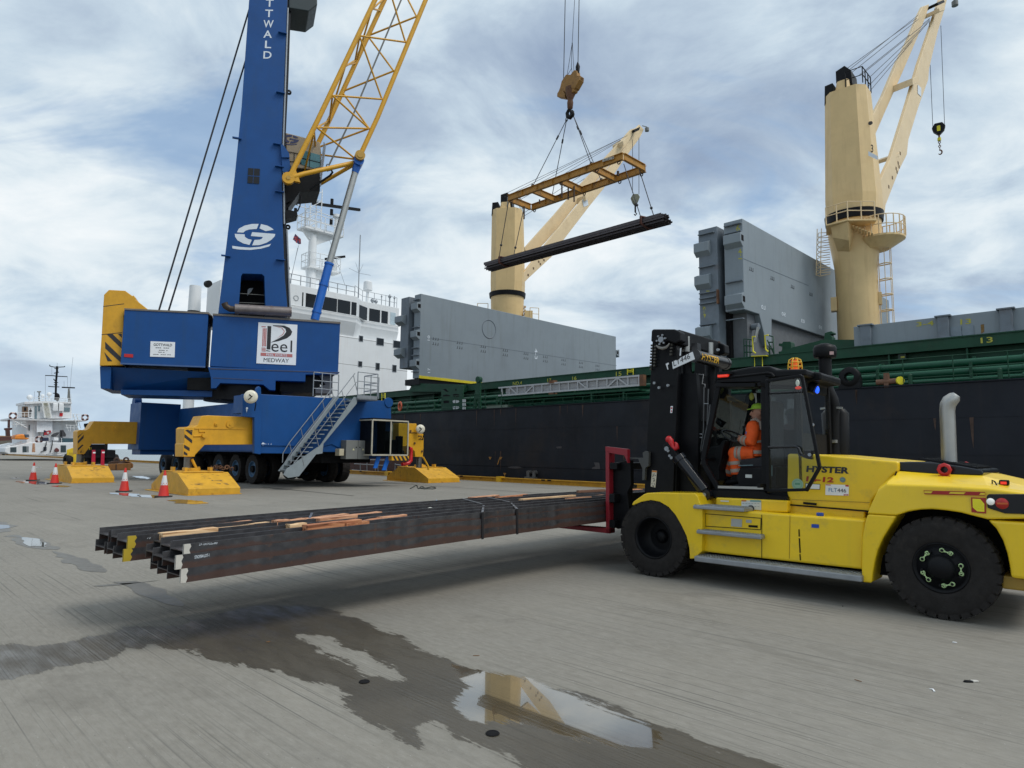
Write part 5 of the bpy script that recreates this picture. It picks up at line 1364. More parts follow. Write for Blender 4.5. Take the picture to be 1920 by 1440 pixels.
 m = MB(SH); m.box(xg - 0.03, xg - 0.022, ya + 0.04, yb_ - 0.04, z0 + 0.04, z1 - 0.04); m.box(xg - 0.03, xg - 0.022, yb_ + 0.04, yc_ - 0.04, z0 + 0.04, z1 - 0.04); m.build('pane', GLASS, gc)
 m = MB(SH); m.box(xg - 0.9, xg - 0.4, yb_ + 0.2, yb_ + 0.7, z0 + 0.1, z0 + 0.8); m.box(xg - 0.95, xg - 0.85, yb_ + 0.2, yb_ + 0.7, z0 + 0.8, z0 + 1.25); m.box(xg - 0.6, xg - 0.3, yc_ - 0.4, yc_ - 0.1, z0 + 0.1, z0 + 1.0); m.build('seat', BLK, gc, bevel=0.04)
 m = MB(SH); hz = TX(SH, xg, K('A6', '838,840 992,840 986,880 838,880')); m.box(xg - 0.3, xg + 0.01, hz[0][0], hz[1][0], hz[2][1], hz[0][1]); hb = m.build('hazard_board', YEL2, gc)
 m = MB(SH)
 for k in range(4):
  x = 862 + k * 37; m.face(P3(SH, 0, xg + 0.016, K('A6', '%d,841 %d,841 %d,879 %d,879' % (x - 16, x + 3, x + 22, x + 3))))
 m.build('hazard_stripe', TXTK, hb)
 m = MB(SH); q = P3(SH, 0, xg - 0.2, K('A6', '995,770 1012,775 1010,880 990,905 930,915')); m.tube(q, 0.1, 8); m.build('red_hose', RED, H)
 for s in ('705,842 740,842 705,950 672,950', '790,842 830,842 785,968 750,968'):
  m = MB(SH); m.prism(TX(SH, xg - 0.3, K('A6', s)), xg - 0.34, xg - 0.28, 'x'); m.build('cabin_step', BLUEL, gc)
 # ---------------- slewing ring and upper works
 T68 = R(68)
 CS = frame((-16, 38, 0), (math.sin(T68), math.cos(T68), 0), (-math.cos(T68), math.sin(T68), 0))
 m = MB(CS); m.cyl((0.6, 2.4, 4.7), (0.6, 2.4, 6.6), 2.2, 2.2, 32); m.box(2.6, 4.9, 0.6, 4, 5.3, 6.55); m.box(-2.4, 1.5, 0.8, 4, 5.2, 6.5)
 m.build('slewing_ring', BLK, H)
 m = MB(CS); q = TY(CS, 0.4, K('A3', '465,880 595,880 600,1040 540,1040 530,965 470,1000')); m.prism(TY(CS, 0.4, K('A3', '470,880 595,885 590,1045 440,1040 440,1000 530,965')), 0.4, 2.2); m.build('gearbox_cover', mat('cover_grey', (0.10, 0.10, 0.11), 0.6), H)
 D0, D1 = 0.0, 4.2
 rb = TY(CS, D0, K('S', '400,590 638,606 634,699 393,687'))
 m = MB(CS); m.prism(rb, D0, D1); mh = m.build('machinery_house', BLUE, H, bevel=0.03, label='blue machinery house carrying the port sign')
 m = MB(CS); m.prism(TY(CS, D0 - 0.05, K('S', '399,587.5 638.5,603.5 638.5,607 399,591')), D0 - 0.05, D1); m.build('roof_edge', mat('roof_edge_grey', (0.16, 0.14, 0.12), 0.6), mh)
 m = MB(CS); m.prism(TY(CS, D0 - 0.12, K('A2', '1103,806 1130,905 1130,1000 1175,998 1215,952 1600,966 1660,1015 1710,1018 1712,930 1990,928 1990,855') + K('A3', '350,935 350,875 648,862 655,850 648,845')) if False else TY(CS, D0 - 0.12, K('A2', '1103,806 1130,905 1130,1000 1175,998 1215,952 1600,966 1660,1015 1710,1018 1712,930') + K('A3', '348,938 350,875 640,870 655,862 655,850')), D0 - 0.12, D0 + 0.5)
 m.build('base_frame', BLUE, H, bevel=0.02)
 m = MB(CS); a = P3(CS, 1, D0 - 0.13, K('A2', '1125,822 1920,852') ); a2 = P3(CS, 1, D0 - 0.13, K('A3', '655,858')); m.bar(a[0], a2[0], 0.02, 0.05); a = P3(CS, 1, D0 - 0.13, K('A2', '1150,905 1600,925')); m.bar(a[0], a[1], 0.015, 0.03); m.build('weld_seam', mat('seam_rust', (0.05, 0.055, 0.09), 0.6), H)
 lb = TY(CS, D0, K('A2', '352,290 1108,328 1078,806 316,772'))
 m = MB(CS); m.prism(lb, D0, D1); ww = m.build('winch_house', BLUE, H, bevel=0.03, label='blue winch house next to the yellow counterweight')
 m = MB(CS); m.prism(TY(CS, D0 - 0.04, K('A2', '348,278 1108,313 1145,350 1108,330 352,292')), D0 - 0.04, D1); m.build('roof_edge', _m['roof_edge_grey'], ww)
 m = MB(CS); m.prism(TY(CS, D0 - 0.03, K('A2', '316,768 1080,800 1080,812 314,782')), D0 - 0.03, D0); m.build('sill', mat('sill_blue', (0.05, 0.11, 0.26), 0.5), ww)
 m = MB(CS); ct = TY(CS, D0 + 0.45, K('A2', '130,800 235,806 1195,826')); cbm = TY(CS, D0 + 0.9, K('A2', '150,1006 235,1010 400,1014 1195,1045')); xl_, xr_ = ct[0][0], ct[2][0]; zt2, zb2 = ct[0][1], cbm[1][1]
 m.hexa([(cbm[0][0], D0 + 0.5, zb2), (cbm[1][0], D0 + 0.5, zb2), (cbm[1][0], D1 - 0.2, zb2), (cbm[0][0], D1 - 0.2, zb2), (xl_, D0 + 0.45, zt2), (ct[1][0], D0 + 0.45, zt2), (ct[1][0], D1 - 0.2, zt2), (xl_, D1 - 0.2, zt2)])
 m.hexa([(cbm[1][0], D0 + 1.5, zb2), (xr_, D0 + 1.9, cbm[3][1]), (xr_, D1 - 0.2, cbm[3][1]), (cbm[1][0], D1 - 0.2, zb2), (ct[1][0], D0 + 0.5, zt2), (xr_, D0 + 0.5, zt2 - 0.02), (xr_, D1 - 0.2, zt2 - 0.02), (ct[1][0], D1 - 0.2, zt2)]); m.prism(TY(CS, D0 + 1.0, K('A2', '318,1010 318,1055 600,1062 1190,1078 1190,1020')), D0 + 1.0, D1 - 0.4)
 m.build('counterweight_frame', BLUE, H, bevel=0.02)
 cw = TY(CS, D0 + 0.28, K('A2', '168,156 212,112 358,120 425,168 432,160 452,182 452,200 560,285 560,330 345,340 335,790 128,796 134,700 146,520 160,270'))
 m = MB(CS); m.prism(cw, D0 + 0.28, D1 - 0.3); cwo = m.build('counterweight', YEL2, H, bevel=0.12)
 m = MB(CS)
 for s in ('188,508 243,508 326,588 324,640', '292,508 328,508 328,545', '178,580 180,640 316,765 320,718', '170,672 200,755 243,755'): m.face(P3(CS, 1, D0 + 0.27, K('A2', s)))
 m.build('hazard_stripe', TXTK, cwo)
 m = MB(CS);
 for s in ('160,262 348,238', '146,515 332,497'):
  a = P3(CS, 1, D0 + 0.275, K('A2', s)); m.bar(a[0], a[1], 0.01, 0.03)
 m.build('joint', TXTK, cwo)
 # signs
 def plate(root, c, s, y, matl, name, label=None):
  p = TY(CS, y, K(c, s)); m_ = MB(CS); m_.prism(p, y, y + 0.03); return m_.build(name, matl, root, label=label)
 sg = plate(ww, 'A2', '587,575 808,583 803,720 582,713', -0.03, WHT, 'sign')
 m = MB(CS); letter_px(m, CS, 1, -0.036, 'GOTTWALD', K('A2', '614,616 780,621 615,593'), 0.03)
 for s, t in (('632,636 757,640 632,626', 'Hafenmobilkran'), ('650,658 742,661 650,649', 'HMK 7608 B'), ('655,675 715,678 655,667', 'Typ HMK'), ('612,695 728,699 612,687', 'Max. Tragkraft'), ('738,699 770,700 738,690', '2007')):
  a = P3(CS, 1, -0.036, K('A2', s)); k = 7
  for i in range(k):
   if (i * 7 + len(t)) % 5 == 0: continue
   p = a[0].lerp(a[1], i / k); q2 = a[0].lerp(a[1], (i + 0.8) / k); h_ = (a[2] - a[0]) * 0.6; m.face([p, q2, q2 + h_, p + h_])
 m.build('lettering', TXTK, sg)
 sr = plate(ww, 'A2', '350,688 430,692 428,722 348,716', -0.03, RED, 'notice')
 sp = plate(mh, 'A2', '1558,404 1909,427 1894,791 1539,774', -0.03, WHT, 'sign', 'white port company sign')
 Y_ = -0.037
 m = MB(CS)
 for s in ('1640,437 1674,440 1666,650 1632,648', '1688,431 1790,434 1840,456 1862,490 1850,520 1815,548 1740,574 1668,586 1735,552 1785,522 1808,490 1800,462 1770,446 1690,438',
              '1628,655 1665,662 1665,668 1628,664'): m.face(P3(CS, 1, Y_, K('A2', s)))
 letter_px(m, CS, 1, Y_, 'ee', K('A2', '1672,668 1818,674 1674,596'), 0.0)
 m.face(P3(CS, 1, Y_, K('A2', '1848,568 1863,569 1860,674 1845,673')))
 letter_px(m, CS, 1, Y_, 'MEDWAY', K('A2', '1604,760 1831,769 1606,724'), 0.0)
 m.build('lettering', TXTK, sp)
 m = MB(CS)
 for k in range(3):
  x = 1594 + k * 13; m.face(P3(CS, 1, Y_, K('A2', '%d,458 %d,459 %d,622 %d,621' % (x + 3, x + 12, x + 6, x - 3))))
 for y in (440, 632, 645, 658): m.face(P3(CS, 1, Y_, K('A2', '1586,%d 1624,%d 1624,%d 1586,%d' % (y, y + 1, y + 9, y + 8))))
 m.face(P3(CS, 1, Y_, K('A2', '1578,677 1864,692 1863,720 1577,706')))
 m.face(P3(CS, 1, Y_ - 0.001, K('A2', '1700,440 1770,452 1795,485 1780,516 1720,550 1775,512 1788,485 1765,456')))
 m.build('emblem', REDR, sp)
 m = MB(CS); letter_px(m, CS, 1, Y_ - 0.006, 'PEEL PORTS', K('A2', '1628,705 1815,714 1629,685'), 0.01); m.build('lettering', TXTW, sp)
 # exhaust silencer on the roof
 m = MB(CS); a = P3(CS, 1, -0.15, K('A2', '1345,283 1855,312')); m.cyl(a[0], a[1], 0.29, n=24)
 for t in (0.23, 0.63): p = a[0].lerp(a[1], t); m.cyl(p, p + (a[1] - a[0]).normalized() * 0.06, 0.31, n=24)
 ex = m.build('exhaust_silencer', MUFF, H)
 e = P3(CS, 1, -0.15, K('A2', '1350,287 1300,283 1265,262 1252,232')); m = MB(CS); m.tube(e, [0.17, 0.18, 0.18, 0.19], 14); m.build('elbow', mat('burnt_pipe', (0.06, 0.045, 0.035), 0.5, 0.5), ex)
 # ---------------- tower
 tw = TY(CS, 0.5, K('S', '409,588 440,330 453,200 467,0 476,-130 542,-130 539,0 533,150 528,275 530,420 534,520 540,590 497.5,590 497.5,573 495.5,518 491,514 455,513 452,518 447.5,573 447,588'))
 m = MB(CS); m.prism(tw, 0.5, 3.3); T = m.build('tower', BLUE, H, bevel=0.02)
 m = MB(CS); m.prism(TY(CS, 2.2, K('S', '440,600 446,505 503,505 508,600')), 2.2, 2.26); m.build('doorway_wall', BLKM, T)
 m = MB(CS); q = P3(CS, 1, 0.9, K('A8', '472,830 690,845')); m.tube(q, 0.02, 5); q = P3(CS, 1, 0.9, K('A8', '472,905 690,912')); m.tube(q, 0.02, 5); m.build('doorway_rail', CABG, T)
 m = MB(CS); m.face(P3(CS, 1, 2.19, K('A8', '540,848 543,800 556,788 588,785 574,812'))); m.build('gap', mat('gap_light', (0.6, 0.66, 0.7), 0.6), T)  # pale face stands in for sky light glinting through the tower
 m = MB(CS); m.prism(TY(CS, 0.47, K('A1', '838,864 898,868 894,945 834,941')), 0.47, 0.5); wd = m.build('window', WIN, T)
 m = MB(CS)
 for s in ('866,866 868,866 863,943 861,943', '836,902 896,906 896,909 836,905'): m.face(P3(CS, 1, 0.464, K('A1', s)))
 m.build('glazing_bar', BLUE, wd)
 # side channel with pipework
 m = MB(CS); m.prism(TY(CS, 0.8, K('S', '539,0 542,-130 548,-130 546,0 541,150 535,275 537,420 541,520 546,590 540,590 534,520 530,420 528,275 533,150')), 0.9, 3.0); m.build('cable_channel', BLKG, T)
 m = MB(CS); q = P3(CS, 1, 0.5, K('S', '540,15 531,270 533,420')); m.tube(q, 0.05, 6); q = P3(CS, 1, 0.5, K('S', '538,430 544,585')); m.tube(q, 0.05, 6); m.build('pipe', GALV, T)
 m = MB(CS)
 for s in ('775,710', '718,1315', '985,740', '995,855', '995,985', '1000,475', '1010,168', '1000,1335'):
  q = P3(CS, 1, 0.4, K('A1', s))[0]; m.box(q.x - 0.2, q.x + 0.3, 0.3, 0.5, q.z - 0.03, q.z + 0.03)
 m.build('step_bracket', BLUE, T)
 m = MB(CS)
 for s in ('1047,475', '1042,1168', '1038,1380'):
  q = P3(CS, 1, 1.0, K('A1', s))[0]; m.lathe(q, (0, 1, 0), [(0.05, -0.04), (0.16, -0.04), (0.16, 0.04), (0.05, 0.04), (0.05, -0.04)], 14)
 m.build('guide_eye', BLK, T)
 m = MB(CS); m.prism(TY(CS, 0.9, K('S', '541,-60 594,-40 594,14 578,26 541,20')), 0.6, 3.0); m.build('rope_sheave_box', mat('sheave_dark', (0.02, 0.035, 0.04), 0.5), T, bevel=0.05)
 lt = MB(CS)
 for ch_, cx_, cy_, w_ in (('T', 948, 15, 40), ('T', 945, 68, 40), ('W', 942, 122, 52), ('A', 938, 175, 44), ('L', 940, 228, 32), ('D', 937, 282, 42), ('O', 951, -38, 44), ('G', 954, -92, 44)):
  letter_px(lt, CS, 1, 0.49, ch_, K('A1', '%f,%f %f,%f %f,%f' % (cx_ - w_ / 2 - 1, cy_ + 19, cx_ + w_ / 2 - 1, cy_ + 20, cx_ - w_ / 2 + 1, cy_ - 19)), 0.035)
 lt.build('lettering', TXTW, T)
 lt = MB(CS)
 def emblem(lt, val, fx):
  for s in ('455,330 470,300 520,274 580,261 633,261 617,302 560,306 525,316 508,332', '652,262 705,275 742,296 756,309 690,320 640,298', '437,342 518,346 520,366 545,384 577,391 558,433 505,420 460,395 441,368',
                  '580,328 769,343 764,362 738,390 700,414 640,434 579,437 598,392 640,390 658,383 668,368 569,360', '416,440 480,449 560,455 640,449 735,424 718,445 650,464 560,474 470,470 418,462'):
   lt.face(P3(CS, 1, val, [fx(p) for p in K('A8', s)]))
 emblem(lt, 0.49, lambda p: p)
 lt.build('emblem', TXTW, T)
 m = MB(CS)
 for a, b in (((468, 15), (298, 582)), ((461, 112), (316, 583))):
  q = P3(CS, 1, 1.6, [a, b]); m.tube(q, 0.05, 6)
 m.build('stay_rope', CABLE, H)
 # ---------------- operator cab behind the jib foot
 m = MB(CS)
 m.prism(TY(CS, 1.9, K('A7', '230,183 430,233 640,298 655,420 655,600 640,632 290,600 236,480')), 1.9, 4.2)
 cabo = m.build('operator_cab', TAN, H, bevel=0.05)
 m = MB(CS); m.prism(TY(CS, 1.87, K('A7', '425,385 520,420 640,452 648,590 560,610 405,560')), 1.87, 1.9); m.build('window', mat('cab_window_teal', (0.07, 0.20, 0.23), 0.1), cabo)
 m = MB(CS)
 for s in ('520,418 528,418 515,600 507,600', '400,480 648,540 648,548 400,488', '236,405 430,440 430,446 236,411', '236,515 420,545 420,551 236,521', '330,425 336,425 334,530 328,530'): m.prism(TY(CS, 1.85, K('A7', s)), 1.85, 1.88)
 m.build('glazing_bar', BLK, cabo)
 m = MB(CS); m.prism(TY(CS, 1.8, K('A7', '300,600 650,632 640,770 630,890 430,880 220,900 205,1000 225,1080 330,1000 640,850 610,700')) if False else TY(CS, 1.8, K('A7', '250,640 645,640 640,880 420,900 215,900')), 1.8, 4.0); m.prism(TY(CS, 1.4, K('A7', '195,800 330,800 400,900 310,1030 260,1100 205,1070')), 1.2, 3.0); m.build('cab_platform', BLK, H)
 m = MB(CS); m.prism(TY(CS, 0.6, K('A7', '218,1135 260,1110 365,1130 372,1180 235,1218')), 0.6, 1.6); m.prism(TY(CS, 1.1, K('A7', '220,1000 295,975 285,1010 225,1040')), 1.0, 1.2); m.build('floodlight', BLK, H)
 m = MB(CS); q = P3(CS, 1, 1.8, K('A7', '705,330 690,440 640,830')); m.tube(q, 0.05, 5); q = P3(CS, 1, 1.8, K('A7', '690,300 640,700')); m.tube(q, 0.04, 5)
 for k in range(9):
  a = P3(CS, 1, 1.8, K('A7', '%d,%d %d,%d' % (650 - k * 2, 470 + k * 40, 695 - k * 5, 480 + k * 42))); m.tube(a, 0.03, 5)
 m.build('cab_ladder', GALV, H)
 lt = MB(CS); emblem(lt, 1.885, lambda p: (545.5 + (p[0] - 478.0) * 0.40, 262.5 + (p[1] - 444.0) * 0.40 + (p[0] - 478) * 0.05)); lt.build('emblem', mat('emblem_blue', (0.03, 0.04, 0.12), 0.5), cabo)
 m = MB(CS); m.prism(TY(CS, 0.3, K('A7', '165,300 215,350 270,430 275,480 180,480')), 0.3, 0.6); m.prism(TY(CS, 0.3, K('A7', '180,480 275,490 290,600 250,660 190,640')), 0.4, 0.6); m.build('jib_bracket', BLUE, T)
 # ---------------- lattice jib
 ny, fy, ry = 0.1, 2.7, 1.4
 def N_(px, py): return hit(CS, 1, ny, px, py)
 def F_(px, py): return hit(CS, 1, fy, px, py)
 def R_(px, py): return hit(CS, 1, ry, px, py)
 JB = MB(CS)
 JB.tube([N_(543, 332), N_(597, 223), N_(703, 0), N_(765, -130)], 0.155, 12)
 JB.tube([F_(560, 350), F_(595, 271.6), F_(620, 220), F_(721, 0), F_(783, -130)], 0.155, 12)
 JB.tube([R_(675, 292), R_(708, 220), R_(798, 0), R_(852, -130)], 0.155, 12)
 JB.tube([N_(545, 334), N_(570, 326), R_(664, 305)], [0.17, 0.15, 0.14], 12)
 JB.tube([F_(560, 353), F_(568, 364), R_(664, 308)], [0.17, 0.14, 0.13], 12)
 q = N_(540.5, 335); JB.cyl(q - Vector((0, 0.16, 0)), q + Vector((0, 0.16, 0)), 0.36, n=22); JB.hexa([q + Vector(v) for v in ((-0.2, -0.12, -0.1), (0.7, -0.12, -0.15), (0.7, 0.12, -0.15), (-0.2, 0.12, -0.1), (-0.05, -0.12, 0.3), (0.35, -0.12, 0.7), (0.35, 0.12, 0.7), (-0.05, 0.12, 0.3))])
 q = F_(556, 357); JB.cyl(q - Vector((0, 0.16, 0)), q + Vector((0, 0.16, 0)), 0.36, n=22)
 jibo = JB.build('lattice_jib', YEL2, H)
 m = MB(CS)
 q = N_(540.5, 335); m.cyl(q - Vector((0, 0.2, 0)), q + Vector((0, 0.2, 0)), 0.13, n=16)
 q = R_(672, 299); m.cyl(q - Vector((0, 0.75, 0)), q + Vector((0, 0.5, 0)), 0.32, n=24); m.cyl(q - Vector((0, 0.8, 0)), q + Vector((0, 0.5, 0)), 0.2, n=20)
 m.build('pin', mat('pin_brass', (0.45, 0.27, 0.06), 0.4, 0.4), jibo)
 LN = [(594, 239), (623, 179), (648, 122), (674, 67), (698, 15)]
 RN = [(692, 241), (716, 186), (738, 133), (760, 79), (781, 31), (800, -12)]
 FN = [(595, 277), (617, 226), (641, 172), (667, 118), (693, 62), (716, 12)]
 m = MB(CS); r_ = 0.062
 tb = lambda a, b: m.tube([a, b], r_, 7)
 tb(N_(*LN[0]), R_(*RN[0])); tb(N_(*LN[0]), R_(664, 296)); tb(N_(*LN[1]), R_(*RN[1])); tb(N_(*LN[1]), R_(*RN[0])); tb(N_(*LN[3]), R_(*RN[3])); tb(N_(*LN[3]), R_(*RN[1]))
 tb(N_(*LN[4]), R_(*RN[4])) if False else tb(N_(724, -40), R_(*RN[3]))
 tb(F_(*FN[0]), R_(*RN[0])); tb(F_(600, 290), R_(662, 298)); tb(F_(*FN[2]), R_(*RN[2])); tb(F_(*FN[2]), R_(*RN[0])); tb(F_(693, 66), R_(*RN[4])); tb(F_(693, 72), R_(*RN[2])); tb(F_(745, -40), R_(*RN[4])); tb(N_(*LN[2]), R_(*RN[1])) if False else None
 for a, b in ((LN[0], FN[1]), ((648, 122), (667, 118)), ((697, 16), (713, 20))): tb(N_(*a), F_(*b))
 tb(N_(589, 245), F_(592, 285)); tb(N_(623, 182), F_(617, 232)); tb(N_(648, 122), F_(617, 222)); tb(N_(648, 124), F_(668, 112)); tb(N_(674, 70), F_(665, 118)); tb(N_(697, 18), F_(668, 116)); tb(N_(697, 18), F_(722, -5)); tb(F_(566, 340), N_(588, 252))
 m.build('bracing', YEL2, jibo)
 m = MB(CS); m.tube([R_(617, 309), R_(660, 220), R_(752, 0), R_(806, -130)], 0.055, 7); q = R_(615, 311); m.lathe(q, (0, 1, 0), [(0.06, -0.03), (0.13, -0.03), (0.13, 0.03), (0.06, 0.03), (0.06, -0.03)], 14); m.build('walkway_rail', CABG, jibo)
 m = MB(CS); q = P3(CS, 1, ry - 0.2, K('A7', '720,640 775,630 790,660 760,700 520,860')); m.tube(q, 0.07, 6); q = P3(CS, 1, 1.0, K('A7', '395,920 410,960 400,1060 370,1130')); m.tube(q, 0.04, 6); m.build('hose', BLK, jibo)
 m = MB(CS); a = R_(671, 305); b = hit(CS, 1, ry, 617, 495); c = hit(CS, 1, ry, 590, 600)
 m.cyl(a, b, 0.205, n=24); cyo = m.build('luffing_cylinder', STEEL, H)
 m = MB(CS); m.cyl(b, c, 0.265, n=24); d = (c - b).normalized();
 for t in (0.0, 0.38, 0.86): p = b.lerp(c, t); m.cyl(p - d * 0.06, p + d * 0.06, 0.30, n=24)
 m.build('barrel', BLUEL, cyo)
 m = MB(CS); q = a; m.cyl(q + Vector((0, -0.5, 0.0)), q + Vector((0, 0.4, 0.0)), 0.33, n=20); m.cyl(q, q + (b - a).normalized() * 0.75, 0.30, 0.22, n=20); m.build('rod_eye', BLUEL, cyo)
 return H
CRANE = harbour_crane()
# ================================================================== HEAVY FORKLIFT
_ex = Vector((2.67, -2.41, 0)).normalized(); _ey = Vector((-_ex.y, _ex.x, 0))
FK = frame((2.14, 10.07, 0), _ex, _ey)      # local x towards the rear of the truck, y away from the camera
TYRE_R = 0.565
def heavy_forklift():
 F = thing('forklift_truck', 'large yellow forklift truck with black mast carrying steel beams, its cab door open', 'forklift', FK @ Vector((1.8, 1.2, 0)))
 # wheels
 for y, s in ((0.17, -1), (2.35, 1)):
  tyre_wheel(FK, (-0.04, y, TYRE_R), TYRE_R, 0.34, 0.30, F, RUB, BLK, s, 0.30, 30, 0.07)
  t, rm = tyre_wheel(FK, (3.62, y, TYRE_R), TYRE_R, 0.36, 0.27, F, RUB, BLK, s, 0.05, 30, 0.10)
  if s < 0:
   c = Vector((3.62, y - 0.135, TYRE_R))
   for k in range(5):
    m = MB(FK); a = R(18 + 72 * k + 72)
    pa = c + Vector((math.sin(a - 0.23) * 0.195, 0, math.cos(a - 0.23) * 0.195)); pb = c + Vector((math.sin(a + 0.23) * 0.195, 0, math.cos(a + 0.23) * 0.195))
    for p in (pa, pb): m.lathe(p, (0, 1, 0), [(0.012, -0.012), (0.024, -0.012), (0.026, 0.0)], 14)
    mid = (pa + pb) / 2; d = (pb - pa).normalized(); nn = Vector((d.z, 0, -d.x))
    o = Vector((0, -0.012, 0))
    m.face([pa + nn * 0.02 + o, mid + nn * 0.004 + o, mid - nn * 0.004 + o, pa - nn * 0.02 + o]); m.face([pb + nn * 0.02 + o, mid + nn * 0.004 + o, mid - nn * 0.004 + o, pb - nn * 0.02 + o])
    m.build('wheel_nut_indicator', mat('indicator_lime', (0.45, 0.62, 0.30), 0.5), rm)
   for k in range(10):
    m = MB(FK); a = R(36 * k + 5); p = Vector((3.62, y - 0.12, TYRE_R)) + Vector((math.sin(a) * 0.195, 0, math.cos(a) * 0.195)); m.cyl(p, p - Vector((0, 0.03, 0)), 0.016, n=8); m.build('wheel_nut', BLK, rm)
 # second (inner) drive tyres
 for y in (0.52, 2.0): tyre_wheel(FK, (-0.04, y, TYRE_R), TYRE_R, 0.30, 0.30, F, RUB, BLK, -1, 0.1, treads=False)
 # chassis and axle, dark
 m = MB(FK); m.box(-0.5, 4.2, 0.75, 1.8, 0.42, 0.9); m.cyl((-0.04, 0.4, TYRE_R), (-0.04, 2.1, TYRE_R), 0.16, n=14); m.box(3.3, 3.95, 0.5, 2.0, 0.35, 0.75); m.box(0.5, 3.0, 0.35, 2.1, 0.36, 0.6)
 m.build('chassis', BLKM, F)
 # front mudguards
 fd = K('C3', '310,510 325,482 420,415 450,405 560,402 700,406 880,408 905,440 945,560 945,720 940,930 870,995 832,998 826,900 800,790 752,690 700,600 640,532 560,484 480,470 400,484 320,516')
 pf = TY(FK, 0.0, fd)
 m = MB(FK); m.prism(pf, 0.0, 0.62); m.build('mudguard', YEL, F, bevel=0.018)
 m = MB(FK); m.prism(pf, 1.9, 2.52); m.build('mudguard', YEL, F, bevel=0.018)
 # side body
 bd = K('S', '1306,950 1386,958 1440,962 1622,975 1618,1068 1428,1047 1316,1034')
 pb = TY(FK, 0.10, bd)
 m = MB(FK); m.prism(pb, 0.10, 2.42); body = m.build('body', YEL, F, bevel=0.025)
 m = MB(FK); m.prism(TY(FK, 0.46, K('S', '1303,933 1478,936 1478,905 1622,930 1622,985 1306,965')), 0.44, 2.1); m.build('deck_panel', YEL, F, bevel=0.015)
 m = MB(FK); m.prism(TY(FK, 0.30, K('C3', '1065,445 1715,474 1710,582 1490,575 1300,560 1065,540')), 0.30, 2.1); m.build('cab_base', YEL, F, bevel=0.02)
 def strip(root, pts, c, y, w, matl, name):
  q = P3(FK, 1, y - 0.004, K(c, pts)); mm = MB(FK)
  for a, b in zip(q, q[1:]): mm.bar(a, b, 0.006, w)
  return mm.build(name, matl, root)
 strip(body, '972,592 1474,632 1470,735 972,703 972,592', 'C3', 0.10, 0.008, BLK, 'panel_gap')
 strip(body, '1480,600 1480,995', 'C3', 0.10, 0.006, BLK, 'panel_gap')
 strip(body, '880,545 945,720 945,940', 'C3', 0.10, 0.006, BLK, 'panel_gap')
 strip(body, '165,985 160,1310', 'C4', 0.10, 0.003, mat('gap_soft', (0.25, 0.16, 0.02), 0.6), 'panel_gap')
 def decal(root, pts, c, y, matl, name='decal', off=0.006):
  mm = MB(FK); mm.face(P3(FK, 1, y - off, K(c, pts))); return mm.build(name, matl, root)
 for s, c in (('1360,692 1443,697 1443,718 1360,712', 'C3'), ('228,1090 237,1090 239,1145 229,1144', 'C4'), ('230,1156 240,1157 246,1266 236,1266', 'C4'), ('235,1275 244,1276 247,1322 238,1322', 'C4')): decal(body, s, c, 0.10, BLKM, 'slot')
 decal(body, '1205,635 1303,642 1300,712 1203,705', 'C3', 0.10, mat('decal_grey', (0.42, 0.43, 0.40), 0.5)); decal(body, '1338,645 1388,648 1388,675 1338,672', 'C3', 0.10, mat('decal_grey', (0.42, 0.43, 0.40), 0.5))
 decal(body, '326,1050 382,1053 382,1081 326,1077', 'C4', 0.10, mat('decal_blue', (0.01, 0.06, 0.35), 0.5))
 m = MB(FK); q = P3(FK, 1, 0.2, K('C4', '388,975')); m.box(q[0].x - 0.045, q[0].x + 0.035, 0.2, 0.26, q[0].z - 0.03, q[0].z + 0.015); m.build('blue_strap', mat('decal_blue', (0, 0, 0)), body, bevel=0.01)
 cbd = 0.30
 DG, DW = mat('decal_teal', (0.20, 0.36, 0.36), 0.5), mat('decal_pale', (0.62, 0.64, 0.60), 0.5)
 decal(body, '1297,470 1475,476 1475,560 1297,545', 'C3', cbd, DW); decal(body, '1375,466 1473,470 1473,488 1375,484', 'C3', cbd, DG, off=0.008); decal(body, '1297,466 1340,468 1340,482 1297,480', 'C3', cbd, mat('decal_orange', (0.6, 0.2, 0.03), 0.5), off=0.008)
 m = MB(FK); q = P3(FK, 1, cbd - 0.01, K('C3', '1385,542 1385,524 1418,542')); r_ = (q[2] - q[0]).length; m.cyl(q[0], q[0] - Vector((0, 0.03, 0)), r_ * 0.8, n=16); m.build('filler_cap', BLK, body)
 decal(body, '1108,470 1185,474 1185,486 1108,482', 'C3', cbd, DW)
 m = MB(FK)
 for i in range(6):
  for j in range(2):
   x, y = 1305 + i * 27, 498 + j * 26; m.face(P3(FK, 1, cbd - 0.009, K('C3', '%d,%d %d,%d %d,%d %d,%d' % (x, y, x + 18, y + 1, x + 18, y + 4, x, y + 3))))
 m.build('small_print', CABG, body)
 # steps
 GR = mat('step_grating', (0.34, 0.36, 0.36), 0.45, 0.5, var=0.3, scale=30, bump=0.6, bscale=90)
 for s, y0, y1, z_, c, w in (('860,518 1320,538', -0.04, 0.30, None, 'C3', 0.05), ('890,743 1470,782', -0.05, 0.10, None, 'C3', 0.06)):
  q = P3(FK, 1, y0, K(c, s)); z = (q[0].z + q[1].z) / 2
  m = MB(FK); m.box(q[0].x, q[1].x, y0, y1, z - 0.05, z - 0.004); st = m.build('step', GALV, F, bevel=0.01)
  m = MB(FK); m.box(q[0].x + 0.01, q[1].x - 0.01, y0 + 0.01, y1, z - 0.004, z + 0.002)
  k = int((q[1].x - q[0].x) / 0.035)
  for i in range(k):
   for j in range(max(2, int((y1 - y0) / 0.05))): m.box(q[0].x + 0.02 + i * 0.035, q[0].x + 0.035 + i * 0.035, y0 + 0.015 + j * 0.05, y0 + 0.04 + j * 0.05, z + 0.002, z + 0.009)
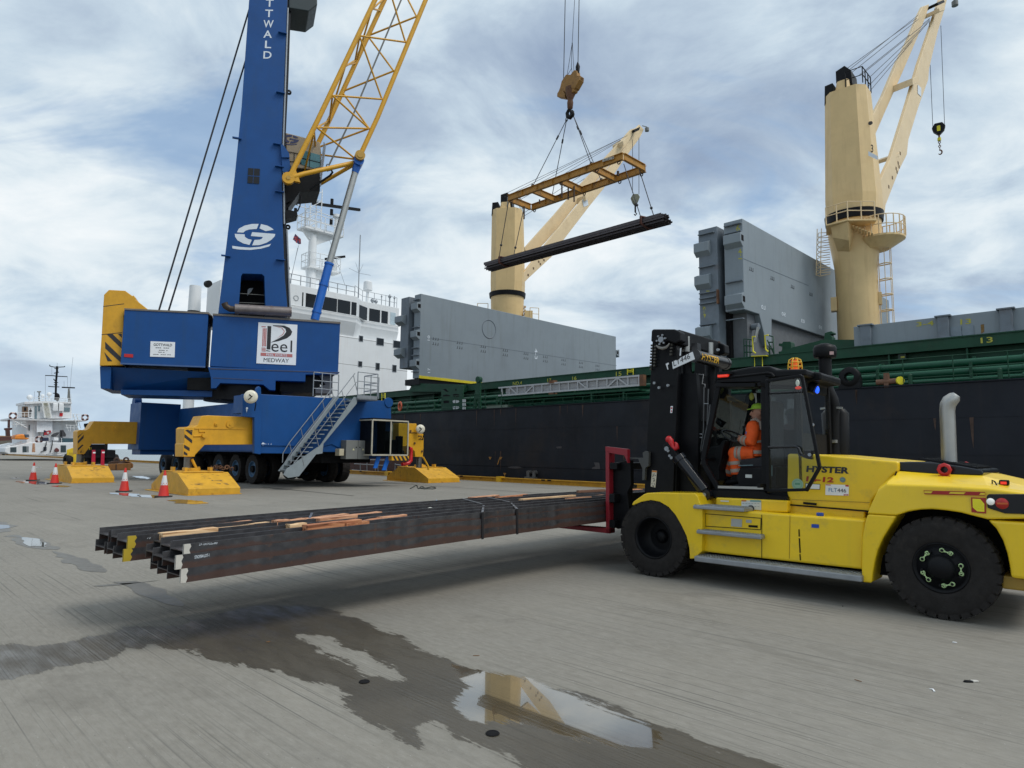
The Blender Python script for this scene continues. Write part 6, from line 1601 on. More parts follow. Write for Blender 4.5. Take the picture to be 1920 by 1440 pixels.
  m.build('grating', GR, st)
 qa = P3(FK, 1, -0.08, K('C3', '870,972')); qb = P3(FK, 1, -0.08, K('C5', '632,1006')); z = (qa[0].z + qb[0].z) / 2
 m = MB(FK); m.box(qa[0].x, qb[0].x, -0.08, 0.30, z - 0.075, z - 0.002); rb = m.build('running_board', GALV, F, bevel=0.012)
 m = MB(FK); m.box(qa[0].x + 0.02, qb[0].x - 0.02, -0.06, 0.28, z - 0.002, z + 0.002)
 for i in range(int((qb[0].x - qa[0].x) / 0.04)):
  for j in range(4): m.box(qa[0].x + 0.03 + i * 0.04, qa[0].x + 0.05 + i * 0.04, -0.05 + j * 0.075, -0.015 + j * 0.075, z + 0.002, z + 0.010)
 m.build('grating', GR, rb)
 # ---------- rear body: counterweight with wheel arch, shell above it
 arch = K('C5', '635,1050 700,1056 708,985 722,905 740,835 775,755 820,680 868,605 950,572 1030,560 1110,557 1200,565 1300,580 1400,606 1480,636 1540,690 1585,770 1615,860 1632,950 1640,1022 1728,1030')
 ca = TY(FK, 0.0, arch)
 topc = TY(FK, 0.0, K('C5', '1728,612 1480,625 870,598 672,592 655,640 632,760 630,960'))
 xr = 4.62
 z_low = ca[-2][1];
 poly = ca[:-1] + [(xr, z_low), (xr, topc[0][1] + 0.02)] + topc[2:]
 # split into a leg in front of the arch and the counterweight behind it
 arch_low = ca[:8] ;
 leg = TY(FK, 0.0, K('C5', '635,1050 700,1056 708,985 722,905 740,835 775,755 820,680 868,603 672,590 655,640 634,760 630,960'))
 for y_ in (0.0, 2.02): m = MB(FK); m.prism(leg, y_, y_ + 0.5); m.build('rear_mudguard', YEL, F, bevel=0.02)
 cwp = TY(FK, 0.0, K('C5', '1482,630 1540,690 1585,770 1615,860 1632,950 1640,1022'))
 m = MB(FK); m.prism(cwp + [(xr, cwp[-1][1]), (xr, cwp[0][1])], 0.0, 2.52); cwt = m.build('counterweight', YEL, F, bevel=0.03)
 m = MB(FK); m.box(cwp[-1][0] - 0.1, xr - 0.05, 0.12, 2.4, cwp[-1][1] - 0.14, cwp[-1][1]); m.build('counterweight_foot', mat('ochre', (0.35, 0.22, 0.03), 0.5), cwt, bevel=0.02)
 m = MB(FK); m.box(2.75, 4.3, 0.55, 1.95, 0.5, 1.3); m.build('arch_liner', BLKM, F)
 # shell over the engine end: vertical side, shoulder, sloping roof
 lo = TY(FK, 0.0, K('C5', '673,588 700,590 866,600 950,572 1030,560 1110,557 1200,565 1300,580 1400,606 1482,626 1728,610'))
 sh = TY(FK, 0.02, K('C5', '700,515 740,430 800,390 950,395 1030,397 1110,400 1200,404 1300,410 1400,416 1482,420 1728,432'))
 rd = P3(FK, 1, 0.45, K('C5', '745,500 850,330 880,300 950,306 1030,312 1110,318 1200,322 1300,326 1400,330 1450,332 1728,395'))
 lo[-1] = (xr, lo[-1][1]); sh[-1] = (xr - 0.05, TY(FK, 0.02, K('C5', '1728,432'))[0][1] - 0.05)
 m = MB(FK)
 n = len(lo)
 rings = []
 for i in range(n):
  r3 = rd[i]
  xx = r3.x if i < n - 1 else xr - 0.25
  a = (lo[i][0], 0.0, lo[i][1]); b = (sh[i][0], 0.02, sh[i][1]); c_ = (sh[i][0] * 0.85 + xx * 0.15, 0.10, sh[i][1] + (r3.z - sh[i][1]) * 0.28); d = (xx, 0.45, r3.z)
  rings.append([a, b, c_, d, (d[0], 1.25, d[2] + 0.02), (d[0], 2.05, d[2]), (c_[0], 2.40, c_[2]), (b[0], 2.50, b[2]), (a[0], 2.52, a[2])])
 m.loft(rings, False, True, True)
 shell = m.build('rear_shell', YEL, F, bevel=0.02)
 shell.modifiers['bevel'].segments = 3
 decal(shell, '1050,430 1465,441 1466,466 1056,456', 'C5', 0.0, mat('strip_red', (0.35, 0.015, 0.01), 0.4), 'reflective_strip')
 for s in ('1055,434 1112,436 1100,450 1056,449', '1232,440 1335,443 1320,456 1220,452', '1435,446 1464,447 1464,462 1425,460'): decal(shell, s, 'C5', 0.0, mat('strip_yellow', (0.75, 0.55, 0.03), 0.3), 'reflective_strip', 0.009)
 decal(shell, '1370,477 1470,481 1472,587 1374,577', 'C5', 0.0, _m['strip_red'], 'marker_plate'); decal(shell, '1380,486 1432,488 1460,520 1461,575 1412,572 1382,545', 'C5', 0.0, mat('marker_yellow', (0.82, 0.72, 0.02), 0.3), 'marker_plate', 0.009)
 lc = TY(FK, -0.002, K('C5', '1475,470 1490,455 1728,448 1728,586 1600,586 1482,548'))
 lc[2] = (xr + 0.0, lc[2][1]); lc[3] = (xr + 0.0, lc[3][1])
 m = MB(FK); m.prism(lc, -0.012, 0.2); lcl = m.build('light_cluster', BLKG, F, bevel=0.008)
 for s, r_, ml, nm in (('1503,506', 0.033, mat('lamp_white', (0.9, 0.9, 0.85), 0.2, emit=(1, 1, 0.9), es=0.1), 'reversing_lamp'), ('1580,519', 0.052, mat('lamp_red', (0.45, 0.02, 0.015), 0.2), 'tail_lamp')):
  q = P3(FK, 1, -0.013, K('C5', s))[0]; m = MB(FK); m.lathe(q, (0, -1, 0), [(r_ * 1.15, -0.01), (r_ * 1.12, 0.012), (r_, 0.012), (r_ * 0.9, 0.02), (r_ * 0.5, 0.026), (0.001, 0.028)], 22); m.build(nm, ml, lcl)
 decal(lcl, '1545,512 1618,514 1618,526 1545,524', 'C5', -0.013, mat('lamp_orange', (0.6, 0.12, 0.02), 0.3), 'tail_lamp', 0.03)
 # engine bonnet
 bn = TY(FK, 0.42, K('C5', '128,450 130,192 138,182 340,188 880,236 882,300 850,322 700,500 690,578 150,532'))
 m = MB(FK); m.prism(bn, 0.42, 2.1); bon = m.build('engine_bonnet', YEL, F, bevel=0.035)
 bon.modifiers['bevel'].segments = 3
 strip(bon, '150,528 690,572', 'C5', 0.40, 0.02, BLK, 'panel_gap')
 strip(bon, '160,492 690,512', 'C5', 0.41, 0.006, mat('gap_soft', (0, 0, 0)), 'panel_gap')
 strip(bon, '238,515 328,524', 'C5', 0.40, 0.03, BLK, 'grab_slot')
 lt = MB(FK); yv = 0.413
 letter_px(lt, FK, 1, yv, 'HYSTER', K('C4', '286,660 606,674 292,612'), 0.04, 0.0)
 lt.build('lettering', TXTK, bon)
 lt = MB(FK); letter_px(lt, FK, 1, yv, '16-12', K('C4', '284,730 490,740 290,690'), 0.04, 0.0); lt.build('lettering', mat('number_red', (0.40, 0.03, 0.012), 0.5), bon)
 decal(bon, '432,751 607,758 605,838 430,832', 'C4', 0.42, WHT, 'fleet_plate', 0.006)
 decal(bon, '434,753 470,755 470,761 434,759', 'C4', 0.42, RED, 'plate_mark', 0.010); decal(bon, '580,757 605,758 605,770 580,768', 'C4', 0.42, RED, 'plate_mark', 0.010)
 for k in range(3):
  x = 572 + k * 13; decal(bon, '%d,826 %d,826 %d,836 %d,836' % (x - 4, x + 4, x + 4, x - 4), 'C4', 0.42, RED, 'plate_mark', 0.010)
 lt = MB(FK); letter_px(lt, FK, 1, 0.41, 'FLT', K('C4', '455,808 518,811 455,779'), 0.0); lt.build('lettering', mat('letter_blue', (0.08, 0.22, 0.42), 0.5), bon)
 lt = MB(FK); letter_px(lt, FK, 1, 0.41, '446', K('C4', '520,811 586,814 520,783'), 0.0); lt.build('lettering', TXTK, bon)
 decal(bon, '280,744 392,750 390,792 280,788', 'C4', 0.42, TXTK, 'notice', 0.004); decal(bon, '284,748 388,754 386,788 284,784', 'C4', 0.42, WHT, 'notice', 0.006)
 for s, r_, ml in (('222,752', 0.075, mat('decal_mint', (0.40, 0.62, 0.48), 0.5)), ('560,718', 0.034, mat('decal_slate', (0.16, 0.22, 0.25), 0.5))):
  q = P3(FK, 1, 0.414, K('C4', s))[0]; m = MB(FK); m.cyl(q, q - Vector((0, 0.002, 0)), r_, n=26); m.build('round_decal', ml, bon)
  q.y -= 0.003; m = MB(FK); m.lathe(q, (0, 1, 0), [(r_ * 0.70, -0.001), (r_ * 0.74, -0.001)], 24); m.face([q + Vector((-r_ * .45, -0.001, -.1 * r_)), q + Vector((r_ * .45, -0.001, -.1 * r_)), q + Vector((r_ * .45, -0.001, .25 * r_)), q + Vector((-r_ * .45, -0.001, .25 * r_))]); m.build('decal_print', mat('print_green', (0.15, 0.38, 0.27), 0.5), bon)
 ck = TY(FK, 0.5, K('C5', '880,238 990,236 1120,243 1300,268 1440,293 1455,312 1448,330 1150,326 885,300'))
 m = MB(FK); m.prism(ck, 0.5, 2.0); gr = m.build('engine_cover', BLKG, F, bevel=0.05)
 m = MB(FK)
 for k in range(14):
  y = 0.62 + k * 0.095
  m.bar((ck[3][0] - 0.45, y, ck[3][1] + 0.085), (ck[4][0] - 0.05, y, ck[4][1] + 0.022), 0.02, 0.02)
 m.build('cover_ribs', BLK, gr)
 def eye(px, y, c='C5'):
  q = P3(FK, 1, y, K(c, px))[0]; m = MB(FK)
  pts = []
  m.lathe(q, (0, 1, 0), [(0.042, -0.018), (0.074, -0.02), (0.079, 0), (0.074, 0.02), (0.042, 0.018), (0.038, 0), (0.042, -0.018)], 8)
  m.box(q.x - 0.06, q.x + 0.06, y - 0.03, y + 0.03, q.z - 0.12, q.z - 0.07); e_ = m.build('lifting_eye', RED, F)
  m = MB(FK); m.cyl((q.x, y, q.z - 0.15), (q.x, y, q.z - 0.115), 0.062, n=16); m.build('eye_base', GALV, e_)
 eye('1190,290', 0.40); eye('1338,275', 2.0)
 m = MB(FK); q = P3(FK, 1, 0.30, K('C5', '868,302 838,384')) + P3(FK, 1, 0.16, K('C5', '1100,396 1330,405 1525,408')); m.tube(q, 0.009, 6); q = P3(FK, 1, 0.2, K('C5', '1525,408 1545,395 1530,370 1512,362 1515,385')); m.tube(q, 0.008, 6); m.build('cable', BLK, F)
 q = P3(FK, 1, 0.25, K('C5', '1542,362 1625,362')); m = MB(FK); m.box(q[0].x + 0.02, q[1].x, 0.25, 0.33, q[0].z - 0.05, q[0].z + 0.005); rl = m.build('strobe_lamp', BLK, F, bevel=0.01)
 m = MB(FK); m.box(q[0].x + 0.035, q[1].x - 0.02, 0.245, 0.255, q[0].z - 0.042, q[0].z - 0.012); m.build('lens', mat('lens_red', (0.7, 0.04, 0.02), 0.2, emit=(1, 0.05, 0.02), es=0.35), rl)
 # exhaust stack and air intake
 q = P3(FK, 1, 1.25, K('D5', '1403,850 1392,560 1388,480 1393,440 1408,412 1440,385 1455,370')); m = MB(FK); m.tube(q, [0.088, 0.088, 0.088, 0.09, 0.09, 0.075, 0.045], 20); m.build('exhaust_stack', STEEL, F)
 q = P3(FK, 1, 1.9, K('D5', '541,110 548,280 560,340 590,400 604,450 606,760 608,792')); m = MB(FK); m.tube(q, [0.092, 0.092, 0.092, 0.09, 0.085, 0.085, 0.095], 18); sn = m.build('air_intake', BLK, F)
 q = P3(FK, 1, 1.9, K('D5', '541,115 541,100 541,50 541,30 541,15')); m = MB(FK); m.tube(q, [0.15, 0.165, 0.168, 0.145, 0.05], 24); m.build('intake_cap', BLK, sn)
 q = P3(FK, 1, 2.02, K('D5', '652,800 652,500 648,470')); m = MB(FK); m.tube(q, [0.12, 0.115, 0.06], 20); m.build('air_cleaner', BLK, F)
 q = P3(FK, 1, 1.85, K('D5', '562,458 664,461 575,693 630,693')); m = MB(FK); m.bar(q[0], q[1], 0.03, 0.03); m.build('pipe_clamp', GALV, sn); m = MB(FK); m.bar(q[2], q[3], 0.2, 0.045); m.build('pipe_clamp', GALV, sn)
 m = MB(FK); m.face(P3(FK, 1, 1.67, K('D5', '574,70 603,70 603,92 574,92'))); m.build('decal', mat('decal_pinkish', (0.6, 0.4, 0.38), 0.5), sn)
 # ---------- mast
 near = TY(FK, 0.45, K('S', '1223,641 1262,641 1269,655 1270,720 1268,780 1262,924 1208,924 1214,800 1220,700'))
 for y, nm in ((0.45, 'n'), (1.93, 'f')):
  m = MB(FK); m.prism(near, y, y + 0.05);
  x0, x1 = near[0][0], near[1][0]
  m.prism([(p[0] * 0.5 + (x0 + x1) / 2 * 0.5 + (0.10 if k in (1, 2, 3, 4, 5) else 0.02), p[1]) for k, p in enumerate(near)], y + 0.05, y + 0.20)
  m.build('mast_upright', BLK, F, bevel=0.01)
 # crosshead with cheeks
 ck_ = TY(FK, 0.36, K('C1', '480,192 486,92 502,82 690,82 742,105 748,190 700,212 640,192 560,214 512,204'))
 hd = None
 m = MB(FK); m.prism(ck_, 0.36, 0.55); m.prism([(p[0], p[1]) for p in ck_], 1.95, 2.14)
 zt_ = max(p[1] for p in ck_); xm = (ck_[0][0] + ck_[4][0]) / 2
 m.box(ck_[3][0] - 0.28, ck_[3][0] + 0.0, 0.55, 1.95, zt_ - 0.26, zt_ - 0.02); m.box(xm - 0.1, xm + 0.1, 0.55, 1.95, zt_ - 0.3, zt_ - 0.12)
 ch = m.build('crosshead', BLK, F, bevel=0.02)
 m = MB(FK); c = P3(FK, 1, 0.35, K('C1', '578,178'))[0]; m.cyl(c, c - Vector((0, 0.03, 0)), 0.045, n=16)
 for k in range(6): a = R(60 * k + 10); p = c + Vector((math.cos(a) * 0.075, 0, math.sin(a) * 0.075)); m.cyl(p, p - Vector((0, 0.03, 0)), 0.015, n=8); m.bar(c - Vector((0, 0.012, 0)), p - Vector((0, 0.012, 0)), 0.014)
 m.build('sheave_bolt', GALV, ch)
 q = P3(FK, 1, 0.35, K('C1', '530,228 550,245 585,256 618,248 640,225 648,208')); m = MB(FK); m.tube(q, [0.01, 0.022, 0.026, 0.022, 0.016, 0.008], 8); m.build('chain_guard', mat('guard_grey', (0.22, 0.21, 0.19), 0.5), ch)
 # lift chains
 for y in (0.40, 2.0):
  for c_, s in (('C1', '500,220 487,460'), ('C1', '530,230 520,430'), ('C1', '675,215 668,330')):
   a, b = P3(FK, 1, 0.42, K(c_, s)); a.y = b.y = y; m = MB(FK)
   k = int((b - a).length / 0.045)
   for i in range(k):
    p = a.lerp(b, i / k); m.box(p.x - 0.018, p.x + 0.018, y - 0.02, y + 0.02, p.z - 0.032, p.z - 0.004)
   m.build('lift_chain', mat('chain_steel', (0.07, 0.065, 0.055), 0.4, 0.7), F)
 for y, s in ((0.85, '800,290 800,150'), (1.6, '1012,335 1012,205')):
  a, b = P3(FK, 1, y, K('C1', s)); m = MB(FK); m.cyl(a, b, 0.055, n=18); a2 = Vector(a); a2.z = 1.2; m.cyl(a2, a, 0.085, n=16); r_ = m.build('lift_ram', BLK, F)
  m = MB(FK); m.cyl(a, b, 0.057, n=20); m.build('chrome_rod', STEEL, r_)
 # inner mast, hoses, carriage
 inr = TY(FK, 0.62, K('S', '1275,700 1305,700 1310,760 1308,925 1268,925'))
 m = MB(FK); m.prism(inr, 0.62, 0.72); m.prism(inr, 1.75, 1.85); m.box(inr[0][0] - 0.1, inr[0][0] + 0.12, 0.72, 1.75, 2.35, 2.6); m.box(inr[4][0] - 0.1, inr[4][0] + 0.1, 0.72, 1.75, 1.25, 1.5); m.box(inr[0][0] - 0.05, inr[0][0] + 0.05, 0.9, 1.55, 1.2, 3.1); m.build('inner_mast', BLK, F)
 m = MB(FK)
 for s in ('1000,620 985,1050 930,1300', '960,600 955,1000 915,1250', '1015,760 1000,900 940,1180'):
  q = P3(FK, 1, 0.7, K('C1', s)); m.tube(q, 0.012, 6)
 q = P3(FK, 1, 0.68, K('C1', '912,490 955,492 942,575 968,580 968,610')); m.tube(q, 0.01, 6); m.build('hydraulic_hose', mat('hose_grey', (0.10, 0.105, 0.11), 0.4), F)
 m = MB(FK)
 for s in ('905,1025 945,1027', '905,1055 945,1057', '890,1213 910,1214', '960,752 1000,753'):
  q = P3(FK, 1, 0.66, K('C1', s)); m.bar(q[0], q[1], 0.01, 0.012)
 for s in ('640,590', '1090,270', '560,610', '518,568'):
  q = P3(FK, 1, 0.40, K('C1', s))[0]; m.cyl(q, q - Vector((0, 0.03, 0)), 0.022, n=10)
 m.build('fitting', GALV, F)
 # plate and horizontal cylinder with lettering
 a, b = hit(FK, 1, 0.62, *K('C1', '872,322')[0]), None
 cx, cz = a.x, a.z
 b = hit(FK, 0, cx, *K('C1', '1152,395')[0])
 m = MB(FK); m.cyl((cx, 0.62, cz), (cx, b.y, (cz + b.z) / 2 * 0 + b.z * 0.5 + cz * 0.5), 0.098, n=26); m.cyl((cx, 0.66, cz), (cx, 0.62, cz), 0.104, n=26)
 zc2 = b.z * 0.5 + cz * 0.5; m.cyl((cx, b.y - 0.05, zc2), (cx, b.y + 0.02, zc2), 0.104, n=26); m.box(cx - 0.05, cx + 0.05, 0.63, 0.75, cz, cz + 0.2)
 cyl_ = m.build('accumulator', mat('cylinder_satin', (0.018, 0.018, 0.02), 0.3), F)
 # wrap the lettering round the cylinder side
 d_ = Vector((0, b.y - 0.62, zc2 - cz)); L_ = d_.length; dn = d_.normalized()
 vs, fs = text_mesh('HYSTER', 0.012, 0.0)
 def onc(u, v):      # v: -1..1 round the barrel facing the camera
  ang = v; base = Vector((cx, 0.62, cz)) + dn * u
  # outward direction towards the camera side (+x local), tilted down slightly
  nrm = Vector((math.cos(ang), 0, math.sin(ang)))
  return base + nrm * 0.106
 u0 = hit(FK, 0, cx + 0.098, *K('C1', '945,360')[0]).y - 0.62; u1 = hit(FK, 0, cx + 0.098, *K('C1', '1098,385')[0]).y - 0.62
 m = MB(FK); m.mesh([onc(u0 + (u1 - u0) * x, -0.62 + 1.02 * y) for x, y in vs], fs); m.build('lettering', mat('gold_letter', (0.75, 0.42, 0.02), 0.5), cyl_)
 pt = P3(FK, 1, 0.40, K('C1', '672,378 855,286 875,352 680,440')); m = MB(FK); m.face(pt); m.face([p + Vector((0, 0.015, 0)) for p in pt]); pl_ = m.build('fleet_plate', WHT, F)
 lt = MB(FK); letter_px(lt, FK, 1, 0.395, 'LT446', K('C1', '688,418 836,345 682,372'), 0.0); lt.build('lettering', TXTK, pl_)
 m = MB(FK); m.face(P3(FK, 1, 0.44, K('C1', '615,395 640,382 645,395 632,410 640,445 632,447'))); m.face(P3(FK, 1, 0.44, K('C1', '745,255 758,250 752,320 740,322'))); m.build('plate_end', WHT, F)
 m = MB(FK); m.face(P3(FK, 1, 0.443, K('C1', '660,775 680,775 674,837 656,836'))); dd = m.build('notice', WHT, F); m = MB(FK); m.face(P3(FK, 1, 0.44, K('C1', '663,785 675,785 672,800 661,800'))); m.face(P3(FK, 1, 0.44, K('C1', '664,812 671,812 669,830 662,830'))); m.build('pictogram', RED, dd)
 m = MB(FK); m.face(P3(FK, 1, 0.443, K('C3', '492,200 537,205 522,356 480,346'))); dd = m.build('notice', mat('notice_cream', (0.60, 0.56, 0.46), 0.5), F)
 m = MB(FK)
 rr_ = random.Random(3)
 for k in range(3):
  for j in range(7):
   x, y = 492 + rr_.uniform(0, 26) - k * 4, 228 + k * 42 + rr_.uniform(0, 30); m.face(P3(FK, 1, 0.439, K('C3', '%f,%f %f,%f %f,%f' % (x, y, x + 9, y + 2, x + 5, y + 9))))
 m.build('pictogram', TXTK, dd)
 m = MB(FK); m.face(P3(FK, 1, 0.44, K('C3', '494,202 535,206 534,220 492,215'))); m.build('pictogram', mat('decal_orange', (0, 0, 0)), dd)
 # red lifting hook and tilt cylinder
 q = P3(FK, 1, 0.30, K('C1', '645,1075 660,1090 668,1115 680,1145 700,1162 718,1148 712,1118 700,1100')); m = MB(FK); m.tube(q, [0.05, 0.05, 0.045, 0.04, 0.038, 0.034, 0.026, 0.012], 12); m.sphere(q[0], 0.055, 14, 8); m.build('red_hook', RED, F)
 a, b, c = P3(FK, 1, 0.30, K('C1', '625,1160 725,1245 720,1240')); e = hit(FK, 1, 0.30, *K('C3', '982,420')[0]); s0 = hit(FK, 1, 0.30, *K('C3', '740,95')[0]); s1 = hit(FK, 1, 0.30, *K('C3', '965,385')[0])
 m = MB(FK); m.tube([s0, s1], 0.088, 20); m.tube([s0 - (s1 - s0).normalized() * 0.03, s0 + (s1 - s0).normalized() * 0.05], 0.105, 20); m.cyl(e - Vector((0, 0.06, 0)), e + Vector((0, 0.06, 0)), 0.085, n=18); m.bar(s1, e, 0.1, 0.12); tc_ = m.build('tilt_cylinder', BLKG, F)
 m = MB(FK); m.tube([a, s0], 0.04, 12); m.build('rod', STEEL, tc_)
 m = MB(FK); m.prism(TY(FK, 0.30, K('C1', '598,1130 640,1095 690,1150 738,1225 715,1262 650,1230 605,1190')), 0.26, 0.36); m.build('clevis', BLK, tc_, bevel=0.01)
 m = MB(FK)
 for s, r_ in (('625,1158', 0.035), ('640,1178', 0.02), ('652,1222', 0.02), ('668,1240', 0.022)):
  q = P3(FK, 1, 0.255, K('C1', s))[0]; m.cyl(q, q - Vector((0, 0.015, 0)), r_, n=14)
 q = e - Vector((0, 0.065, 0)); m.cyl(q, q - Vector((0, 0.015, 0)), 0.03, n=12); m.build('pin', GALV, tc_)
 # carriage, forks with red load frame
 XF = -1.07
 m = MB(FK); m.box(XF + 0.10, XF + 0.2, 0.25, 2.2, 1.02, 1.16); m.box(XF + 0.10, XF + 0.2, 0.25, 2.2, 0.62, 0.74); m.box(XF + 0.19, near[6][0] + 0.05 if False else XF + 0.32, 0.5, 0.62, 0.6, 1.7); m.box(XF + 0.19, XF + 0.32, 1.8, 1.92, 0.6, 1.7); m.box(XF + 0.08, XF + 0.22, 0.3, 2.15, 1.55, 1.66)
 cg = m.build('fork_carriage', BLK, F, bevel=0.01)
 m = MB(FK); m.prism(TY(FK, 0.42, K('S', '1150,868 1182,862 1183,910 1176,925 1180,960 1196,965 1190,985 1158,992 1146,985 1147,915')), 0.42, 0.52); m.build('side_shift_plate', BLK, cg, bevel=0.01)
 m = MB(FK); m.prism(TY(FK, 0.40, K('C1', '288,1238 425,1240 420,1195 442,1180 474,1186 472,1312 442,1332 436,1440 415,1440 418,1340 380,1250 288,1246')), 0.36, 0.42); m.build('hinge_arm', mat('arm_grey', (0.06, 0.062, 0.06), 0.5), cg)
 m = MB(FK); q = hit(FK, 1, 0.6, *K('C3', '280,305')[0]); m.sphere(q, 0.07, 12, 8, (1.2, 1, 0.7)); m.box(q.x - 0.1, q.x + 0.1, 0.5, 0.7, q.z - 0.1, q.z - 0.04); m.build('carriage_motor', mat('motor_olive', (0.10, 0.10, 0.08), 0.5), cg)
 for y in (0.30, 1.95):
  m = MB(FK); m.box(XF, XF + 0.07, y, y + 0.17, 0.52, 1.85); m.prism([(XF + 0.07, 0.52), (XF + 0.07, 0.60), (XF - 0.1, 0.60), (XF - 2.3, 0.56), (XF - 2.3, 0.53), (XF - 0.1, 0.52)], y, y + 0.17)
  fo = m.build('fork', REDD, F, bevel=0.008)
  m = MB(FK); m.prism([(XF, 1.85), (XF, 1.92), (XF + 0.42, 1.88), (XF + 0.42, 1.66), (XF + 0.36, 1.78), (XF + 0.07, 1.82)], y, y + 0.08); m.build('load_guard', REDD, fo)
 # ---------- cab
 YC = 0.42; YD = 1.72
 cabm = BLK
 P = lambda s, y=YC: P3(FK, 1, y, K('C2', s))
 q = P('422,195 235,1085 258,1165 405,1425'); r_ = P('935,165 945,1440'); bs = P('405,1425 940,1445')
 m = MB(FK)
 def both(a, b, w, h):
  m.bar(a, b, w, h); m.bar(a + Vector((0, YD - YC, 0)), b + Vector((0, YD - YC, 0)), w, h)
 both(q[0], q[1], 0.07, 0.075); both(q[1], q[2], 0.07, 0.075); both(q[2], q[3], 0.07, 0.075); both(r_[0], r_[1], 0.09, 0.115); both(bs[0], bs[1], 0.08, 0.06)
 rt = P('400,185 945,175 1330,160'); both(rt[0], rt[1], 0.08, 0.11)
 m.bar(q[0], q[0] + Vector((0, YD - YC, 0)), 0.08, 0.08); m.bar(q[1], q[1] + Vector((0, YD - YC, 0)), 0.05, 0.05)
 rear = P('1330,150 1400,1420'); rx = 2.02
 m.box(rx - 0.06, rx, YC, YC + 0.07, r_[1].z, r_[0].z); m.box(rx - 0.06, rx, YD - 0.07, YD, r_[1].z, r_[0].z)
 cab = m.build('cab', cabm, F, bevel=0.01)
 m = MB(FK); a = hit(FK, 1, YC, *K('C2', '385,130')[0]); b = hit(FK, 1, YC, *K('C2', '1060,110')[0]); zr = a.z
 m.prism([(a.x, zr - 0.05), (a.x + 0.02, zr + 0.01), (a.x + 0.55, zr + 0.07), (b.x - 0.1, zr + 0.06), (b.x, zr - 0.0), (rx + 0.1, zr - 0.02), (rx + 0.1, zr - 0.12), (b.x, zr - 0.12)], YC - 0.03, YD + 0.03)
 m.prism(TY(FK, 0.7, K('C2', '1050,100 1420,92 1560,112 1560,200 1400,215 1395,330 1340,330 1330,160 1050,160')), 0.7, 1.6)
 m.build('cab_roof', BLK, cab, bevel=0.03)
 qq = P('395,180 960,115 1000,125 1030,158', 0.38); m = MB(FK); m.tube(qq, 0.02, 8); m.build('roof_bar', BLK, cab)
 m = MB(FK); m.box(*[v for v in (q[1].x + 0.1, rx, YC + 0.02, YD - 0.02)], bs[0].z - 0.06, bs[0].z); m.prism(TY(FK, YC - 0.05, K('C3', '1000,380 1500,392 1545,420 1715,440 1716,474 1065,446')), YC - 0.08, YD); m.build('cab_floor', BLK, cab)
 m = MB(FK); sl = P('405,1398 912,1412', YC - 0.05); m.bar(sl[0], sl[1], 0.05, 0.035); m.build('door_sill', STEEL, cab)
 # far side, front and rear glazing
 m = MB(FK); e_ = Vector((0, YD - YC - 0.03, 0)); g = [p + e_ for p in (q[0], q[1], q[2], q[3])]; m.face([g[0], g[1], g[2], g[3], r_[1] + e_, r_[0] + e_]); m.face([r_[0] + e_, r_[1] + e_, Vector((rx, YD - 0.03, r_[1].z)), Vector((rx, YD - 0.03, r_[0].z))])
 m.face([q[0] + Vector((0, 0.05, 0)), q[1] + Vector((0, 0.05, 0)), q[1] + e_, q[0] + e_]); m.face([Vector((rx - 0.03, YC + 0.05, r_[1].z + 0.8)), Vector((rx - 0.03, YD - 0.05, r_[1].z + 0.8)), Vector((rx - 0.03, YD - 0.05, r_[0].z)), Vector((rx - 0.03, YC + 0.05, r_[0].z))])
 m.build('cab_glazing', GLASS, cab)
 m = MB(FK); m.box(1.25, rx, YD - 0.1, YD - 0.04, 1.4, 2.2); m.box(rx - 0.1, rx - 0.04, YC + 0.03, YD - 0.05, 1.38, 2.15); m.build('cab_lining', BLKM, cab)  # dull black panels added so the cab glass looks darker
 # interior: sun blind, mirror, dashboard, wheel, seat, console
 iy = 1.55
 m = MB(FK); m.prism(TY(FK, iy, K('C2', '490,372 715,360 690,435 505,432')), iy, iy + 0.02); m.build('sun_visor', mat('visor_grey', (0.10, 0.105, 0.10), 0.6), cab)
 m = MB(FK); b_ = P('445,265 890,265', 0.6); m.bar(b_[0], b_[1], 0.5, 0.05); m.build('roof_lining', BLK, cab)
 m = MB(FK); m.prism(TY(FK, 1.1, K('C2', '745,345 800,335 850,340 850,470 760,470')), 1.08, 1.2); m.build('cab_fan', BLK, cab)
 m = MB(FK); z_ = hit(FK, 1, 1.06, *K('C2', '775,380')[0]); m.sphere(z_, 0.05, 12, 8, (0.8, 0.4, 1.2)); m.build('fan_guard', mat('guard_lime', (0.5, 0.52, 0.10), 0.5), cab)
 m = MB(FK); m.face(P3(FK, 1, 1.05, K('C2', '795,345 830,345 835,440 820,470 815,400'))); m.build('paper_tag', DW, cab)
 m = MB(FK); dp = TY(FK, 0.95, K('C2', '290,1110 300,1000 380,940 470,935 520,870 545,880 520,960 500,1080 470,1200 480,1320 400,1380')); m.prism(dp, 0.75, 1.5); m.build('dashboard', BLK, cab, bevel=0.03)
 wc = hit(FK, 1, 0.95, *K('C2', '580,835')[0]); m = MB(FK)
 ax_ = Vector((0.62, 0, 0.78)).normalized(); ax_ = Vector((-0.55, 0.0, 0.83)).normalized()
 ax_ = Vector((0.5, -0.15, 0.85)).normalized()
 ring = []
 e1 = ax_.orthogonal().normalized(); e2 = ax_.cross(e1)
 pts = [wc + (e1 * math.cos(t) + e2 * math.sin(t)) * 0.20 for t in [R(k * 15) for k in range(25)]]
 m.tube(pts, 0.016, 8);
 for t in (20, 140, 260): m.tube([wc, wc + (e1 * math.cos(R(t)) + e2 * math.sin(R(t))) * 0.2], 0.012, 6)
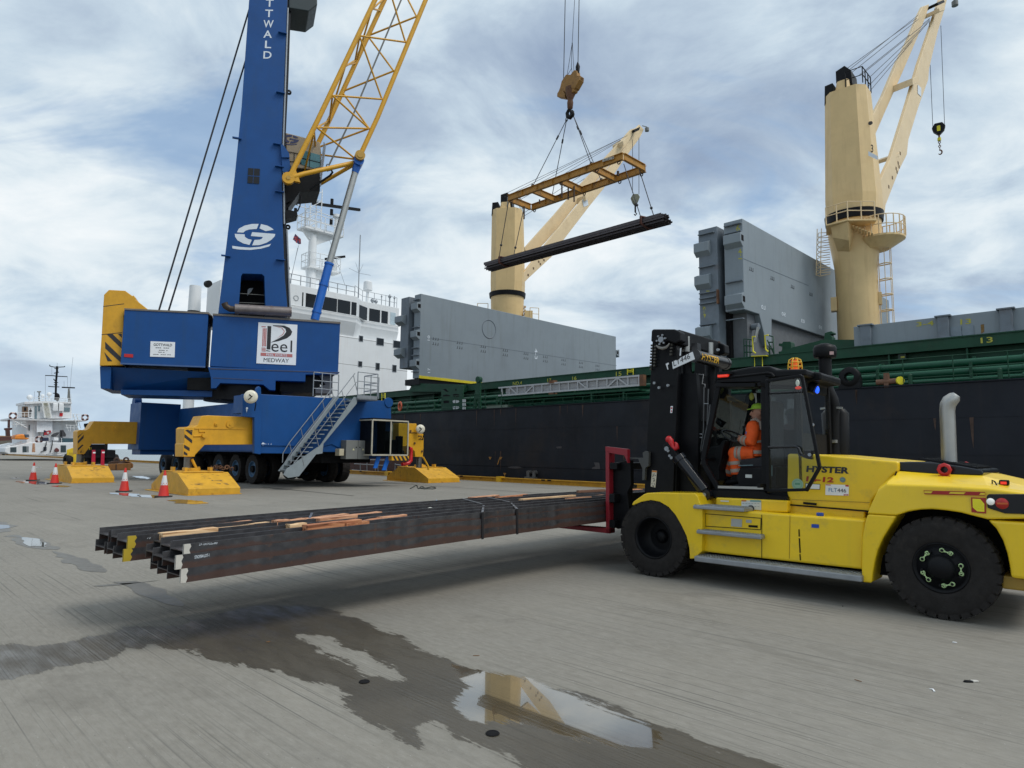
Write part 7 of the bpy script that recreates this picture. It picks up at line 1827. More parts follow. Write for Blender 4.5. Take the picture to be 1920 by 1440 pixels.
 m.cyl(wc - ax_ * 0.03, wc + ax_ * 0.02, 0.05, n=16); m.tube([wc, wc - ax_ * 0.35], 0.03, 8); m.build('steering_wheel', mat('wheel_black', (0.012, 0.012, 0.014), 0.5), cab)
 m = MB(FK); m.prism(TY(FK, 0.75, K('C2', '640,1180 650,1090 900,1060 930,560 960,420 1010,430 1010,1160 900,1190')), 0.72, 1.22); m.build('seat', mat('seat_fabric', (0.02, 0.02, 0.024), 0.8), cab, bevel=0.05)
 m = MB(FK); m.prism(TY(FK, 0.6, K('C2', '650,1180 1060,1170 1060,1420 640,1400 600,1300')), 0.58, 1.3); m.build('seat_base', BLK, cab, bevel=0.02)
 m = MB(FK); m.face(P3(FK, 1, 0.575, K('C2', '705,1257 780,1260 780,1297 705,1294'))); m.build('notice', DW, cab)
 m = MB(FK); m.bar(*P('630,1158 790,1152', 0.56), 0.02, 0.012);
 for x in (933, 970, 1004): m.bar(*P('%d,1155 %d,1275' % (x, x), 0.42), 0.008, 0.012)
 m.build('trim', mat('trim_teal', (0.12, 0.20, 0.22), 0.4), cab)
 m = MB(FK); m.prism(TY(FK, 1.2, K('C2', '668,715 780,705 775,770 690,790')), 1.2, 1.25); mo = m.build('monitor', BLK, cab); m = MB(FK); m.face(P3(FK, 1, 1.195, K('C2', '700,730 775,718 770,755 705,768'))); m.build('screen', mat('screen_grey', (0.16, 0.19, 0.21), 0.2), mo)
 m = MB(FK); fe = hit(FK, 1, 1.45, *K('C2', '1040,1290')[0]); m.cyl((fe.x, 1.45, fe.z - 0.2), (fe.x, 1.45, fe.z + 0.15), 0.06, n=12); m.build('fire_extinguisher', RED, cab)
 m = MB(FK); bl = P('655,640 640,760 590,840', 1.5); m.tube(bl, 0.012, 6); m.build('wiper', BLK, cab)
 # open door, folded back flat against the bonnet
 yd = 0.14
 dpts = P('950,205 1325,152 1345,165 1542,1178 1400,1428 965,1440', yd)
 m = MB(FK)
 for a, b in zip(dpts, dpts[1:] + dpts[:1]): m.bar(a, b, 0.04, 0.052, (0, 1, 0))
 for p in dpts: m.sphere(p, 0.026, 8, 6)
 a, b = P('960,350 1370,330', yd); m.bar(a, b, 0.02, 0.014, (0, 1, 0))
 door = m.build('cab_door', BLK, F, bevel=0.006, label='open black framed glass cab door folded back')
 m = MB(FK); m.face([p + Vector((0, 0.004, 0)) for p in dpts]); m.build('pane', GLASS, door)
 m = MB(FK); hb = P('965,952 1270,945 1305,965 1325,1020 1365,1050', yd - 0.04); m.tube(hb, 0.02, 8); m.prism(TY(FK, yd - 0.05, K('C2', '1368,985 1450,985 1455,1090 1400,1082 1340,1060 1335,1040 1368,1040')), yd - 0.06, yd + 0.02); m.build('door_handle', BLKG, door, bevel=0.008)
 m = MB(FK); k_ = P('1425,1035', yd - 0.07)[0]; m.cyl(k_, k_ + Vector((0, 0.01, 0)), 0.022, n=12); k_ = P('1465,700', yd)[0]; m.cyl(k_, k_ - Vector((0, 0.02, 0)), 0.02, n=12); m.build('lock', GALV, door)
 # hinge arms
 m = MB(FK)
 for s in ('945,260 952,262', '945,1380 955,1380'):
  a = P(s.split()[0], YC)[0]; m.bar(a, Vector((a.x, yd, a.z)), 0.04, 0.05)
 m.build('hinge', BLK, door)
 # lamps on the cab, and a glowing blob for a reflection
 m = MB(FK); a = P('388,132 505,128 505,158 395,163', 0.33); m.box(a[0].x, a[1].x, 0.33, 0.42, a[2].z, a[0].z); w1 = m.build('warning_lamp', mat('lens_red', (0, 0, 0)), F, bevel=0.01)
 m = MB(FK); a = P('383,105 540,100 538,125 385,128', 0.32); m.box(a[0].x, a[1].x, 0.32, 0.45, a[2].z, a[0].z); m.build('bracket', BLK, w1)
 m = MB(FK); a = P('1292,228', 0.20)[0]; m.sphere(a, 0.034, 14, 10, (0.75, 0.5, 1.3)); wl = m.build('work_lamp', mat('lamp_white', (0, 0, 0)), F); m = MB(FK); a = P('1300,283', 0.2)[0]; m.sphere(a, 0.03, 14, 8, (1.4, 0.5, 0.7)); m.build('lens', mat('lens_red', (0, 0, 0)), wl)  # glowing white blob stands in for a light reflection, red spot below
 m = MB(FK); a, b = P('1430,270 1505,300', 0.85); m.cyl(a, b, 0.075, 0.085, 18); bl = m.build('blue_spot_lamp', BLK, F); m = MB(FK); d = (b - a).normalized(); m.sphere(b + d * 0.01, 0.05, 14, 8, (0.6, 0.6, 1.1)); m.build('lens', mat('lens_blue', (0.02, 0.06, 0.8), 0.2, emit=(0.02, 0.12, 1.0), es=1.1), bl)
 m = MB(FK); m.prism(TY(FK, 0.9, K('C2', '1395,215 1420,230 1440,330 1400,345 1380,300')), 0.85, 0.95); m.build('lamp_bracket', BLK, bl)
 bc = hit(FK, 1, 1.1, *K('C2', '1265,100')[0]); m = MB(FK); m.cyl(bc + Vector((0, 0, -0.02)), bc + Vector((0, 0, 0.03)), 0.075, n=18); m.cyl(bc + Vector((0, 0, 0.03)), bc + Vector((0, 0, 0.17)), 0.06, 0.05, 18); be = m.build('beacon', mat('beacon_orange', (0.85, 0.14, 0.01), 0.25, emit=(1, 0.2, 0.02), es=0.15), F)
 m = MB(FK)
 for k in range(8):
  t = 2 * math.pi * k / 8; m.tube([bc + Vector((math.cos(t) * r1, math.sin(t) * r1, z1)) for r1, z1 in ((0.105, 0.0), (0.10, 0.10), (0.085, 0.17), (0.03, 0.20))], 0.007, 5)
 for r1, z1 in ((0.105, 0.0), (0.10, 0.07), (0.095, 0.13)): m.tube([bc + Vector((math.cos(t) * r1, math.sin(t) * r1, z1)) for t in [R(a) for a in range(0, 361, 20)]], 0.007, 5)
 m.build('beacon_guard', mat('guard_amber', (0.75, 0.48, 0.03), 0.5), be)
 return F
LIFT = heavy_forklift()
# ------------------------------------------------------------------ the driver
SKIN = mat('skin', (0.50, 0.25, 0.17), 0.55, var=0.1)
ORNG = mat('hi_vis_orange', (0.95, 0.115, 0.012), 0.75, var=0.12, scale=14, bump=0.4, bscale=18)
BAND = mat('reflective_band', (0.40, 0.33, 0.27), 0.5, var=0.1)
def remesh(o, size=0.012, sm=6):
 r = o.modifiers.new('fuse', 'REMESH'); r.mode = 'VOXEL'; r.voxel_size = size; r.use_smooth_shade = True
 s = o.modifiers.new('smooth', 'SMOOTH'); s.factor = 0.6; s.iterations = sm
def driver():
 P = lambda s, y: P3(FK, 1, y, K('C2', s))
 Yc = 0.98
 pel = P('826,1010', Yc)[0]
 D = thing('person', 'driver in orange hi-vis suit and lime green cap sitting in the forklift cab', 'person', FK @ Vector((pel.x, Yc, pel.z - 0.1)))
 hd = P('850,572', Yc)[0]; neck = P('860,650', Yc)[0]; ch = P('836,740', Yc)[0]; wa = P('822,930', Yc)[0]
 sh = P('846,715', Yc)[0]
 shn = sh + Vector((0, -0.19, -0.01)); shf = sh + Vector((0, 0.19, 0))
 eln = P('775,890', Yc - 0.24)[0]; elf = eln + Vector((0.0, 0.48, 0.0))
 wrn = P('668,868', Yc - 0.12)[0]; wrf = wrn + Vector((-0.06, 0.28, 0.03))
 # body: head, neck and hands as one continuous skin (hidden under the clothes in between)
 m = MB(FK)
 fw = Vector((-0.80, -0.60, 0)).normalized()       # face turned towards the camera side
 m.sphere(hd + Vector((0, 0, 0.02)), 0.095, 18, 12, (0.98, 0.92, 1.18)); m.sphere(hd + fw * 0.03 + Vector((0, 0, -0.055)), 0.07, 14, 10, (0.95, 0.85, 1.0))
 nb = hd + fw * 0.098; m.tube([nb + Vector((0, 0, 0.03)), nb + fw * 0.022 + Vector((0, 0, -0.015)), nb + Vector((0, 0, -0.025))], [0.009, 0.014, 0.012], 8)
 sd_ = Vector((-fw.y, fw.x, 0))
 for s in (-1, 1): m.sphere(hd + sd_ * s * 0.092 - fw * 0.005, 0.025, 10, 8, (0.6, 0.6, 1.2))
 m.tube([hd + Vector((0, 0, -0.05)), neck, ch], [0.06, 0.058, 0.07], 14)
 m.tube([ch, wa, pel], [0.10, 0.10, 0.10], 14)
 for s_, el, wr in ((shn, eln, wrn), (shf, elf, wrf)):
  m.tube([ch, s_, el, wr], [0.06, 0.05, 0.04, 0.028], 12)
  d = (wr - el).normalized()
  pa = wr + d * 0.045; m.sphere(pa, 0.04, 12, 8, (1.1, 0.6, 0.9))
  side = d.cross(Vector((0, 0, 1))).normalized()
  for k in range(4):
   b = pa + d * 0.035 + Vector((0, 0, 0.024 - 0.016 * k)); ln = (0.034, 0.04, 0.037, 0.028)[k]
   m.tube([b, b + d * ln + Vector((0, 0.008, -0.008)), b + d * (ln * 1.1) + Vector((0, 0.03, -0.02)), b + d * ln * 0.6 + Vector((0, 0.045, -0.028))], [0.0095, 0.009, 0.0085, 0.007], 7)
  m.tube([pa + Vector((0, 0, 0.02)), pa + d * 0.02 + Vector((0, 0.02, 0.045)), pa + d * 0.045 + Vector((0, 0.035, 0.04))], [0.012, 0.010, 0.008], 7)
 for yy, kn, an in ((-0.10, '585,1015', '600,1262'), (0.10, '600,1020', '490,1262')):
  k_ = P(kn, Yc + yy)[0]; a_ = P(an, Yc + yy)[0]; m.tube([pel + Vector((0, yy, 0)), k_, a_], [0.08, 0.055, 0.04], 12)
 bd = m.build('body', SKIN, D); remesh(bd, 0.008, 3)
 m = MB(FK)
 for s in (-1, 1):
  e = hd + fw * 0.088 + sd_ * s * 0.032 + Vector((0, 0, 0.028)); m.sphere(e, 0.010, 8, 6, (1, 1, 0.7))
  m.tube([e + Vector((0, 0, 0.022)) - sd_ * 0.016, e + Vector((0, 0, 0.024)) + sd_ * 0.016 + fw * 0.004], 0.005, 5)
 m.build('eye', mat('eye_dark', (0.03, 0.02, 0.018), 0.4), D)
 m = MB(FK); mo = hd + fw * 0.098 + Vector((0, 0, -0.062)); m.tube([mo - sd_ * 0.024, mo + fw * 0.004, mo + sd_ * 0.024], [0.003, 0.005, 0.003], 6); m.build('mouth', mat('lip', (0.22, 0.07, 0.06), 0.5), D)
 m = MB(FK); m.sphere(hd + Vector((0, 0, 0.015)) - fw * 0.012, 0.099, 16, 10, (1, 0.98, 1.05)); hr = m.build('hair', mat('hair_grey', (0.16, 0.13, 0.11), 0.7), D)
 for v in hr.data.vertices: pass
 # trim the hair to the back of the head
 bm = bmesh.new(); bm.from_mesh(hr.data)
 Mi = MW[D.name].inverted()
 hc = Mi @ (FK @ hd); fww = (FK.to_3x3() @ fw)
 kill = [v for v in bm.verts if (v.co - hc).dot(fww) > -0.01 or (v.co - hc).z < -0.05]
 bmesh.ops.delete(bm, geom=kill, context='VERTS'); bm.to_mesh(hr.data); bm.free()
 # cap
 m = MB(FK)
 cc = hd + Vector((0, 0, 0.065)) - fw * 0.006
 rings = []
 for z, r_ in ((0.0, 0.108), (0.03, 0.106), (0.062, 0.092), (0.083, 0.062), (0.09, 0.015)):
  rings.append([cc + Vector((math.cos(t) * r_, math.sin(t) * r_ * 0.94, z)) for t in [R(a) for a in range(0, 360, 20)]])
 m.loft(rings, True, True)
 pk = [cc + fw * 0.085 + sd_ * 0.085, cc + fw * 0.15 + sd_ * 0.055 + Vector((0, 0, -0.012)), cc + fw * 0.17 + Vector((0, 0, -0.014)), cc + fw * 0.15 - sd_ * 0.055 + Vector((0, 0, -0.012)), cc + fw * 0.085 - sd_ * 0.085, cc + fw * 0.06]
 m.loft([[p + Vector((0, 0, 0.004)) for p in pk], [p + Vector((0, 0, 0.014)) for p in pk]], False); m.build('cap', mat('cap_lime', (0.42, 0.70, 0.06), 0.7), D)
 # jacket
 m = MB(FK)
 def ell(c, rx, ry, rz=None, n=18, tilt=0): return [c + Vector((math.cos(t) * rx, math.sin(t) * ry, math.cos(t) * tilt)) for t in [2 * math.pi * k / n for k in range(n)]]
 m.loft([ell(pel + Vector((0.02, 0, -0.06)), 0.15, 0.19), ell(wa, 0.145, 0.185), ell(P('826,840', Yc)[0], 0.165, 0.21), ell(ch + Vector((0, 0, 0.0)), 0.14, 0.21), ell(sh + Vector((0, 0, 0.045)), 0.10, 0.16), ell(neck + Vector((0, 0, -0.01)), 0.07, 0.075)], True)
 for s_, el, wr in ((shn, eln, wrn), (shf, elf, wrf)):
  m.tube([s_ + Vector((0, 0, 0.0)), s_.lerp(el, 0.5), el, el.lerp(wr, 0.5), wr], [0.095, 0.092, 0.082, 0.072, 0.062], 14); m.sphere(s_, 0.09, 14, 10)
 jk = m.build('jacket', ORNG, D); remesh(jk, 0.011, 4)
 m = MB(FK)
 def band(a, b, t, r_, w=0.028):
  p = a.lerp(b, t); d = (b - a).normalized(); m.tube([p - d * w, p + d * w], r_, 18, False)
 band(eln, wrn, 0.35, 0.083); band(eln, wrn, 0.72, 0.074); band(shn, eln, 0.55, 0.088) if False else None
 m.loft([ell(P('842,915', Yc)[0], 0.158, 0.20, tilt=0.03), ell(P('842,890', Yc)[0], 0.158, 0.20, tilt=0.03)], True, False)
 m.loft([ell(pel + Vector((0.02, 0, -0.02)), 0.160, 0.20), ell(pel + Vector((0.02, 0, 0.03)), 0.160, 0.20)], True, False)
 a = sh + Vector((0.02, -0.12, 0.10));
 m.tube([sh + Vector((-0.06, -0.10, 0.075)), sh + Vector((0.02, -0.11, 0.10)), sh + Vector((0.09, -0.13, 0.05)), sh + Vector((0.11, -0.15, -0.06))], 0.024, 8)
 m.build('jacket_band', BAND, D)
 m = MB(FK); q = shn.lerp(eln, 0.45) + Vector((-0.06, -0.06, 0)); m.sphere(q, 0.03, 10, 8, (0.6, 0.4, 1)); m.build('arm_badge', mat('badge_blue', (0.05, 0.16, 0.42), 0.5), D)
 # trousers
 m = MB(FK)
 legs = []
 for yy, kn, an in ((-0.10, '585,1020', '612,1262'), (0.10, '590,1030', '492,1262')):
  k_ = P(kn, Yc + yy)[0]; a_ = P(an, Yc + yy)[0]; h_ = pel + Vector((0, yy, -0.02)); legs.append((h_, k_, a_))
  m.tube([h_ + Vector((0.04, 0, 0)), h_.lerp(k_, 0.5), k_ , k_.lerp(a_, 0.3), k_.lerp(a_, 0.7), a_], [0.125, 0.115, 0.10, 0.095, 0.09, 0.088], 14); m.sphere(k_, 0.10, 14, 10)
 tr = m.build('trousers', ORNG, D); remesh(tr, 0.011, 4)
 m = MB(FK)
 for h_, k_, a_ in legs: band(h_, k_, 0.62, 0.117, 0.024); band(h_, k_, 0.82, 0.110, 0.02); band(k_, a_, 0.45, 0.097, 0.026); band(k_, a_, 0.80, 0.093, 0.026)
 m.build('trouser_band', BAND, D)
 for h_, k_, a_ in legs:
  m = MB(FK); m.tube([a_ + Vector((0.03, 0, 0.02)), a_ + Vector((0.02, 0, -0.09)), a_ + Vector((-0.08, 0, -0.11)), a_ + Vector((-0.18, 0, -0.12))], [0.055, 0.055, 0.05, 0.04], 12); bt = m.build('boot', BLK, D); remesh(bt, 0.012, 2)
 return D
driver()
# ================================================================== STEEL BEAMS ON THE FORKS
BEAM = mat('mill_scale_steel', (0.040, 0.040, 0.045), 0.48, 0.25, var=0.25, scale=1.6, dirt=0.55, dirtcol=(0.065, 0.034, 0.024), dscale=1.6, streak=0.0, bump=0.12, bscale=20)
def beam_steel():
 m = bpy.data.materials.new('beam_steel'); m.use_nodes = True
 nt = m.node_tree; b = nt.nodes['Principled BSDF']; N = nt.nodes.new; L = nt.links.new
 tc = N("ShaderNodeTexCoord"); sp = N("ShaderNodeSeparateXYZ")
 at = N("ShaderNodeAttribute"); at.attribute_name = 'fh'
 def nz(sc, st=(1, 1, 1), det=6):
  mp = N("ShaderNodeMapping"); mp.inputs['Scale'].default_value = st; L(tc.outputs['Object'], mp.inputs[0])
  n = N("ShaderNodeTexNoise"); n.inputs['Scale'].default_value = sc; n.inputs['Detail'].default_value = det; n.inputs['Roughness'].default_value = 0.65; L(mp.outputs[0], n.inputs['Vector']); return n.outputs[0]
 def mth(op, a, b_):
  q = N("ShaderNodeMath"); q.operation = op
  for i, v in enumerate((a, b_)):
   if isinstance(v, (int, float)): q.inputs[i].default_value = v
   else: L(v, q.inputs[i])
  return q.outputs[0]
 def rng(s, a, b_):
  r_ = N("ShaderNodeMapRange"); r_.inputs[1].default_value = a; r_.inputs[2].default_value = b_; L(s, r_.inputs[0]); return r_.outputs[0]
 def mix(f, a, c):
  q = N("ShaderNodeMix"); q.data_type = 'RGBA'; L(f, q.inputs[0])
  for s, v in ((q.inputs[6], a), (q.inputs[7], c)):
   if isinstance(v, tuple): s.default_value = v
   else: L(v, s)
  return q.outputs[2]
 wav = mth('ADD', at.outputs['Fac'], mth('MULTIPLY', mth('SUBTRACT', nz(1.7, (1, 1, 1)), 0.5), 1.5))
 col = mix(rng(nz(5), 0.35, 0.7), (0.026, 0.026, 0.030, 1), (0.075, 0.074, 0.078, 1))
 col = mix(mth('MULTIPLY', rng(wav, 0.60, 0.40), 0.75), col, (0.078, 0.038, 0.027, 1))
 col = mix(mth('MULTIPLY', rng(nz(9), 0.60, 0.70), 0.6), col, (0.12, 0.062, 0.038, 1))
 L(col, b.inputs['Base Color']); b.inputs['Metallic'].default_value = 0.2
 L(mth('ADD', mth('MULTIPLY', nz(8), 0.25), 0.36), b.inputs['Roughness'])
 bp = N("ShaderNodeBump"); bp.inputs['Strength'].default_value = 0.25; bp.inputs['Distance'].default_value = 0.004; L(nz(30), bp.inputs['Height']); L(bp.outputs[0], b.inputs['Normal'])
 return m
BST = beam_steel()
FW, BD, FT, WT = 0.125, 0.305, 0.013, 0.010     # flange width, depth, thicknesses: 305 x 127 sections laid on their side
def sag(y): return -0.085 * ((y - 1.2) / 7.6) ** 2
def beam_section():
 """(x, z) outline, web horizontal, flanges upright"""
 h, d = FW, BD
 return [(0, 0), (0, h), (-FT, h), (-FT, h / 2 + WT / 2), (-d + FT, h / 2 + WT / 2), (-d + FT, h), (-d, h), (-d, 0), (-d + FT, 0), (-d + FT, h / 2 - WT / 2), (-FT, h / 2 - WT / 2), (-FT, 0)]
def make_beam(M, x, z, y0, y1, segs=12, bend=True, matl=None):
 m = MB(M)
 sec = beam_section()
 rings = []
 for k in range(segs + 1):
  y = y0 + (y1 - y0) * k / segs
  rings.append([(x + a, y, z + b + (sag(y) if bend else 0)) for a, b in sec])
 m.loft(rings, False)
 o = m.build('steel_beam', matl or BST)
 at = o.data.attributes.new('fh', 'FLOAT', 'POINT')
 n = len(sec)
 at.data.foreach_set('value', [(sec[i % n][1] / FW if i < n * (segs + 1) else 0.5) for i in range(len(o.data.vertices))])
 return o
PW_ = mat('end_paint_white', (0.52, 0.50, 0.45), 0.6, var=0.1, dirt=0.4, dirtcol=(0.25, 0.2, 0.15), dscale=8)
PY_ = mat('end_paint_yellow', (0.42, 0.30, 0.02), 0.6, var=0.1)
def forks_load():
 g = 'steel beams carried on the forklift forks'
 spec = []
 # front pile: three columns, three rows; rear pile: three columns, two rows
 for r_, z in enumerate((0.70, 0.825, 0.912)):
  for c in range(3):
   x = -1.09 - c * 0.312 - (0.016 if r_ == 2 else 0)
   spec.append((x, z, 'F', r_, c, (-6.36, -6.41, -6.34)[r_] + (0.0, 0.03, 0.08)[c]))
 for r_, z in enumerate((0.765, 0.89)):
  for c in range(3):
   x = -2.26 - c * 0.345
   spec.append((x, z, 'B', r_, c, (-6.45, -6.42)[r_] + (0.0, 0.05, 0.04)[c]))
 rown = ('bottom', 'middle', 'top'); coln = ('outermost facing the truck', 'second from the truck', 'third from the truck')
 for x, z, pile, r_, c, y0 in spec:
  o = make_beam(FK, x, z, y0, 8.7 + random.uniform(-0.1, 0.1))
  if pile == 'F': lab = 'dark rusty steel beam in the front pile, %s row, %s' % (rown[r_], coln[c])
  else: lab = 'dark rusty steel beam in the rear pile, %s row, %s' % (('bottom', 'top')[r_], coln[c])
  tag(o, lab, 'steel beam', g)
  if c == 0:
   m = MB(FK); w = 0.06 if pile == 'F' else 0.08
   s = sag(y0)
   jag = [(y0, z), (y0 + w * 0.8, z), (y0 + w, z + FW * 0.3), (y0 + w * 0.8, z + FW * 0.55), (y0 + w * 1.05, z + FW * 0.8), (y0 + w * 0.9, z + FW), (y0, z + FW)]
   m.face([(x + 0.0025, a, b + s + 0.001) for a, b in jag]); m.face([(x + 0.001, y0 - 0.003, z + s), (x + 0.001, y0 - 0.003, z + s + FW), (x - FT, y0 - 0.003, z + s + FW), (x - FT, y0 - 0.003, z + s)])
   m.build('end_paint', PW_ if pile == 'F' else PY_, o)
  if pile == 'F' and c == 0 and r_ == 1:
   m = MB(FK); q = P3(FK, 0, x + 0.004, K('C6', '787,645 893,628 787,622')); letter(m, 'STK29504 LOT-1', q[0], q[1], q[2], 0.02); m.build('lettering', TXTW, o)
  if pile == 'F' and c == 0 and r_ == 2:
   m = MB(FK); q = P3(FK, 0, x + 0.004, K('C6', '817,550 952,538 817,536')); letter(m, '27-10CF22x490', q[0], q[1], q[2], 0.0, 0.3); m.build('lettering', TXTW, o)
  if pile == 'B' and c == 0 and r_ == 1:
   m = MB(FK); q = P3(FK, 0, x + 0.004, K('C6', '445,500 470,500 445,490')); letter(m, '13', q[0], q[1], q[2], 0.0, 0.3); m.build('lettering', TXTW, o)
 # steel straps
 ST = mat('strap_steel', (0.22, 0.22, 0.24), 0.35, 0.7)
 zt = 1.035
 SD = mat('strap_dark', (0.02, 0.02, 0.024), 0.5, 0.3)
 for c_, px, lab in (('C7', ('590,228', '915,292'), 'steel strap round the beams, nearer of the middle pair'), ('C7', ('915,235', '1110,272'), 'steel strap round the beams, farther of the middle pair'), ('C7', ('145,266', '235,290'), 'steel strap across the beams behind the splintered timbers')):
  a = hit(FK, 2, 0.95, *K('C7', px[0])[0]); b = hit(FK, 2, zt, *K('C7', px[1])[0])
  m = MB(FK); y = hit(FK, 0, -1.08, *K('C7', px[1])[0]).y
  zz = 0.912 + FW + sag(y) + 0.004
  if 'middle' in lab:
   m.bar((-3.2, a.y, 1.015 + sag(a.y) + 0.006), (-2.2, a.y * 0.7 + y * 0.3, 1.015 + sag(y) + 0.006), 0.03, 0.003); m.bar((-2.2, a.y * 0.7 + y * 0.3, 1.015 + sag(y) + 0.006), (-1.085, y, zz), 0.03, 0.003); m2 = MB(FK); m2.bar((-1.083, y, zz), (-1.083, y + 0.01, 0.69 + sag(y)), 0.04, 0.006, (1, 0, 0))
  else:
   m.bar((-2.9, y + 0.5, 1.02 + sag(y)), (-2.3, y + 0.1, 1.02 + sag(y)), 0.03, 0.003)
  o = m.build('steel_strap', ST)
  if 'middle' in lab: m2.build('strap_drop', SD, o)
  tag(o, lab, 'strap', 'steel straps round the beams')
forks_load()
def wood_mat(nm, c1, c2):
 m = bpy.data.materials.new(nm); m.use_nodes = True; nt = m.node_tree; b = nt.nodes['Principled BSDF']; N = nt.nodes.new; L = nt.links.new
 tc = N("ShaderNodeTexCoord"); m0 = N("ShaderNodeMapping"); m0.inputs['Rotation'].default_value = (0, 0, -math.atan2(_ey.y, _ey.x)); L(tc.outputs['Object'], m0.inputs[0]); mp = N("ShaderNodeMapping"); mp.inputs['Scale'].default_value = (1.6, 26, 26); L(m0.outputs[0], mp.inputs[0])
 n = N("ShaderNodeTexNoise"); n.inputs['Scale'].default_value = 1.0; n.inputs['Detail'].default_value = 5; n.inputs['Distortion'].default_value = 0.6; L(mp.outputs[0], n.inputs['Vector'])
 r_ = N("ShaderNodeValToRGB"); e = r_.color_ramp.elements; e[0].position = 0.32; e[0].color = (*[v * 0.4 for v in c1], 1); e[1].position = 0.60; e[1].color = (*c2, 1); k = e.new(0.40); k.color = (*c1, 1)
 L(n.outputs[0], r_.inputs[0]); L(r_.outputs[0], b.inputs['Base Color']); b.inputs['Roughness'].default_value = 0.8
 bp = N("ShaderNodeBump"); bp.inputs['Strength'].default_value = 0.5; bp.inputs['Distance'].default_value = 0.01; L(n.outputs[0], bp.inputs['Height']); L(bp.outputs[0], b.inputs['Normal'])
 return m
WD = [wood_mat('timber_pink', (0.36, 0.15, 0.075), (0.68, 0.37, 0.21)), wood_mat('timber_pale', (0.50, 0.28, 0.13), (0.80, 0.56, 0.32)), wood_mat('timber_brown', (0.13, 0.06, 0.035), (0.22, 0.11, 0.065)), wood_mat('timber_red', (0.32, 0.11, 0.045), (0.55, 0.24, 0.11))]
def timbers():
 rr = random.Random(5)
 spec = [  # crop, bottom-left px, bottom-right px, height, width, wood, label
  ('C6', '560,462 958,428', 0.085, 0.11, 1, 'pale squared timber on the beams, nearest the painted ends'),
  ('C6', '918,388 1212,362', 0.05, 0.10, 0, 'pinkish timber lying behind the pale squared timber'),
  ('C6', '962,412 1332,376', 0.05, 0.09, 1, 'pale thin timber continuing from the squared timber'),
  ('C6', '1382,392 1475,384', 0.09, 0.12, 0, 'short weathered timber block on the rear beams'),
  ('C6', '1475,372 1590,362', 0.07, 0.10, 0, 'small timber between the block and splintered timbers'),
  ('C6', '1474,416 1596,406', 0.09, 0.10, 1, 'short timber block with grey sawn end at the middle'),
  ('C6', '1585,360 1900,330', 0.06, 0.12, 0, 'splintered pink timber on the rear pile'),
  ('C6', '1600,432 1990,394', 0.10, 0.11, 3, 'long reddish timber with split top facing the camera'),
  ('C7', '150,378 352,352', 0.08, 0.10, 3, 'reddish timber end beside the splintered timbers'),
  ('C7', '0,352 350,318', 0.085, 0.11, 0, 'pink timber on the middle of the front pile'),
  ('C7', '350,345 490,330', 0.075, 0.10, 0, 'chipped pink timber with ragged end'),
  ('C7', '862,232 1010,218', 0.05, 0.12, 0, 'flat reddish timber near the strapped middle'),
  ('C7', '1010,232 1170,214', 0.055, 0.10, 3, 'notched reddish timber near the strapped middle'),
  ('C7', '1142,244 1440,220', 0.055, 0.10, 1, 'long pale timber near the forks'),
  ('C7', '1396,243 1612,222', 0.065, 0.11, 0, 'pinkish timber against the red fork'),
  ('C7', '1456,206 1606,196', 0.10, 0.06, 2, 'dark brown board leaning on the beams by the forks'),
  ('C7', '1690,190 1815,182', 0.06, 0.12, 3, 'reddish timber behind the fork carriage'),
 ]
 for c, s, h, w, wi, lab in spec:
  a, b = K(c, s)
  z0 = 0.965
  p0, p1 = hit(FK, 2, z0, *a), hit(FK, 2, z0, *b)
  p0, p1 = p0 + Vector((0, 0, sag(p0.y))), p1 + Vector((0, 0, sag(p1.y)))
  d = (p1 - p0); d.z = 0; L_ = d.length; d.normalize(); nn = Vector((-d.y, d.x, 0))
  if nn.x > 0: nn = -nn
  k = max(5, int(L_ / 0.3))
  m = MB(FK); rings = []
  top = h; th = h * rr.uniform(0.9, 1.0)
  for i in range(k + 1):
   t = i / k; p = p0.lerp(p1, t)
   jg = rr.uniform(-0.10, 0.02) * h if 0 < i < k else 0
   jw = rr.uniform(-0.03, 0.03) * w
   rings.append([p + Vector((0, 0, 0)), p + nn * (w + jw), p + nn * (w + jw * 2) + Vector((0, 0, th + jg)), p + nn * w * 0.5 + Vector((0, 0, th + jg * 0.4)), p + nn * (jw * 0.3) + Vector((0, 0, th + jg * 0.7))])
  m.loft(rings, False)
  o = m.build('timber_batten', WD[wi], bevel=0.004); tag(o, lab, 'timber', 'dunnage timbers lying on the steel beams')
 # scraps caught on the beams
 for s, cm, lab, sz in (('655,246', (0.30, 0.50, 0.75), 'crumpled pale blue plastic scrap on the beams', 0.075), ('603,256', (0.55, 0.55, 0.50), 'small pale scrap left of the blue plastic', 0.035), ('620,280', (0.55, 0.58, 0.20), 'small yellow green scrap on the beams', 0.035)):
  p = hit(FK, 2, 0.965, *K('C7', s)[0]); m = MB(FK)
  ps = [p + Vector((math.cos(t) * sz * rr.uniform(0.5, 1) * 0.6, math.sin(t) * sz * rr.uniform(0.7, 1.3) * 1.3, 0.01)) for t in [R(a) for a in range(0, 360, 45)]]
  tp = p + Vector((0, 0, sz * 0.55))
  for i in range(8): m.face([ps[i], ps[(i + 1) % 8], tp])
  m.face(ps[::-1]); o = m.build('plastic_scrap', mat('scrap_%d' % int(sz * 1000 + cm[0] * 10), cm, 0.5)); tag(o, lab, 'litter')
timbers()
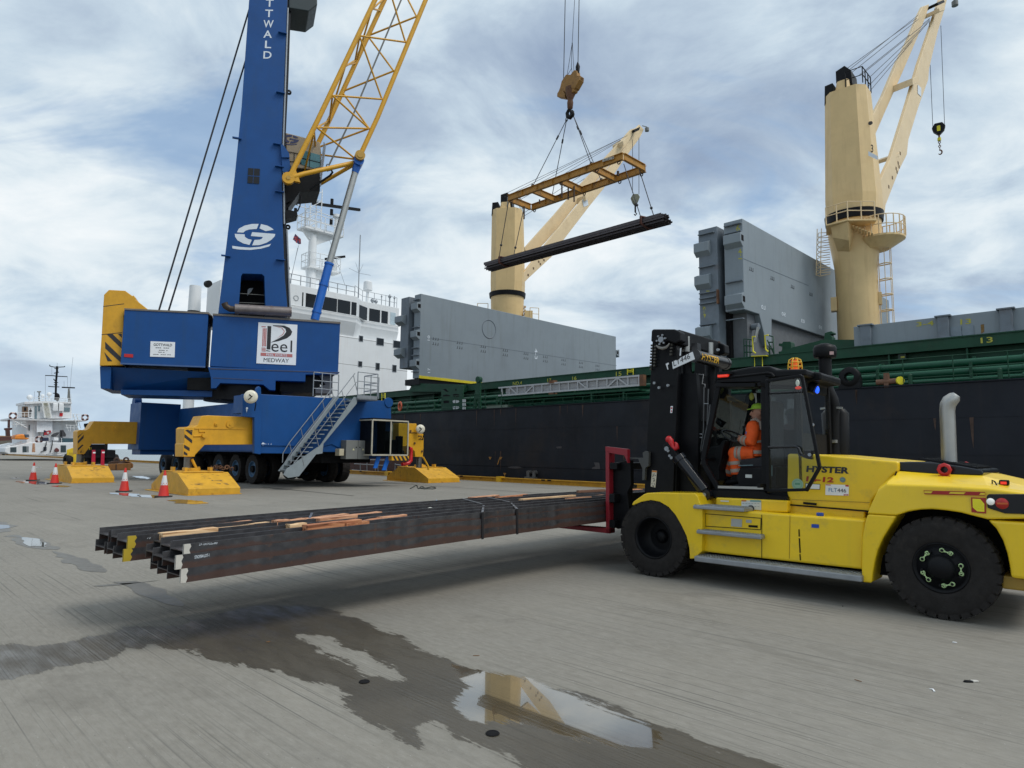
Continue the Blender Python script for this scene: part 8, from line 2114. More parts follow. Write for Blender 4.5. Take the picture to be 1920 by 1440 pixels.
# ================================================================== HANGING LOAD
def hanging():
 n0 = 34.4
 M = SH
 # hook block
 hp = hit(M, 1, n0, 1070, 165)
 HB = thing('hook_block', 'rusty yellow crane hook block hanging on wire ropes', 'hook block', M @ hp)
 P = lambda s, y=n0: P3(M, 1, y, K('B1', s))
 m = MB(M); m.prism([(p.x, p.z) for p in P('735,800 750,740 790,680 830,682 862,640 885,645 890,690 918,690 915,730 880,800 868,808 862,830 830,850 790,850 770,830 745,850 715,850')], n0 - 0.2, n0 + 0.2);
 m.prism([(p.x, p.z) for p in P('712,850 745,800 780,850 782,892 710,880')], n0 - 0.22, n0 + 0.22); m.prism([(p.x, p.z) for p in P('835,760 918,690 915,730 870,810 820,800')], n0 - 0.24, n0 + 0.24)
 m.build('block_body', mat('block_yellow', (0.30, 0.15, 0.03), 0.6, var=0.2, dirt=0.9, dirtcol=(0.07, 0.035, 0.02), dscale=1.5), HB, bevel=0.03)
 m = MB(M)
 a = P('815,790 815,850 812,900 812,925 810,975 808,985'); m.tube(a, [0.36, 0.34, 0.18, 0.22, 0.19, 0.1], 18); m.build('swivel', RUST, HB)
 m = MB(M); a = P('800,985 785,1020 790,1050 812,1058 835,1035 838,1005 828,990'); m.tube(a, [0.10, 0.13, 0.15, 0.15, 0.12, 0.08, 0.03], 12); a = P('812,985 820,1020 812,1055'); m.tube(a, 0.08, 10); m.build('hook', BLK, HB)
 m = MB(M); a = P('880,560 880,600 878,660'); m.tube(a, [0.04, 0.16, 0.12], 10); m.build('rope_socket', BLK, HB)
 m = MB(M)
 for s in ('768,-60 752,730', '893,-60 882,570', '855,-60 830,385', '830,385 785,672', '828,385 822,620 790,672', '832,385 845,640', '830,385 822,600 830,660'):
  m.tube(P(s), 0.03 if s.startswith(('768', '893')) else 0.018, 6)
 m.build('hoist_rope', CABLE, HB)
 # spreader frame
 za = (hit(M, 1, n0, 953, 368).z + hit(M, 1, n0, 1168, 285).z) / 2
 xl, xr = hit(M, 1, n0, 953, 368).x, hit(M, 1, n0, 1168, 287).x
 wd = 2.6
 SP = thing('lifting_frame', 'rusty yellow rectangular lifting frame hanging from the hook block', 'lifting frame', M @ Vector(((xl + xr) / 2, n0 + wd / 2, za - 0.5)))
 H_ = 0.44
 def ibeam(mb, a, b, w=0.24):
  a, b = Vector(a), Vector(b)
  d = (b - a).normalized()
  mb.bar(a, b, 0.04, H_);
  for s in (-1, 1): mb.bar(a + Vector((0, 0, s * H_ / 2)), b + Vector((0, 0, s * H_ / 2)), w, 0.035)
  k = max(1, int((b - a).length / 1.5)); sx = d.cross(Vector((0, 0, 1)))
  for i in range(1, k):
   p = a.lerp(b, i / k); mb.bar(p - sx * w / 2, p + sx * w / 2, 0.02, H_ - 0.04)
 zc = za - H_ / 2
 for y in (n0, n0 + wd):
  m = MB(M); ibeam(m, (xl, y, zc), (xr, y, zc)); m.build('main_beam', SPRD, SP)
 for x in (xl, xl + (xr - xl) * 0.235, xl + (xr - xl) * 0.48, xl + (xr - xl) * 0.765, xr):
  m = MB(M); ibeam(m, (x, n0 + 0.12, zc), (x, n0 + wd - 0.12, zc), 0.2); m.build('cross_beam', SPRD, SP)
 m = MB(M); q = P3(M, 1, n0 - 0.15, K('B2', '1197,375 1300,350 1302,372 1198,400')); m.face(q); pl_ = m.build('plate', mat('plate_pale', (0.5, 0.48, 0.42), 0.6), SP)
 lt = MB(M); q = P3(M, 1, n0 - 0.156, K('B2', '1203,396 1298,370 1202,380')); letter(lt, '1 PIECE MAX 14M', q[0], q[1], q[2], 0.01); lt.build('lettering', TXTK, pl_)
 m = MB(M)
 for c_, s in (('B2', '350,720'), ('B2', '430,735')): pass
 for t in (0.03, 0.5, 0.8, 0.97):
  for y in (n0, n0 + wd): m.lathe((xl + (xr - xl) * t, y, zc - H_ / 2 - 0.12), (0, 1, 0), [(0.07, -0.02), (0.13, -0.02), (0.13, 0.02), (0.07, 0.02), (0.07, -0.02)], 12)
 for s in ('833,590 833,725', '890,600 890,740', '943,620 943,760', '493,800 493,915', '632,740 632,775', '1338,485 1338,525'):
  q = P3(M, 1, n0 + wd * 0.6, K('B2', s)); m.tube(q, 0.06 if '1338' not in s else 0.09, 6)
 m.build('hanging_shackle', mat('shackle_dark', (0.05, 0.03, 0.022), 0.6), SP)
 # slings from hook to frame
 top = P3(M, 1, n0 + wd / 2, K('B1', '780,1075 838,1035'))
 sl = []
 SLG = thing('wire_sling', 'four legged wire sling between the hook and the lifting frame', 'sling', M @ top[0])
 for tp, c_, s, y in ((top[0], 'B2', '570,590', n0), (top[0], 'B2', '742,530', n0 + wd), (top[1], 'B2', '1098,390', n0), (top[1], 'B2', '1187,355', n0 + wd)):
  q = P3(M, 1, y, K(c_, s))[0]; q.z = za if True else q.z
  m = MB(M); m.tube([tp, q], 0.028, 6); p = tp.lerp(q, 0.27); d = (q - tp).normalized(); m.tube([p - d * 0.15, p + d * 0.15], 0.07, 8); m.sphere(q + Vector((0, 0, 0.08)), 0.12, 10, 6); m.build('sling_leg', CABLE, SLG)
 m = MB(M)
 for t in top: m.lathe(t, (0.3, 1, 0), [(0.12, -0.02), (0.17, -0.02), (0.17, 0.02), (0.12, 0.02), (0.12, -0.02)], 14)
 m.build('ring', CABLE, SLG)
 # suspended bundle of beams, parallel to the quay
 zb = (hit(M, 1, n0 + 0.8, 912, 492).z + hit(M, 1, n0 + 0.8, 1250, 412).z) / 2
 xa, xb = hit(M, 1, n0 + 0.8, 912, 490).x, hit(M, 1, n0 + 0.8, 1254, 406).x
 RB = M @ Matrix.Rotation(R(90), 4, 'Z')        # make_beam runs along local y
 # local: y of RB = -x of M ... build by mapping M.x -> RB.y
 Mx = M @ Matrix(((0, 1, 0, 0), (-1, 0, 0, 0), (0, 0, 1, 0), (0, 0, 0, 1)))
 B2 = mat('beam_dark', (0.075, 0.064, 0.068), 0.55, 0.3, var=0.25, dirt=0.3, dirtcol=(0.06, 0.035, 0.028), dscale=2)
 rr = random.Random(9)
 rows = ((0, (0.15, 0.46, 0.78)), (1, (0.0, 0.31, 0.62, 0.93)), (2, (-0.02, 0.30, 0.62, 0.94)), (3, (0.1, 0.42, 0.74)))
 sx0 = None
 for r_, offs in rows:
  for o_ in offs:
   # Mx: local (x,y,z) -> M: (y, -x, z)
   ob = make_beam(Mx, -(n0 + 0.25 + o_), zb - 0.42 + r_ * 0.135, xa + rr.uniform(0, 0.45), xb - rr.uniform(0, 0.35), 1, False, B2)
   tag(ob, 'dark steel beam in the bundle hanging in slings below the lifting frame', 'steel beam', 'steel beams hanging from the crane')
 # straps hanging from the frame to the bundle
 CH = thing('load_chain', 'chain slings hanging from the lifting frame round the beam bundle', 'sling', M @ Vector(((xa + xb) / 2, n0 + 0.8, zb - 0.45)))
 x1 = hit(M, 1, n0, *K('B2', '255,1255')[0]).x; x2 = hit(M, 1, n0, *K('B2', '1530,920')[0]).x
 for tops, x in (((hit(M, 1, n0, *K('B2', '352,765')[0]), hit(M, 1, n0 + wd, *K('B2', '495,800')[0])), x1), ((hit(M, 1, n0, *K('B2', '1390,420')[0]), hit(M, 1, n0 + wd, *K('B2', '1520,440')[0])), x2)):
  m = MB(M)
  y0, y1 = n0 + 0.15, n0 + 1.35
  m.tube([tops[0], (x, y0, zb + 0.12)], 0.03, 6); m.tube([tops[1], (x + 0.3, y1, zb + 0.12)], 0.03, 6)
  for a, b in ((tops[0], Vector((x, y0, zb + 0.12))), (tops[1], Vector((x + 0.3, y1, zb + 0.12)))):
   p = a.lerp(b, 0.78); m.sphere(p, 0.1, 8, 6)
  m.build('chain_leg', CABLE, CH)
  m = MB(M); m.tube([(x, y0, zb + 0.14), (x + 0.02, y0 - 0.03, zb - 0.3), (x + 0.1, (y0 + y1) / 2, zb - 0.5), (x + 0.28, y1 + 0.05, zb - 0.3), (x + 0.3, y1, zb + 0.14), (x + 0.15, (y0 + y1) / 2, zb + 0.16), (x, y0, zb + 0.14)], 0.075, 8); m.build('wrap', mat('wrap_rust', (0.09, 0.03, 0.02), 0.7), CH)
hanging()
def aft_hook():
 y = SH @ Vector((hit(SH, 1, 40.0, 1191, 378).x, 40.0, 0))
 D = frame((y.x, y.y, 0), (1, 0, 0), (0, 1, 0))
 q = hit(D, 1, 0, 1191, 373); w = (hit(D, 1, 0, 1199, 373).x - q.x)
 HB = thing('hook_block', 'pale grey hook block of the aft deck crane behind the hanging slings', 'hook block', D @ q)
 m = MB(D); m.prism([(q.x - w, q.z + w * .3), (q.x - w * .6, q.z + w), (q.x + w * .6, q.z + w), (q.x + w, q.z + w * .3), (q.x + w * .6, q.z - w * .8), (q.x + w * .2, q.z - w * 1.4), (q.x - w * .2, q.z - w * 1.4), (q.x - w * .6, q.z - w * .8)], -0.2, 0.2); m.build('block_body', mat('block_olive', (0.16, 0.17, 0.12), 0.6), HB, bevel=0.03)
 m = MB(D); m.cyl((q.x, 0, q.z - w * 3.2), (q.x, 0, q.z - w * 1.2), w * 0.2, n=10); m.tube([(q.x, 0, q.z - w * 3.2), (q.x + w * .3, 0, q.z - w * 3.6), (q.x, 0, q.z - w * 4.0), (q.x - w * .3, 0, q.z - w * 3.7)], w * 0.14, 8); m.build('hook', BLK, HB)
 m = MB(D)
 for s in ('1186,262 1186,362', '1198,258 1198,364'): m.tube(P3(D, 1, 0, K('S', s)), 0.022, 5)
 m.build('hoist_rope', CABLE, HB)
aft_hook()
# ================================================================== SMALLER THINGS ON THE QUAY
def cone(px, py, h, label, rot=0):
 b = hit(I4, 2, 0, px, py)
 C = thing('traffic_cone', label, 'traffic cone', (b.x, b.y, 0), 'traffic cones by the outrigger pads')
 M = Matrix.Translation((b.x, b.y, 0)) @ Matrix.Rotation(R(rot), 4, 'Z')
 CR = mat('cone_red', (0.62, 0.03, 0.02), 0.5, var=0.12); CW = mat('cone_white', (0.68, 0.68, 0.68), 0.5)
 w = h * 0.28
 m = MB(M); m.prism([(math.cos(R(a)) * w * (1.15 if a % 90 == 45 else 1), math.sin(R(a)) * w * (1.15 if a % 90 == 45 else 1)) for a in range(0, 360, 15)], 0.0, 0.05, 'z'); m.build('base', mat('cone_base', (0.03, 0.03, 0.032), 0.7), C)
 rf = lambda z: 0.19 * h + (0.03 * h - 0.19 * h) * z
 def seg(z0, z1, matl, nm):
  m = MB(M); m.cyl((0, 0, 0.05 + z0 * (h - 0.05)), (0, 0, 0.05 + z1 * (h - 0.05)), rf(z0), rf(z1), 28); m.build(nm, matl, C)
 seg(0, 0.42, CR, 'cone_body'); seg(0.42, 0.80, CW, 'reflective_sleeve'); seg(0.80, 1.0, CR, 'cone_tip')
 m = MB(M)
 for k in range(7):
  a0, a1, a2 = R(k * 51.4), R(k * 51.4 + 25.7), R(k * 51.4 + 51.4)
  z0, z1 = 0.05 + 0.42 * (h - 0.05), 0.05 + 0.52 * (h - 0.05)
  r0, r1 = rf(0.42) + 0.004, rf(0.52) + 0.004
  m.face([(math.cos(a0) * r0, math.sin(a0) * r0, z0), (math.cos(a1) * r1, math.sin(a1) * r1, z1), (math.cos(a2) * r0, math.sin(a2) * r0, z0)])
 m.build('sleeve_edge', CR, C)
for px, py, h, l in ((61.5, 901, 1.0, 'leftmost orange and white traffic cone, beside a puddle'), (102, 907, 1.03, 'traffic cone just left of the far outrigger pad'), (232.5, 922, 1.0, 'traffic cone between the far and near outrigger pads'), (306.5, 932, 1.0, 'traffic cone at the corner of the near outrigger pad')):
 cone(px, py, h, l)
def yard_forklift():
 b = hit(SH, 2, 0, 131, 873)
 T = thing('forklift_truck', 'distant yellow forklift with red forks facing the camera behind the far outrigger', 'forklift', SH @ Vector((b.x, b.y, 0)))
 c = SH @ b; v = Vector((c.x, c.y, 0)).normalized()
 D = frame((c.x, c.y, 0), (v.y, -v.x, 0), (v.x, v.y, 0))
 P = lambda s, y=0: TY(D, y, K('A4', s))
 m = MB(D); m.prism(P('600,880 690,850 700,985 690,1000 600,975'), 0.1, 1.4); m.prism(P('690,850 830,855 830,990 700,985'), 0.5, 3.0); m.build('body', mat('truck_yellow', (0.72, 0.50, 0.02), 0.45, dirt=0.2), T, bevel=0.06)
 m = MB(D); m.prism(P('620,905 660,905 660,975 622,970', 0.09), 0.08, 0.1); m.build('vent', mat('truck_ochre', (0.50, 0.34, 0.02), 0.6), T)
 wl = P('583,955 648,955'); r_ = 1.0
 q0 = hit(D, 1, 0.3, *K('A4', '614,965')[0]); rr_ = hit(D, 1, 0.3, *K('A4', '614,910')[0]).z - q0.z
 for x in (q0.x, q0.x + 4.6 * 0.9):
  m = MB(D); m.lathe((x, 0.5, rr_ * 0.95), (0.9, 0.35, 0), [(0.25, -0.3), (rr_ * 0.7, -0.33), (rr_ * 0.95, -0.25), (rr_, 0), (rr_ * 0.95, 0.25), (rr_ * 0.7, 0.33), (0.25, 0.3), (0.25, -0.3)], 26); t = m.build('wheel', RUB, T)
 # mast and carriage frame
 m = MB(D)
 for s in ('760,645 800,640 800,1000 770,1000', '945,640 975,640 965,990 940,990'): m.prism(P(s, -0.3), -0.5, -0.2)
 m.prism(P('755,645 830,640 830,672 755,672', -0.3), -0.5, 0.2); m.prism(P('750,935 1035,935 1035,955 750,955', -0.5), -0.7, -0.5); m.prism(P('745,995 1040,985 1040,1005 745,1012', -0.5), -0.7, -0.5); m.prism(P('955,880 1038,882 1038,985 955,985', -0.4), -0.6, -0.4); m.prism(P('760,880 1010,880 1010,1000 760,1000', -0.2), -0.25, 0.6)
 m.build('mast', BLK, T, bevel=0.02)
 m = MB(D); m.prism(P('810,830 945,830 960,900 800,900', 0.5), 0.5, 2.0); m.build('cab', BLK, T)
 for s in ('828,882 858,882 858,1025 820,1028', '912,880 942,882 938,1020 905,1025'):
  q = P(s, -0.75); m = MB(D); m.prism(q, -0.85, -0.72); x0, x1 = q[3][0], q[2][0]; m.box(x0, x1, -3.2, -0.8, 0.05, 0.14); f = m.build('fork', mat('fork_crimson', (0.42, 0.008, 0.035), 0.4), T)
  m = MB(D); m.box((x0 + x1) / 2 - 0.12, (x0 + x1) / 2 + 0.12, -0.86, -0.85, q[0][1] - 0.35, q[0][1] - 0.2); m.build('decal', WHT, f)
yard_forklift()
def rusty_skip():
 b = hit(I4, 2, 0, 224, 882)
 v = Vector((b.x, b.y, 0)).normalized()
 D = frame((b.x, b.y, 0), (v.y, -v.x, 0), (v.x, v.y, 0))
 T = thing('clamshell_grab', 'rusty brown clamshell grab lying on the quay', 'grab', (b.x, b.y, 0))
 P = lambda s, y=0: TY(D, y, K('A4', s))
 m = MB(D); m.prism(P('972,1008 1180,1000 1175,1070 968,1066'), 0, 1.6); m.prism(P('1120,985 1165,985 1200,1010 1198,1040 1175,1050 1170,1000'), 0.2, 1.4); m.build('grab_body', mat('grab_rust', (0.20, 0.085, 0.02), 0.75, var=0.3, dirt=0.7, dirtcol=(0.05, 0.025, 0.015), dscale=2.5), T, bevel=0.05)
 m = MB(D); m.prism(P('970,1000 1000,985 1060,980 1130,985 1180,1000'), 0.3, 1.3)
 for s in ('1050,972', '1135,970'):
  q = hit(D, 1, 0.6, *K('A4', s)[0]); m.lathe(q, (0, 1, 0), [(0.1, -0.2), (0.24, -0.2), (0.24, 0.2), (0.1, 0.2)], 16)
 m.prism(P('968,1060 1175,1064 1175,1073 968,1070'), -0.05, 1.65); m.prism(P('1040,1010 1052,1010 1052,1060 1040,1060'), -0.04, 0); m.build('grab_frame', mat('grab_dark', (0.06, 0.03, 0.02), 0.7), T, bevel=0.02)
rusty_skip()
def coaster():
 """white sterned coaster moored beyond the crane, seen from astern"""
 nb = 33.5
 ub = 116.0
 c = W(ub, nb + 6, 0)
 xs = -ub
 T = thing('coaster_ship', 'white coaster ship moored stern-on at the far end of the quay, black mast on top', 'ship', SH @ Vector((xs, nb + 6, -2)))
 D = SH
 def PX(s, dx=0.0, c_='D6'): return TX(SH, xs + dx, K(c_, s))
 def pr(name, s, d0, d1, matl, bevel=0.0, par=None, c_='D6', label=None):
  pts = PX(s, d1, c_); m = MB(SH); m.prism(pts, xs + d0, xs + d1, 'x'); return m.build(name, matl, par or T, bevel=bevel, label=label)
 WH = mat('coaster_white', (0.70, 0.72, 0.74), 0.55, var=0.05, dirt=0.2, dirtcol=(0.45, 0.32, 0.24), dscale=0.4, streak=0.3)
 pr('hull', '60,1280 75,1225 110,1210 400,1150 1040,1150 1060,1200 1060,1330 860,1336 800,1328 120,1308', -16, 0.6, WH, 0.1)
 pr('deckhouse', '360,842 1050,842 1060,1160 360,1160', -14, -2.5, WH, 0.05)
 pr('deckhouse_screen', '497,845 708,845 708,1010 497,1010', -2.5, -1.9, mat('coaster_screen', (0.76, 0.79, 0.83), 0.5), 0.03)
 pr('wing_deck', '130,818 410,818 410,835 500,838 1165,845 1165,862 1060,862 345,850 130,845', -9, -1.2, WH, 0.03)
 wh = pr('wheelhouse', '340,625 575,608 960,612 972,825 445,832 340,800', -8, -2.3, WH, 0.05)
 pr('wheelhouse_roof', '330,600 600,590 965,600 975,625 600,620 330,632', -8.4, -1.9, WH, 0.03)
 DK = mat('coaster_window', (0.05, 0.07, 0.08), 0.2)
 for s in ('518,655 542,655 540,725 515,725', '868,675 945,678 943,732 866,730', '470,660 500,660 498,830 468,830'): pr('window', s, -2.3, -2.2, mat('coaster_glass', (0.16, 0.22, 0.25), 0.2), 0, wh)
 for s in ('720,620 785,622 783,722 716,722', '800,622 862,624 862,725 798,725'): pr('shutter', s, -2.3, -1.7, WHT, 0.05, wh)
 pr('door', '308,662 378,665 378,805 308,805', -3, -2.2, mat('door_brown', (0.16, 0.10, 0.06), 0.6), 0, wh)
 pr('door_window', '326,675 355,675 355,720 326,720', -2.2, -2.15, WIN, 0, wh)
 pr('name_board', '808,752 850,752 845,795 805,795', -2.3, -2.15, RED, 0, wh)
 for s in ('305,1200 362,1200 362,1280 305,1280', '820,1188 892,1188 892,1280 820,1280', '372,1200 385,1200 385,1280 372,1280', '140,1215 222,1212 222,1280 140,1280'): pr('opening', s, 0.6, 0.65, DK)
 pr('porthole', '388,912 402,912 400,988 388,988', -2.5, -2.4, DK)
 pr('hatch', '588,1210 630,1208 630,1258 588,1260', 0.6, 0.75, mat('hatch_slate', (0.04, 0.05, 0.07), 0.5), 0.03)
 pr('winch', '745,1245 770,1220 800,1245 798,1275 745,1275', 0.5, 1.2, mat('winch_dark', (0.12, 0.03, 0.03), 0.6), 0.05)
 pr('rust_stain', '440,1160 470,1160 475,1280 430,1280', 0.6, 0.62, mat('stain_rust', (0.40, 0.22, 0.13), 0.8, var=0.35, scale=6))
 pr('deck_tank', '560,1080 660,1080 662,1130 560,1130', -1.0, 0.3, mat('tank_navy', (0.02, 0.03, 0.07), 0.5), 0.1)
 pr('locker', '728,1080 790,1085 790,1125 728,1122', -1.0, 0.3, WHT, 0.05)
 pr('deck_box', '842,1090 1040,1095 1040,1145 842,1145', -2, -0.5, mat('box_teal', (0.03, 0.07, 0.09), 0.5), 0)
 # rails
 def tubes(name, segs, r_, matl, dx=0.0, par=None, c_='D6'):
  m = MB(SH)
  for s in segs:
   q = P3(SH, 0, xs + dx, K(c_, s)); m.tube(q, r_, 5)
  return m.build(name, matl, par or T)
 tubes('railing', ['215,745 440,745', '215,780 440,780', '135,740 215,745', '250,745 250,810', '290,745 290,810', '330,745 330,810', '440,745 440,820', '980,765 1110,770', '980,800 1110,805', '985,765 985,830', '1040,768 1040,835', '1105,770 1105,850',
  '455,540 960,555', '455,570 960,580', '455,540 455,600', '540,543 540,600', '620,546 620,600', '700,548 700,600', '800,550 800,600', '880,552 880,600', '955,500 960,610', '150,875 345,875', '150,905 345,905', '150,870 150,940', '185,875 185,940', '220,875 220,940', '290,875 290,940', '825,1095 1045,1098', '825,1120 1045,1122', '830,1095 830,1150', '940,1097 940,1150', '1000,1097 1000,1150',
  '885,915 1060,920', '885,950 1060,955', '890,910 930,1000', '950,920 950,1000', '1000,920 1000,1000', '400,1085 400,1150', '445,1085 440,1150', '410,1085 500,1090'], 0.035, WHITE, -0.6)
 tubes('stair', ['150,840 365,950', '985,765 1060,985', '1030,765 1090,960'], 0.06, WHITE, -0.6)
 # aft ladder
 m = MB(SH); q = P3(SH, 0, xs - 1.6, K('D6', '575,612 612,815 650,612 690,815'))
 m.bar(q[0], q[1], 0.12, 0.25); m.bar(q[2], q[3], 0.12, 0.25); la = m.build('ladder', WHITE, T)
 m = MB(SH)
 for k in range(12): t = (k + 0.5) / 12; m.bar(q[0].lerp(q[1], t), q[2].lerp(q[3], t), 0.15, 0.05)
 m.build('tread', mat('tread_yellow', (0.35, 0.32, 0.16), 0.6), la)
 # life rings
 for s in ('175,790', '1148,812', '528,1108'):
  q = P3(SH, 0, xs + 0.2, K('D6', s))[0]; m = MB(SH); rr_ = 0.5
  m.lathe(q, (1, 0, 0), [(rr_ * 0.6, -0.07), (rr_, -0.07), (rr_, 0.07), (rr_ * 0.6, 0.07), (rr_ * 0.6, -0.07)], 20); ring = m.build('life_ring', mat('ring_white', (0.6, 0.45, 0.42), 0.6), T)
  m = MB(SH)
  for a in (0, 90, 180, 270):
   a0, a1 = R(a + 25), R(a + 65)
   m.prism([(q.y + math.cos(t) * r2, q.z + math.sin(t) * r2) for t, r2 in ((a0, rr_ * .58), (a0, rr_ * 1.04), ((a0 + a1) / 2, rr_ * 1.06), (a1, rr_ * 1.04), (a1, rr_ * .58))], q.x - 0.17, q.x + 0.17, 'x')
  m.build('ring_band', mat('ring_dark', (0.06, 0.02, 0.02), 0.6), ring)
 # free fall boat
 m = MB(SH); q = P3(SH, 0, xs + 0.8, K('D6', '195,1095 215,1050 300,1035 345,1045 345,1080 400,1085 380,1110 280,1108 210,1105')); m.prism([(p.y, p.z) for p in q], xs - 2.0, xs + 0.8, 'x'); m.build('rescue_boat', mat('boat_orange', (0.75, 0.24, 0.03), 0.5), T, bevel=0.2)
 pr('boat_cover', '330,1040 390,1040 398,1075 345,1078', -1.5, 0.9, mat('cover_slate', (0.07, 0.09, 0.13), 0.6), 0.05)
 pr('boat_davit', '70,955 165,950 165,975 135,985 140,1065 90,1065 85,985 68,975', -0.5, 0.4, mat('davit_brown', (0.06, 0.02, 0.015), 0.6), 0, None)
 pr('boat_davit', '115,840 137,840 137,950 112,950', -0.5, 0.2, mat('davit_brown', (0, 0, 0)), 0, None)
 m = MB(SH); a = P3(SH, 0, xs, K('D6', '400,1150 100,1215 75,1222')); m.tube(a, 0.08, 6); a = P3(SH, 0, xs, K('D6', '300,1140 95,1200')); m.tube(a, 0.07, 6); a = P3(SH, 0, xs, K('D6', '85,1220 85,1290')); m.tube(a, 0.07, 6); a = P3(SH, 0, xs, K('D6', '112,1215 112,1290')); m.tube(a, 0.07, 6); a = P3(SH, 0, xs, K('D6', '132,1212 132,1290')); m.tube(a, 0.07, 6); m.build('stern_frame', WHITE, T)
 # mast and aerials
 tubes('mast', ['768,150 770,200', '770,120 768,190 756,330 752,480 745,580'], 0.15, BLK, -5)
 tubes('mast_yard', ['670,100 675,120 735,132 800,132 870,128 876,118', '610,245 720,248 760,255 910,262', '650,392 720,398 800,400', '735,150 790,152', '730,215 795,200', '728,340 785,342', '728,370 775,372', '715,485 780,488', '722,290 745,320'], 0.07, BLK, -5)
 tubes('aerial', ['772,75 772,120', '985,0 965,180 948,400', '612,250 612,600', '700,130 700,240', '945,400 945,560', '465,460 465,560', '865,320 865,400', '955,500 955,600', '910,265 912,400'], 0.02, GALV, -5)
 m = MB(SH); a, b = P3(SH, 0, xs - 5, K('D6', '835,405 1010,412')); m.bar(a, b, 0.18, 0.18); ra = m.build('radar_scanner', BLK, T)
 tubes('radar_mast', ['925,420 915,550', '930,420 945,600', '925,420 925,600'], 0.08, CABG, -5)
 m = MB(SH)
 for s, r_ in (('402,540', 0.40), ('575,520', 0.26), ('665,500', 0.34)):
  q = P3(SH, 0, xs - 4.5, K('D6', s))[0]; m.sphere(q, r_, 14, 8); m.cyl(q - Vector((0, 0, r_ * 2.2)), q, 0.08, n=8)
 m.build('satellite_dome', WHITE, T)
 tubes('searchlight_post', ['500,465 555,465', '528,470 530,520', '522,520 530,590'], 0.1, CABG, -5)
 m = MB(SH); q = P3(SH, 0, xs - 4.6, K('D6', '778,540'))[0]; m.sphere(q, 0.36, 12, 8, (0.3, 0.8, 1.7)); m.build('funnel_outlet', BLK, T)
 # ensign and staff
 m = MB(SH); pts = K('D6', '597,982 630,995 660,985 692,990 680,1025 650,1045 620,1050 590,1052')
 q = P3(SH, 0, xs + 1.4, '' or pts); m.face(q); fl = m.build('ensign', mat('ensign_red', (0.35, 0.02, 0.03), 0.7), T)
 m = MB(SH); m.face(P3(SH, 0, xs + 1.42, K('D6', '600,988 628,995 624,1012 598,1010'))); m.build('ensign_canton', mat('canton_blue', (0.02, 0.02, 0.06), 0.7), fl)
 m = MB(SH); q = P3(SH, 0, xs + 1.42, K('D6', '648,1018'))[0]; m.cyl(q, q + Vector((0.03, 0, 0)), 0.15, n=12); m.build('ensign_badge', mat('badge_white', (0.55, 0.5, 0.5), 0.6), fl)
 tubes('flag_staff', ['597,980 585,1060'], 0.04, BLK, 1.4)
 pr('vent_group', '530,1010 552,1010 552,1022 530,1022', -2.4, -1.8, CABG); pr('vent_group', '533,1038 552,1038 550,1052 533,1052', -2.4, -1.8, CABG)
 pr('machinery', '720,1050 745,1030 790,1012 808,1015 770,1055 760,1068 725,1068', -2.4, -1.0, mat('mach_dark', (0.05, 0.05, 0.055), 0.6)); pr('machinery', '840,985 855,980 890,1040 888,1070 840,1072', -2.4, -1.0, mat('mach_dark', (0, 0, 0)))
 tubes('hose', ['625,1135 622,1180 610,1210 600,1255 545,1282', '705,1120 705,1180 690,1245 675,1285'], 0.06, BLK, 0.8)
 # mooring lines
 m = MB(SH)
 for s in ('800,1328 900,1300 1000,1290', '620,1310 760,1295 1000,1285'): m.tube(P3(SH, 0, xs + 1.5, K('D6', s)), 0.05, 5)
 m.build('mooring_line', GALV, T)
 # crew member on the bridge wing
 p = P3(SH, 0, xs - 0.9, K('D6', '404,805'))[0]; s_ = 1.0
 hgt = P3(SH, 0, xs - 0.9, K('D6', '404,690'))[0].z - p.z
 Pn = thing('person', 'dark clothed person standing on the bridge wing of the moored coaster', 'person', SH @ p)
 m = MB(SH); k = hgt / 1.78
 f = lambda x, y, z: p + Vector((x, y, z)) * k
 for s in (-1, 1):
  m.tube([f(0, s * 0.11, 0.05), f(0.02, s * 0.11, 0.5), f(0, s * 0.09, 0.92)], [0.06 * k, 0.075 * k, 0.10 * k], 10)
  m.tube([f(0, s * 0.2, 1.42), f(-0.03, s * 0.27, 1.12), f(0.12, s * 0.2, 0.98), f(0.17, s * 0.18, 0.96)], [0.06 * k, 0.05 * k, 0.04 * k, 0.04 * k], 10)
  m.sphere(f(0.06, s * 0.11, 0.04), 0.1 * k, 10, 6, (1.3, 0.6, 0.5))
  for g in range(5): m.tube([f(0.18, s * 0.18 + (g - 2) * 0.018, 0.96), f(0.25, s * 0.18 + (g - 2) * 0.02, 0.94)], 0.01 * k, 5)
 m.tube([f(0, 0, 0.88), f(0, 0, 1.15), f(0, 0, 1.42), f(0, 0, 1.5), f(0.01, 0, 1.6)], [0.15 * k, 0.14 * k, 0.18 * k, 0.07 * k, 0.05 * k], 14)
 m.sphere(f(0.02, 0, 1.68), 0.10 * k, 12, 8, (1, 0.85, 1.2)); m.sphere(f(0.11, 0, 1.67), 0.02 * k, 6, 4)
 bd = m.build('body', mat('crew_dark', (0.03, 0.03, 0.035), 0.8), Pn); remesh(bd, 0.02 * k, 2)
 m = MB(SH); m.sphere(f(0.03, 0, 1.69), 0.098 * k, 12, 8, (1, 0.86, 1.15)); m.build('face', mat('crew_skin', (0.30, 0.16, 0.11), 0.6), Pn)
 m = MB(SH); m.sphere(f(-0.01, 0, 1.72), 0.106 * k, 12, 8, (1, 0.86, 1.1)); m.build('hair', mat('crew_hair', (0.02, 0.015, 0.012), 0.7), Pn)
coaster()
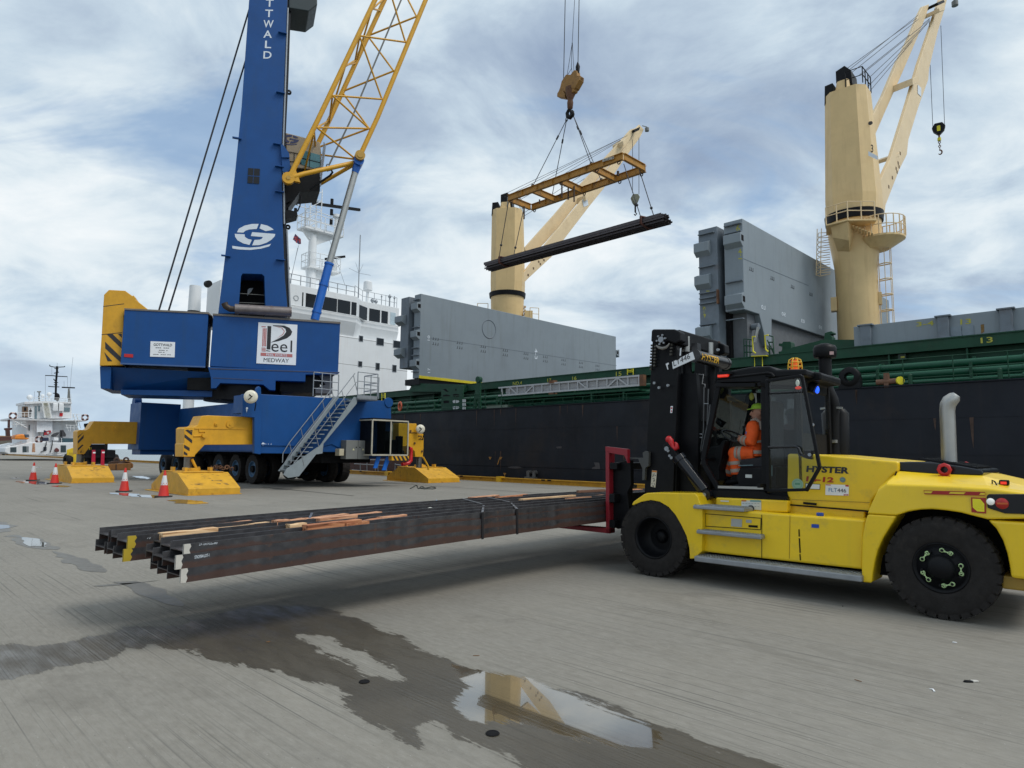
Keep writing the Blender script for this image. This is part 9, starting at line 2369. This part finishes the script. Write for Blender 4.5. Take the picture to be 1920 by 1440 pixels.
def red_ship():
 u0, n0 = 215.0, 36.0
 T = thing('cargo_ship', 'brown red hulled ship moored beyond the white coaster', 'ship', SH @ Vector((-u0, n0 + 8, -3)))
 q = TX(SH, -u0, K('D6', '-240,1068 200,1068 260,1110 260,1300 -240,1300'))
 m = MB(SH); m.prism(q, -u0 - 60, -u0, 'x'); m.build('hull', mat('ship_brown', (0.085, 0.030, 0.024), 0.6, var=0.2), T)
 q = TX(SH, -u0, K('D6', '-240,1050 200,1062 200,1069 -240,1070')); m = MB(SH); m.prism(q, -u0 - 60, -u0 - 0.5, 'x'); m.build('hatch', mat('hatch_tan', (0.42, 0.27, 0.14), 0.6), T)
 q = TX(SH, -u0 + 2, K('D6', '-240,1140 170,1120 90,1215 -240,1240')); m = MB(SH); m.prism(q, -u0, -u0 + 2, 'x'); m.build('mooring_shadow_belt', mat('belt_grey', (0.12, 0.11, 0.09), 0.7), T)  # plain grey belt across the hull
red_ship()
def far_car():
 b = hit(I4, 2, 0, 8, 853.5)
 v = Vector((b.x, b.y, 0)).normalized(); D = frame((b.x, b.y, 0), (v.y, -v.x, 0), (v.x, v.y, 0))
 T = thing('parked_car', 'pale car parked at the far left end of the quay', 'car', (b.x, b.y, 0))
 P = lambda s, y=0: TY(D, y, K('D1', s))
 m = MB(D); m.prism(P('-160,780 -40,760 0,745 90,750 150,765 165,800 160,840 -160,840'), 0, 2.2); m.prism(P('-60,765 -20,705 40,700 95,752'), 0.2, 2.0); m.build('body', mat('car_pale', (0.42, 0.38, 0.40), 0.4), T, bevel=0.12)
 m = MB(D); m.prism(P('-40,758 -10,715 30,712 70,752', -0.01), 0.19, 0.2); m.build('window', WIN, T)
 for s in ('-90,835', '110,835'):
  q = hit(D, 1, 0, *K('D1', s)[0]); r_ = 0.38; m = MB(D); m.cyl((q.x, -0.02, r_), (q.x, 0.25, r_), r_, n=16); m.build('wheel', RUB, T)
far_car()
def gangway():
 # brown shore gangway rail between quay and ship, behind the near wheels
 n0 = QN + 0.15
 T = thing('shore_gangway', 'galvanised railing of the shore gangway against the brown lower hull', 'railing', W(38, n0, 0))
 m = MB(SH)
 for s in ('490,870 810,878', '500,910 770,925', '480,965 815,990', '555,905 555,975', '615,875 615,978', '715,920 715,1000', '792,885 792,1000', '690,925 690,995', '870,905 868,965', '870,915 960,930'):
  q = P3(SH, 1, n0, K('A6', s)); m.tube(q, 0.035, 6)
 m.build('railing', GALV, T)
 m = MB(SH); q = P3(SH, 1, n0, K('A6', '480,985 830,1000 830,1015 480,1010')); m.box(q[0].x, q[1].x, n0, n0 + 0.9, 0.02, 0.14); m.build('walkway', BOOT, T)
gangway()
def little_things():
 rr = random.Random(2)
 # rope loop near the seaside pad
 q = [hit(I4, 2, 0.02, *p) for p in K('D3', '1035,768 1080,745 1110,722 1135,722 1155,770 1200,765 1245,755 1225,740 1190,742 1180,755 1215,772 1270,760 1350,745 1410,750 1412,765 1370,775 1290,772 1240,775')]
 m = MB(); m.tube(q, 0.03, 6); o = m.build('rope', mat('rope_dark', (0.035, 0.04, 0.035), 0.7)); tag(o, 'loose dark rope lying in loops in front of the seaside outrigger pad', 'rope')
 # chain heap on near pad
 c = SH @ Vector((-30.3, 12.2, 0.95)); T = None
 m = MB()
 for k in range(16):
  p = c + Vector((rr.uniform(-0.8, 0.4), rr.uniform(-0.2, 0.4), rr.uniform(0, 0.1))); m.lathe(p, (rr.uniform(-1, 1), rr.uniform(-1, 1), rr.uniform(-1, 1)), [(0.06, -0.015), (0.1, -0.015), (0.1, 0.015), (0.06, 0.015), (0.06, -0.015)], 10)
 o = m.build('chain', RUST); tag(o, 'small rusty chain heaped on the near outrigger pad', 'chain')
 # drain holes
 for (px, py), lab in (((683, 1279), 'small round drain hole in the damp concrete near the dry patch'), ((923.5, 1376), 'round drain hole in the concrete below the puddle')):
  p = hit(I4, 2, 0, px, py); r_ = 0.030 if py < 1300 else 0.032
  m = MB(); m.lathe((p.x, p.y, 0.004), (0, 0, 1), [(r_ * 1.0, 0.0), (r_ * 1.25, 0.006), (r_ * 1.45, 0.0)], 24); m.cyl((p.x, p.y, 0.001), (p.x, p.y, 0.005), r_, n=24)
  o = m.build('drain_hole', BLKM); tag(o, lab, 'drain')
 # litter: folded glove scrap, white tag, leaves
 p = hit(I4, 2, 0, 1818, 1279); T = thing('scrap_packaging', 'black and white folded scrap lying on the concrete at right', 'litter', (p.x, p.y, 0))
 d = 0.010
 M = Matrix.Translation((p.x, p.y, 0)) @ Matrix.Rotation(R(-5), 4, 'Z')
 m = MB(M); m.prism([(-0.055, -0.012), (-0.03, 0.018), (0.012, 0.018), (0.02, -0.016), (-0.03, -0.02)], 0.002, 0.012, 'z'); m.build('dark_half', BLK, T, bevel=0.003)
 m = MB(M); m.prism([(0.021, -0.016), (0.013, 0.018), (0.06, 0.012), (0.068, -0.008)], 0.002, 0.016, 'z'); m.build('pale_half', mat('scrap_pale', (0.55, 0.53, 0.48), 0.6), T, bevel=0.003)
 p = hit(I4, 2, 0, 1751, 1295); M = Matrix.Translation((p.x, p.y, 0)) @ Matrix.Rotation(R(-25), 4, 'Z')
 m = MB(M); m.prism([(-0.03, 0.02), (0.0, 0.028), (0.006, -0.03), (-0.006, -0.034), (-0.008, 0.012)], 0.003, 0.007, 'z'); o = m.build('cable_tie_tag', WHT); tag(o, 'small bent white tag on the concrete at right', 'litter')
 lf = mat('dead_leaf', (0.20, 0.10, 0.04), 0.8)
 for (px, py), lab in (((503, 1204), 'brown leaf scrap on the damp concrete at left'), ((1790, 1205), 'pale chip on the concrete below the rear wheel'), ((1580, 1137), 'dark chip near the front of the rear tyre'), ((1609, 1277), 'thin splinter on the concrete at right'), ((893, 1230), 'short straw on the damp edge above the puddle')):
  p = hit(I4, 2, 0, px, py); m = MB(Matrix.Translation((p.x, p.y, 0)) @ Matrix.Rotation(rr.uniform(0, 3), 4, 'Z'))
  w, h = (0.02, 0.009) if px not in (1609, 893) else (0.03, 0.0025)
  m.prism([(-w, 0), (-w * 0.3, h), (w, h * 0.5), (w * 0.6, -h), (-w * 0.4, -h * 0.7)], 0.002, 0.007, 'z')
  o = m.build('ground_scrap', WHT if px == 1790 else (BLK if px == 1580 else lf)); tag(o, lab, 'litter')
little_things()
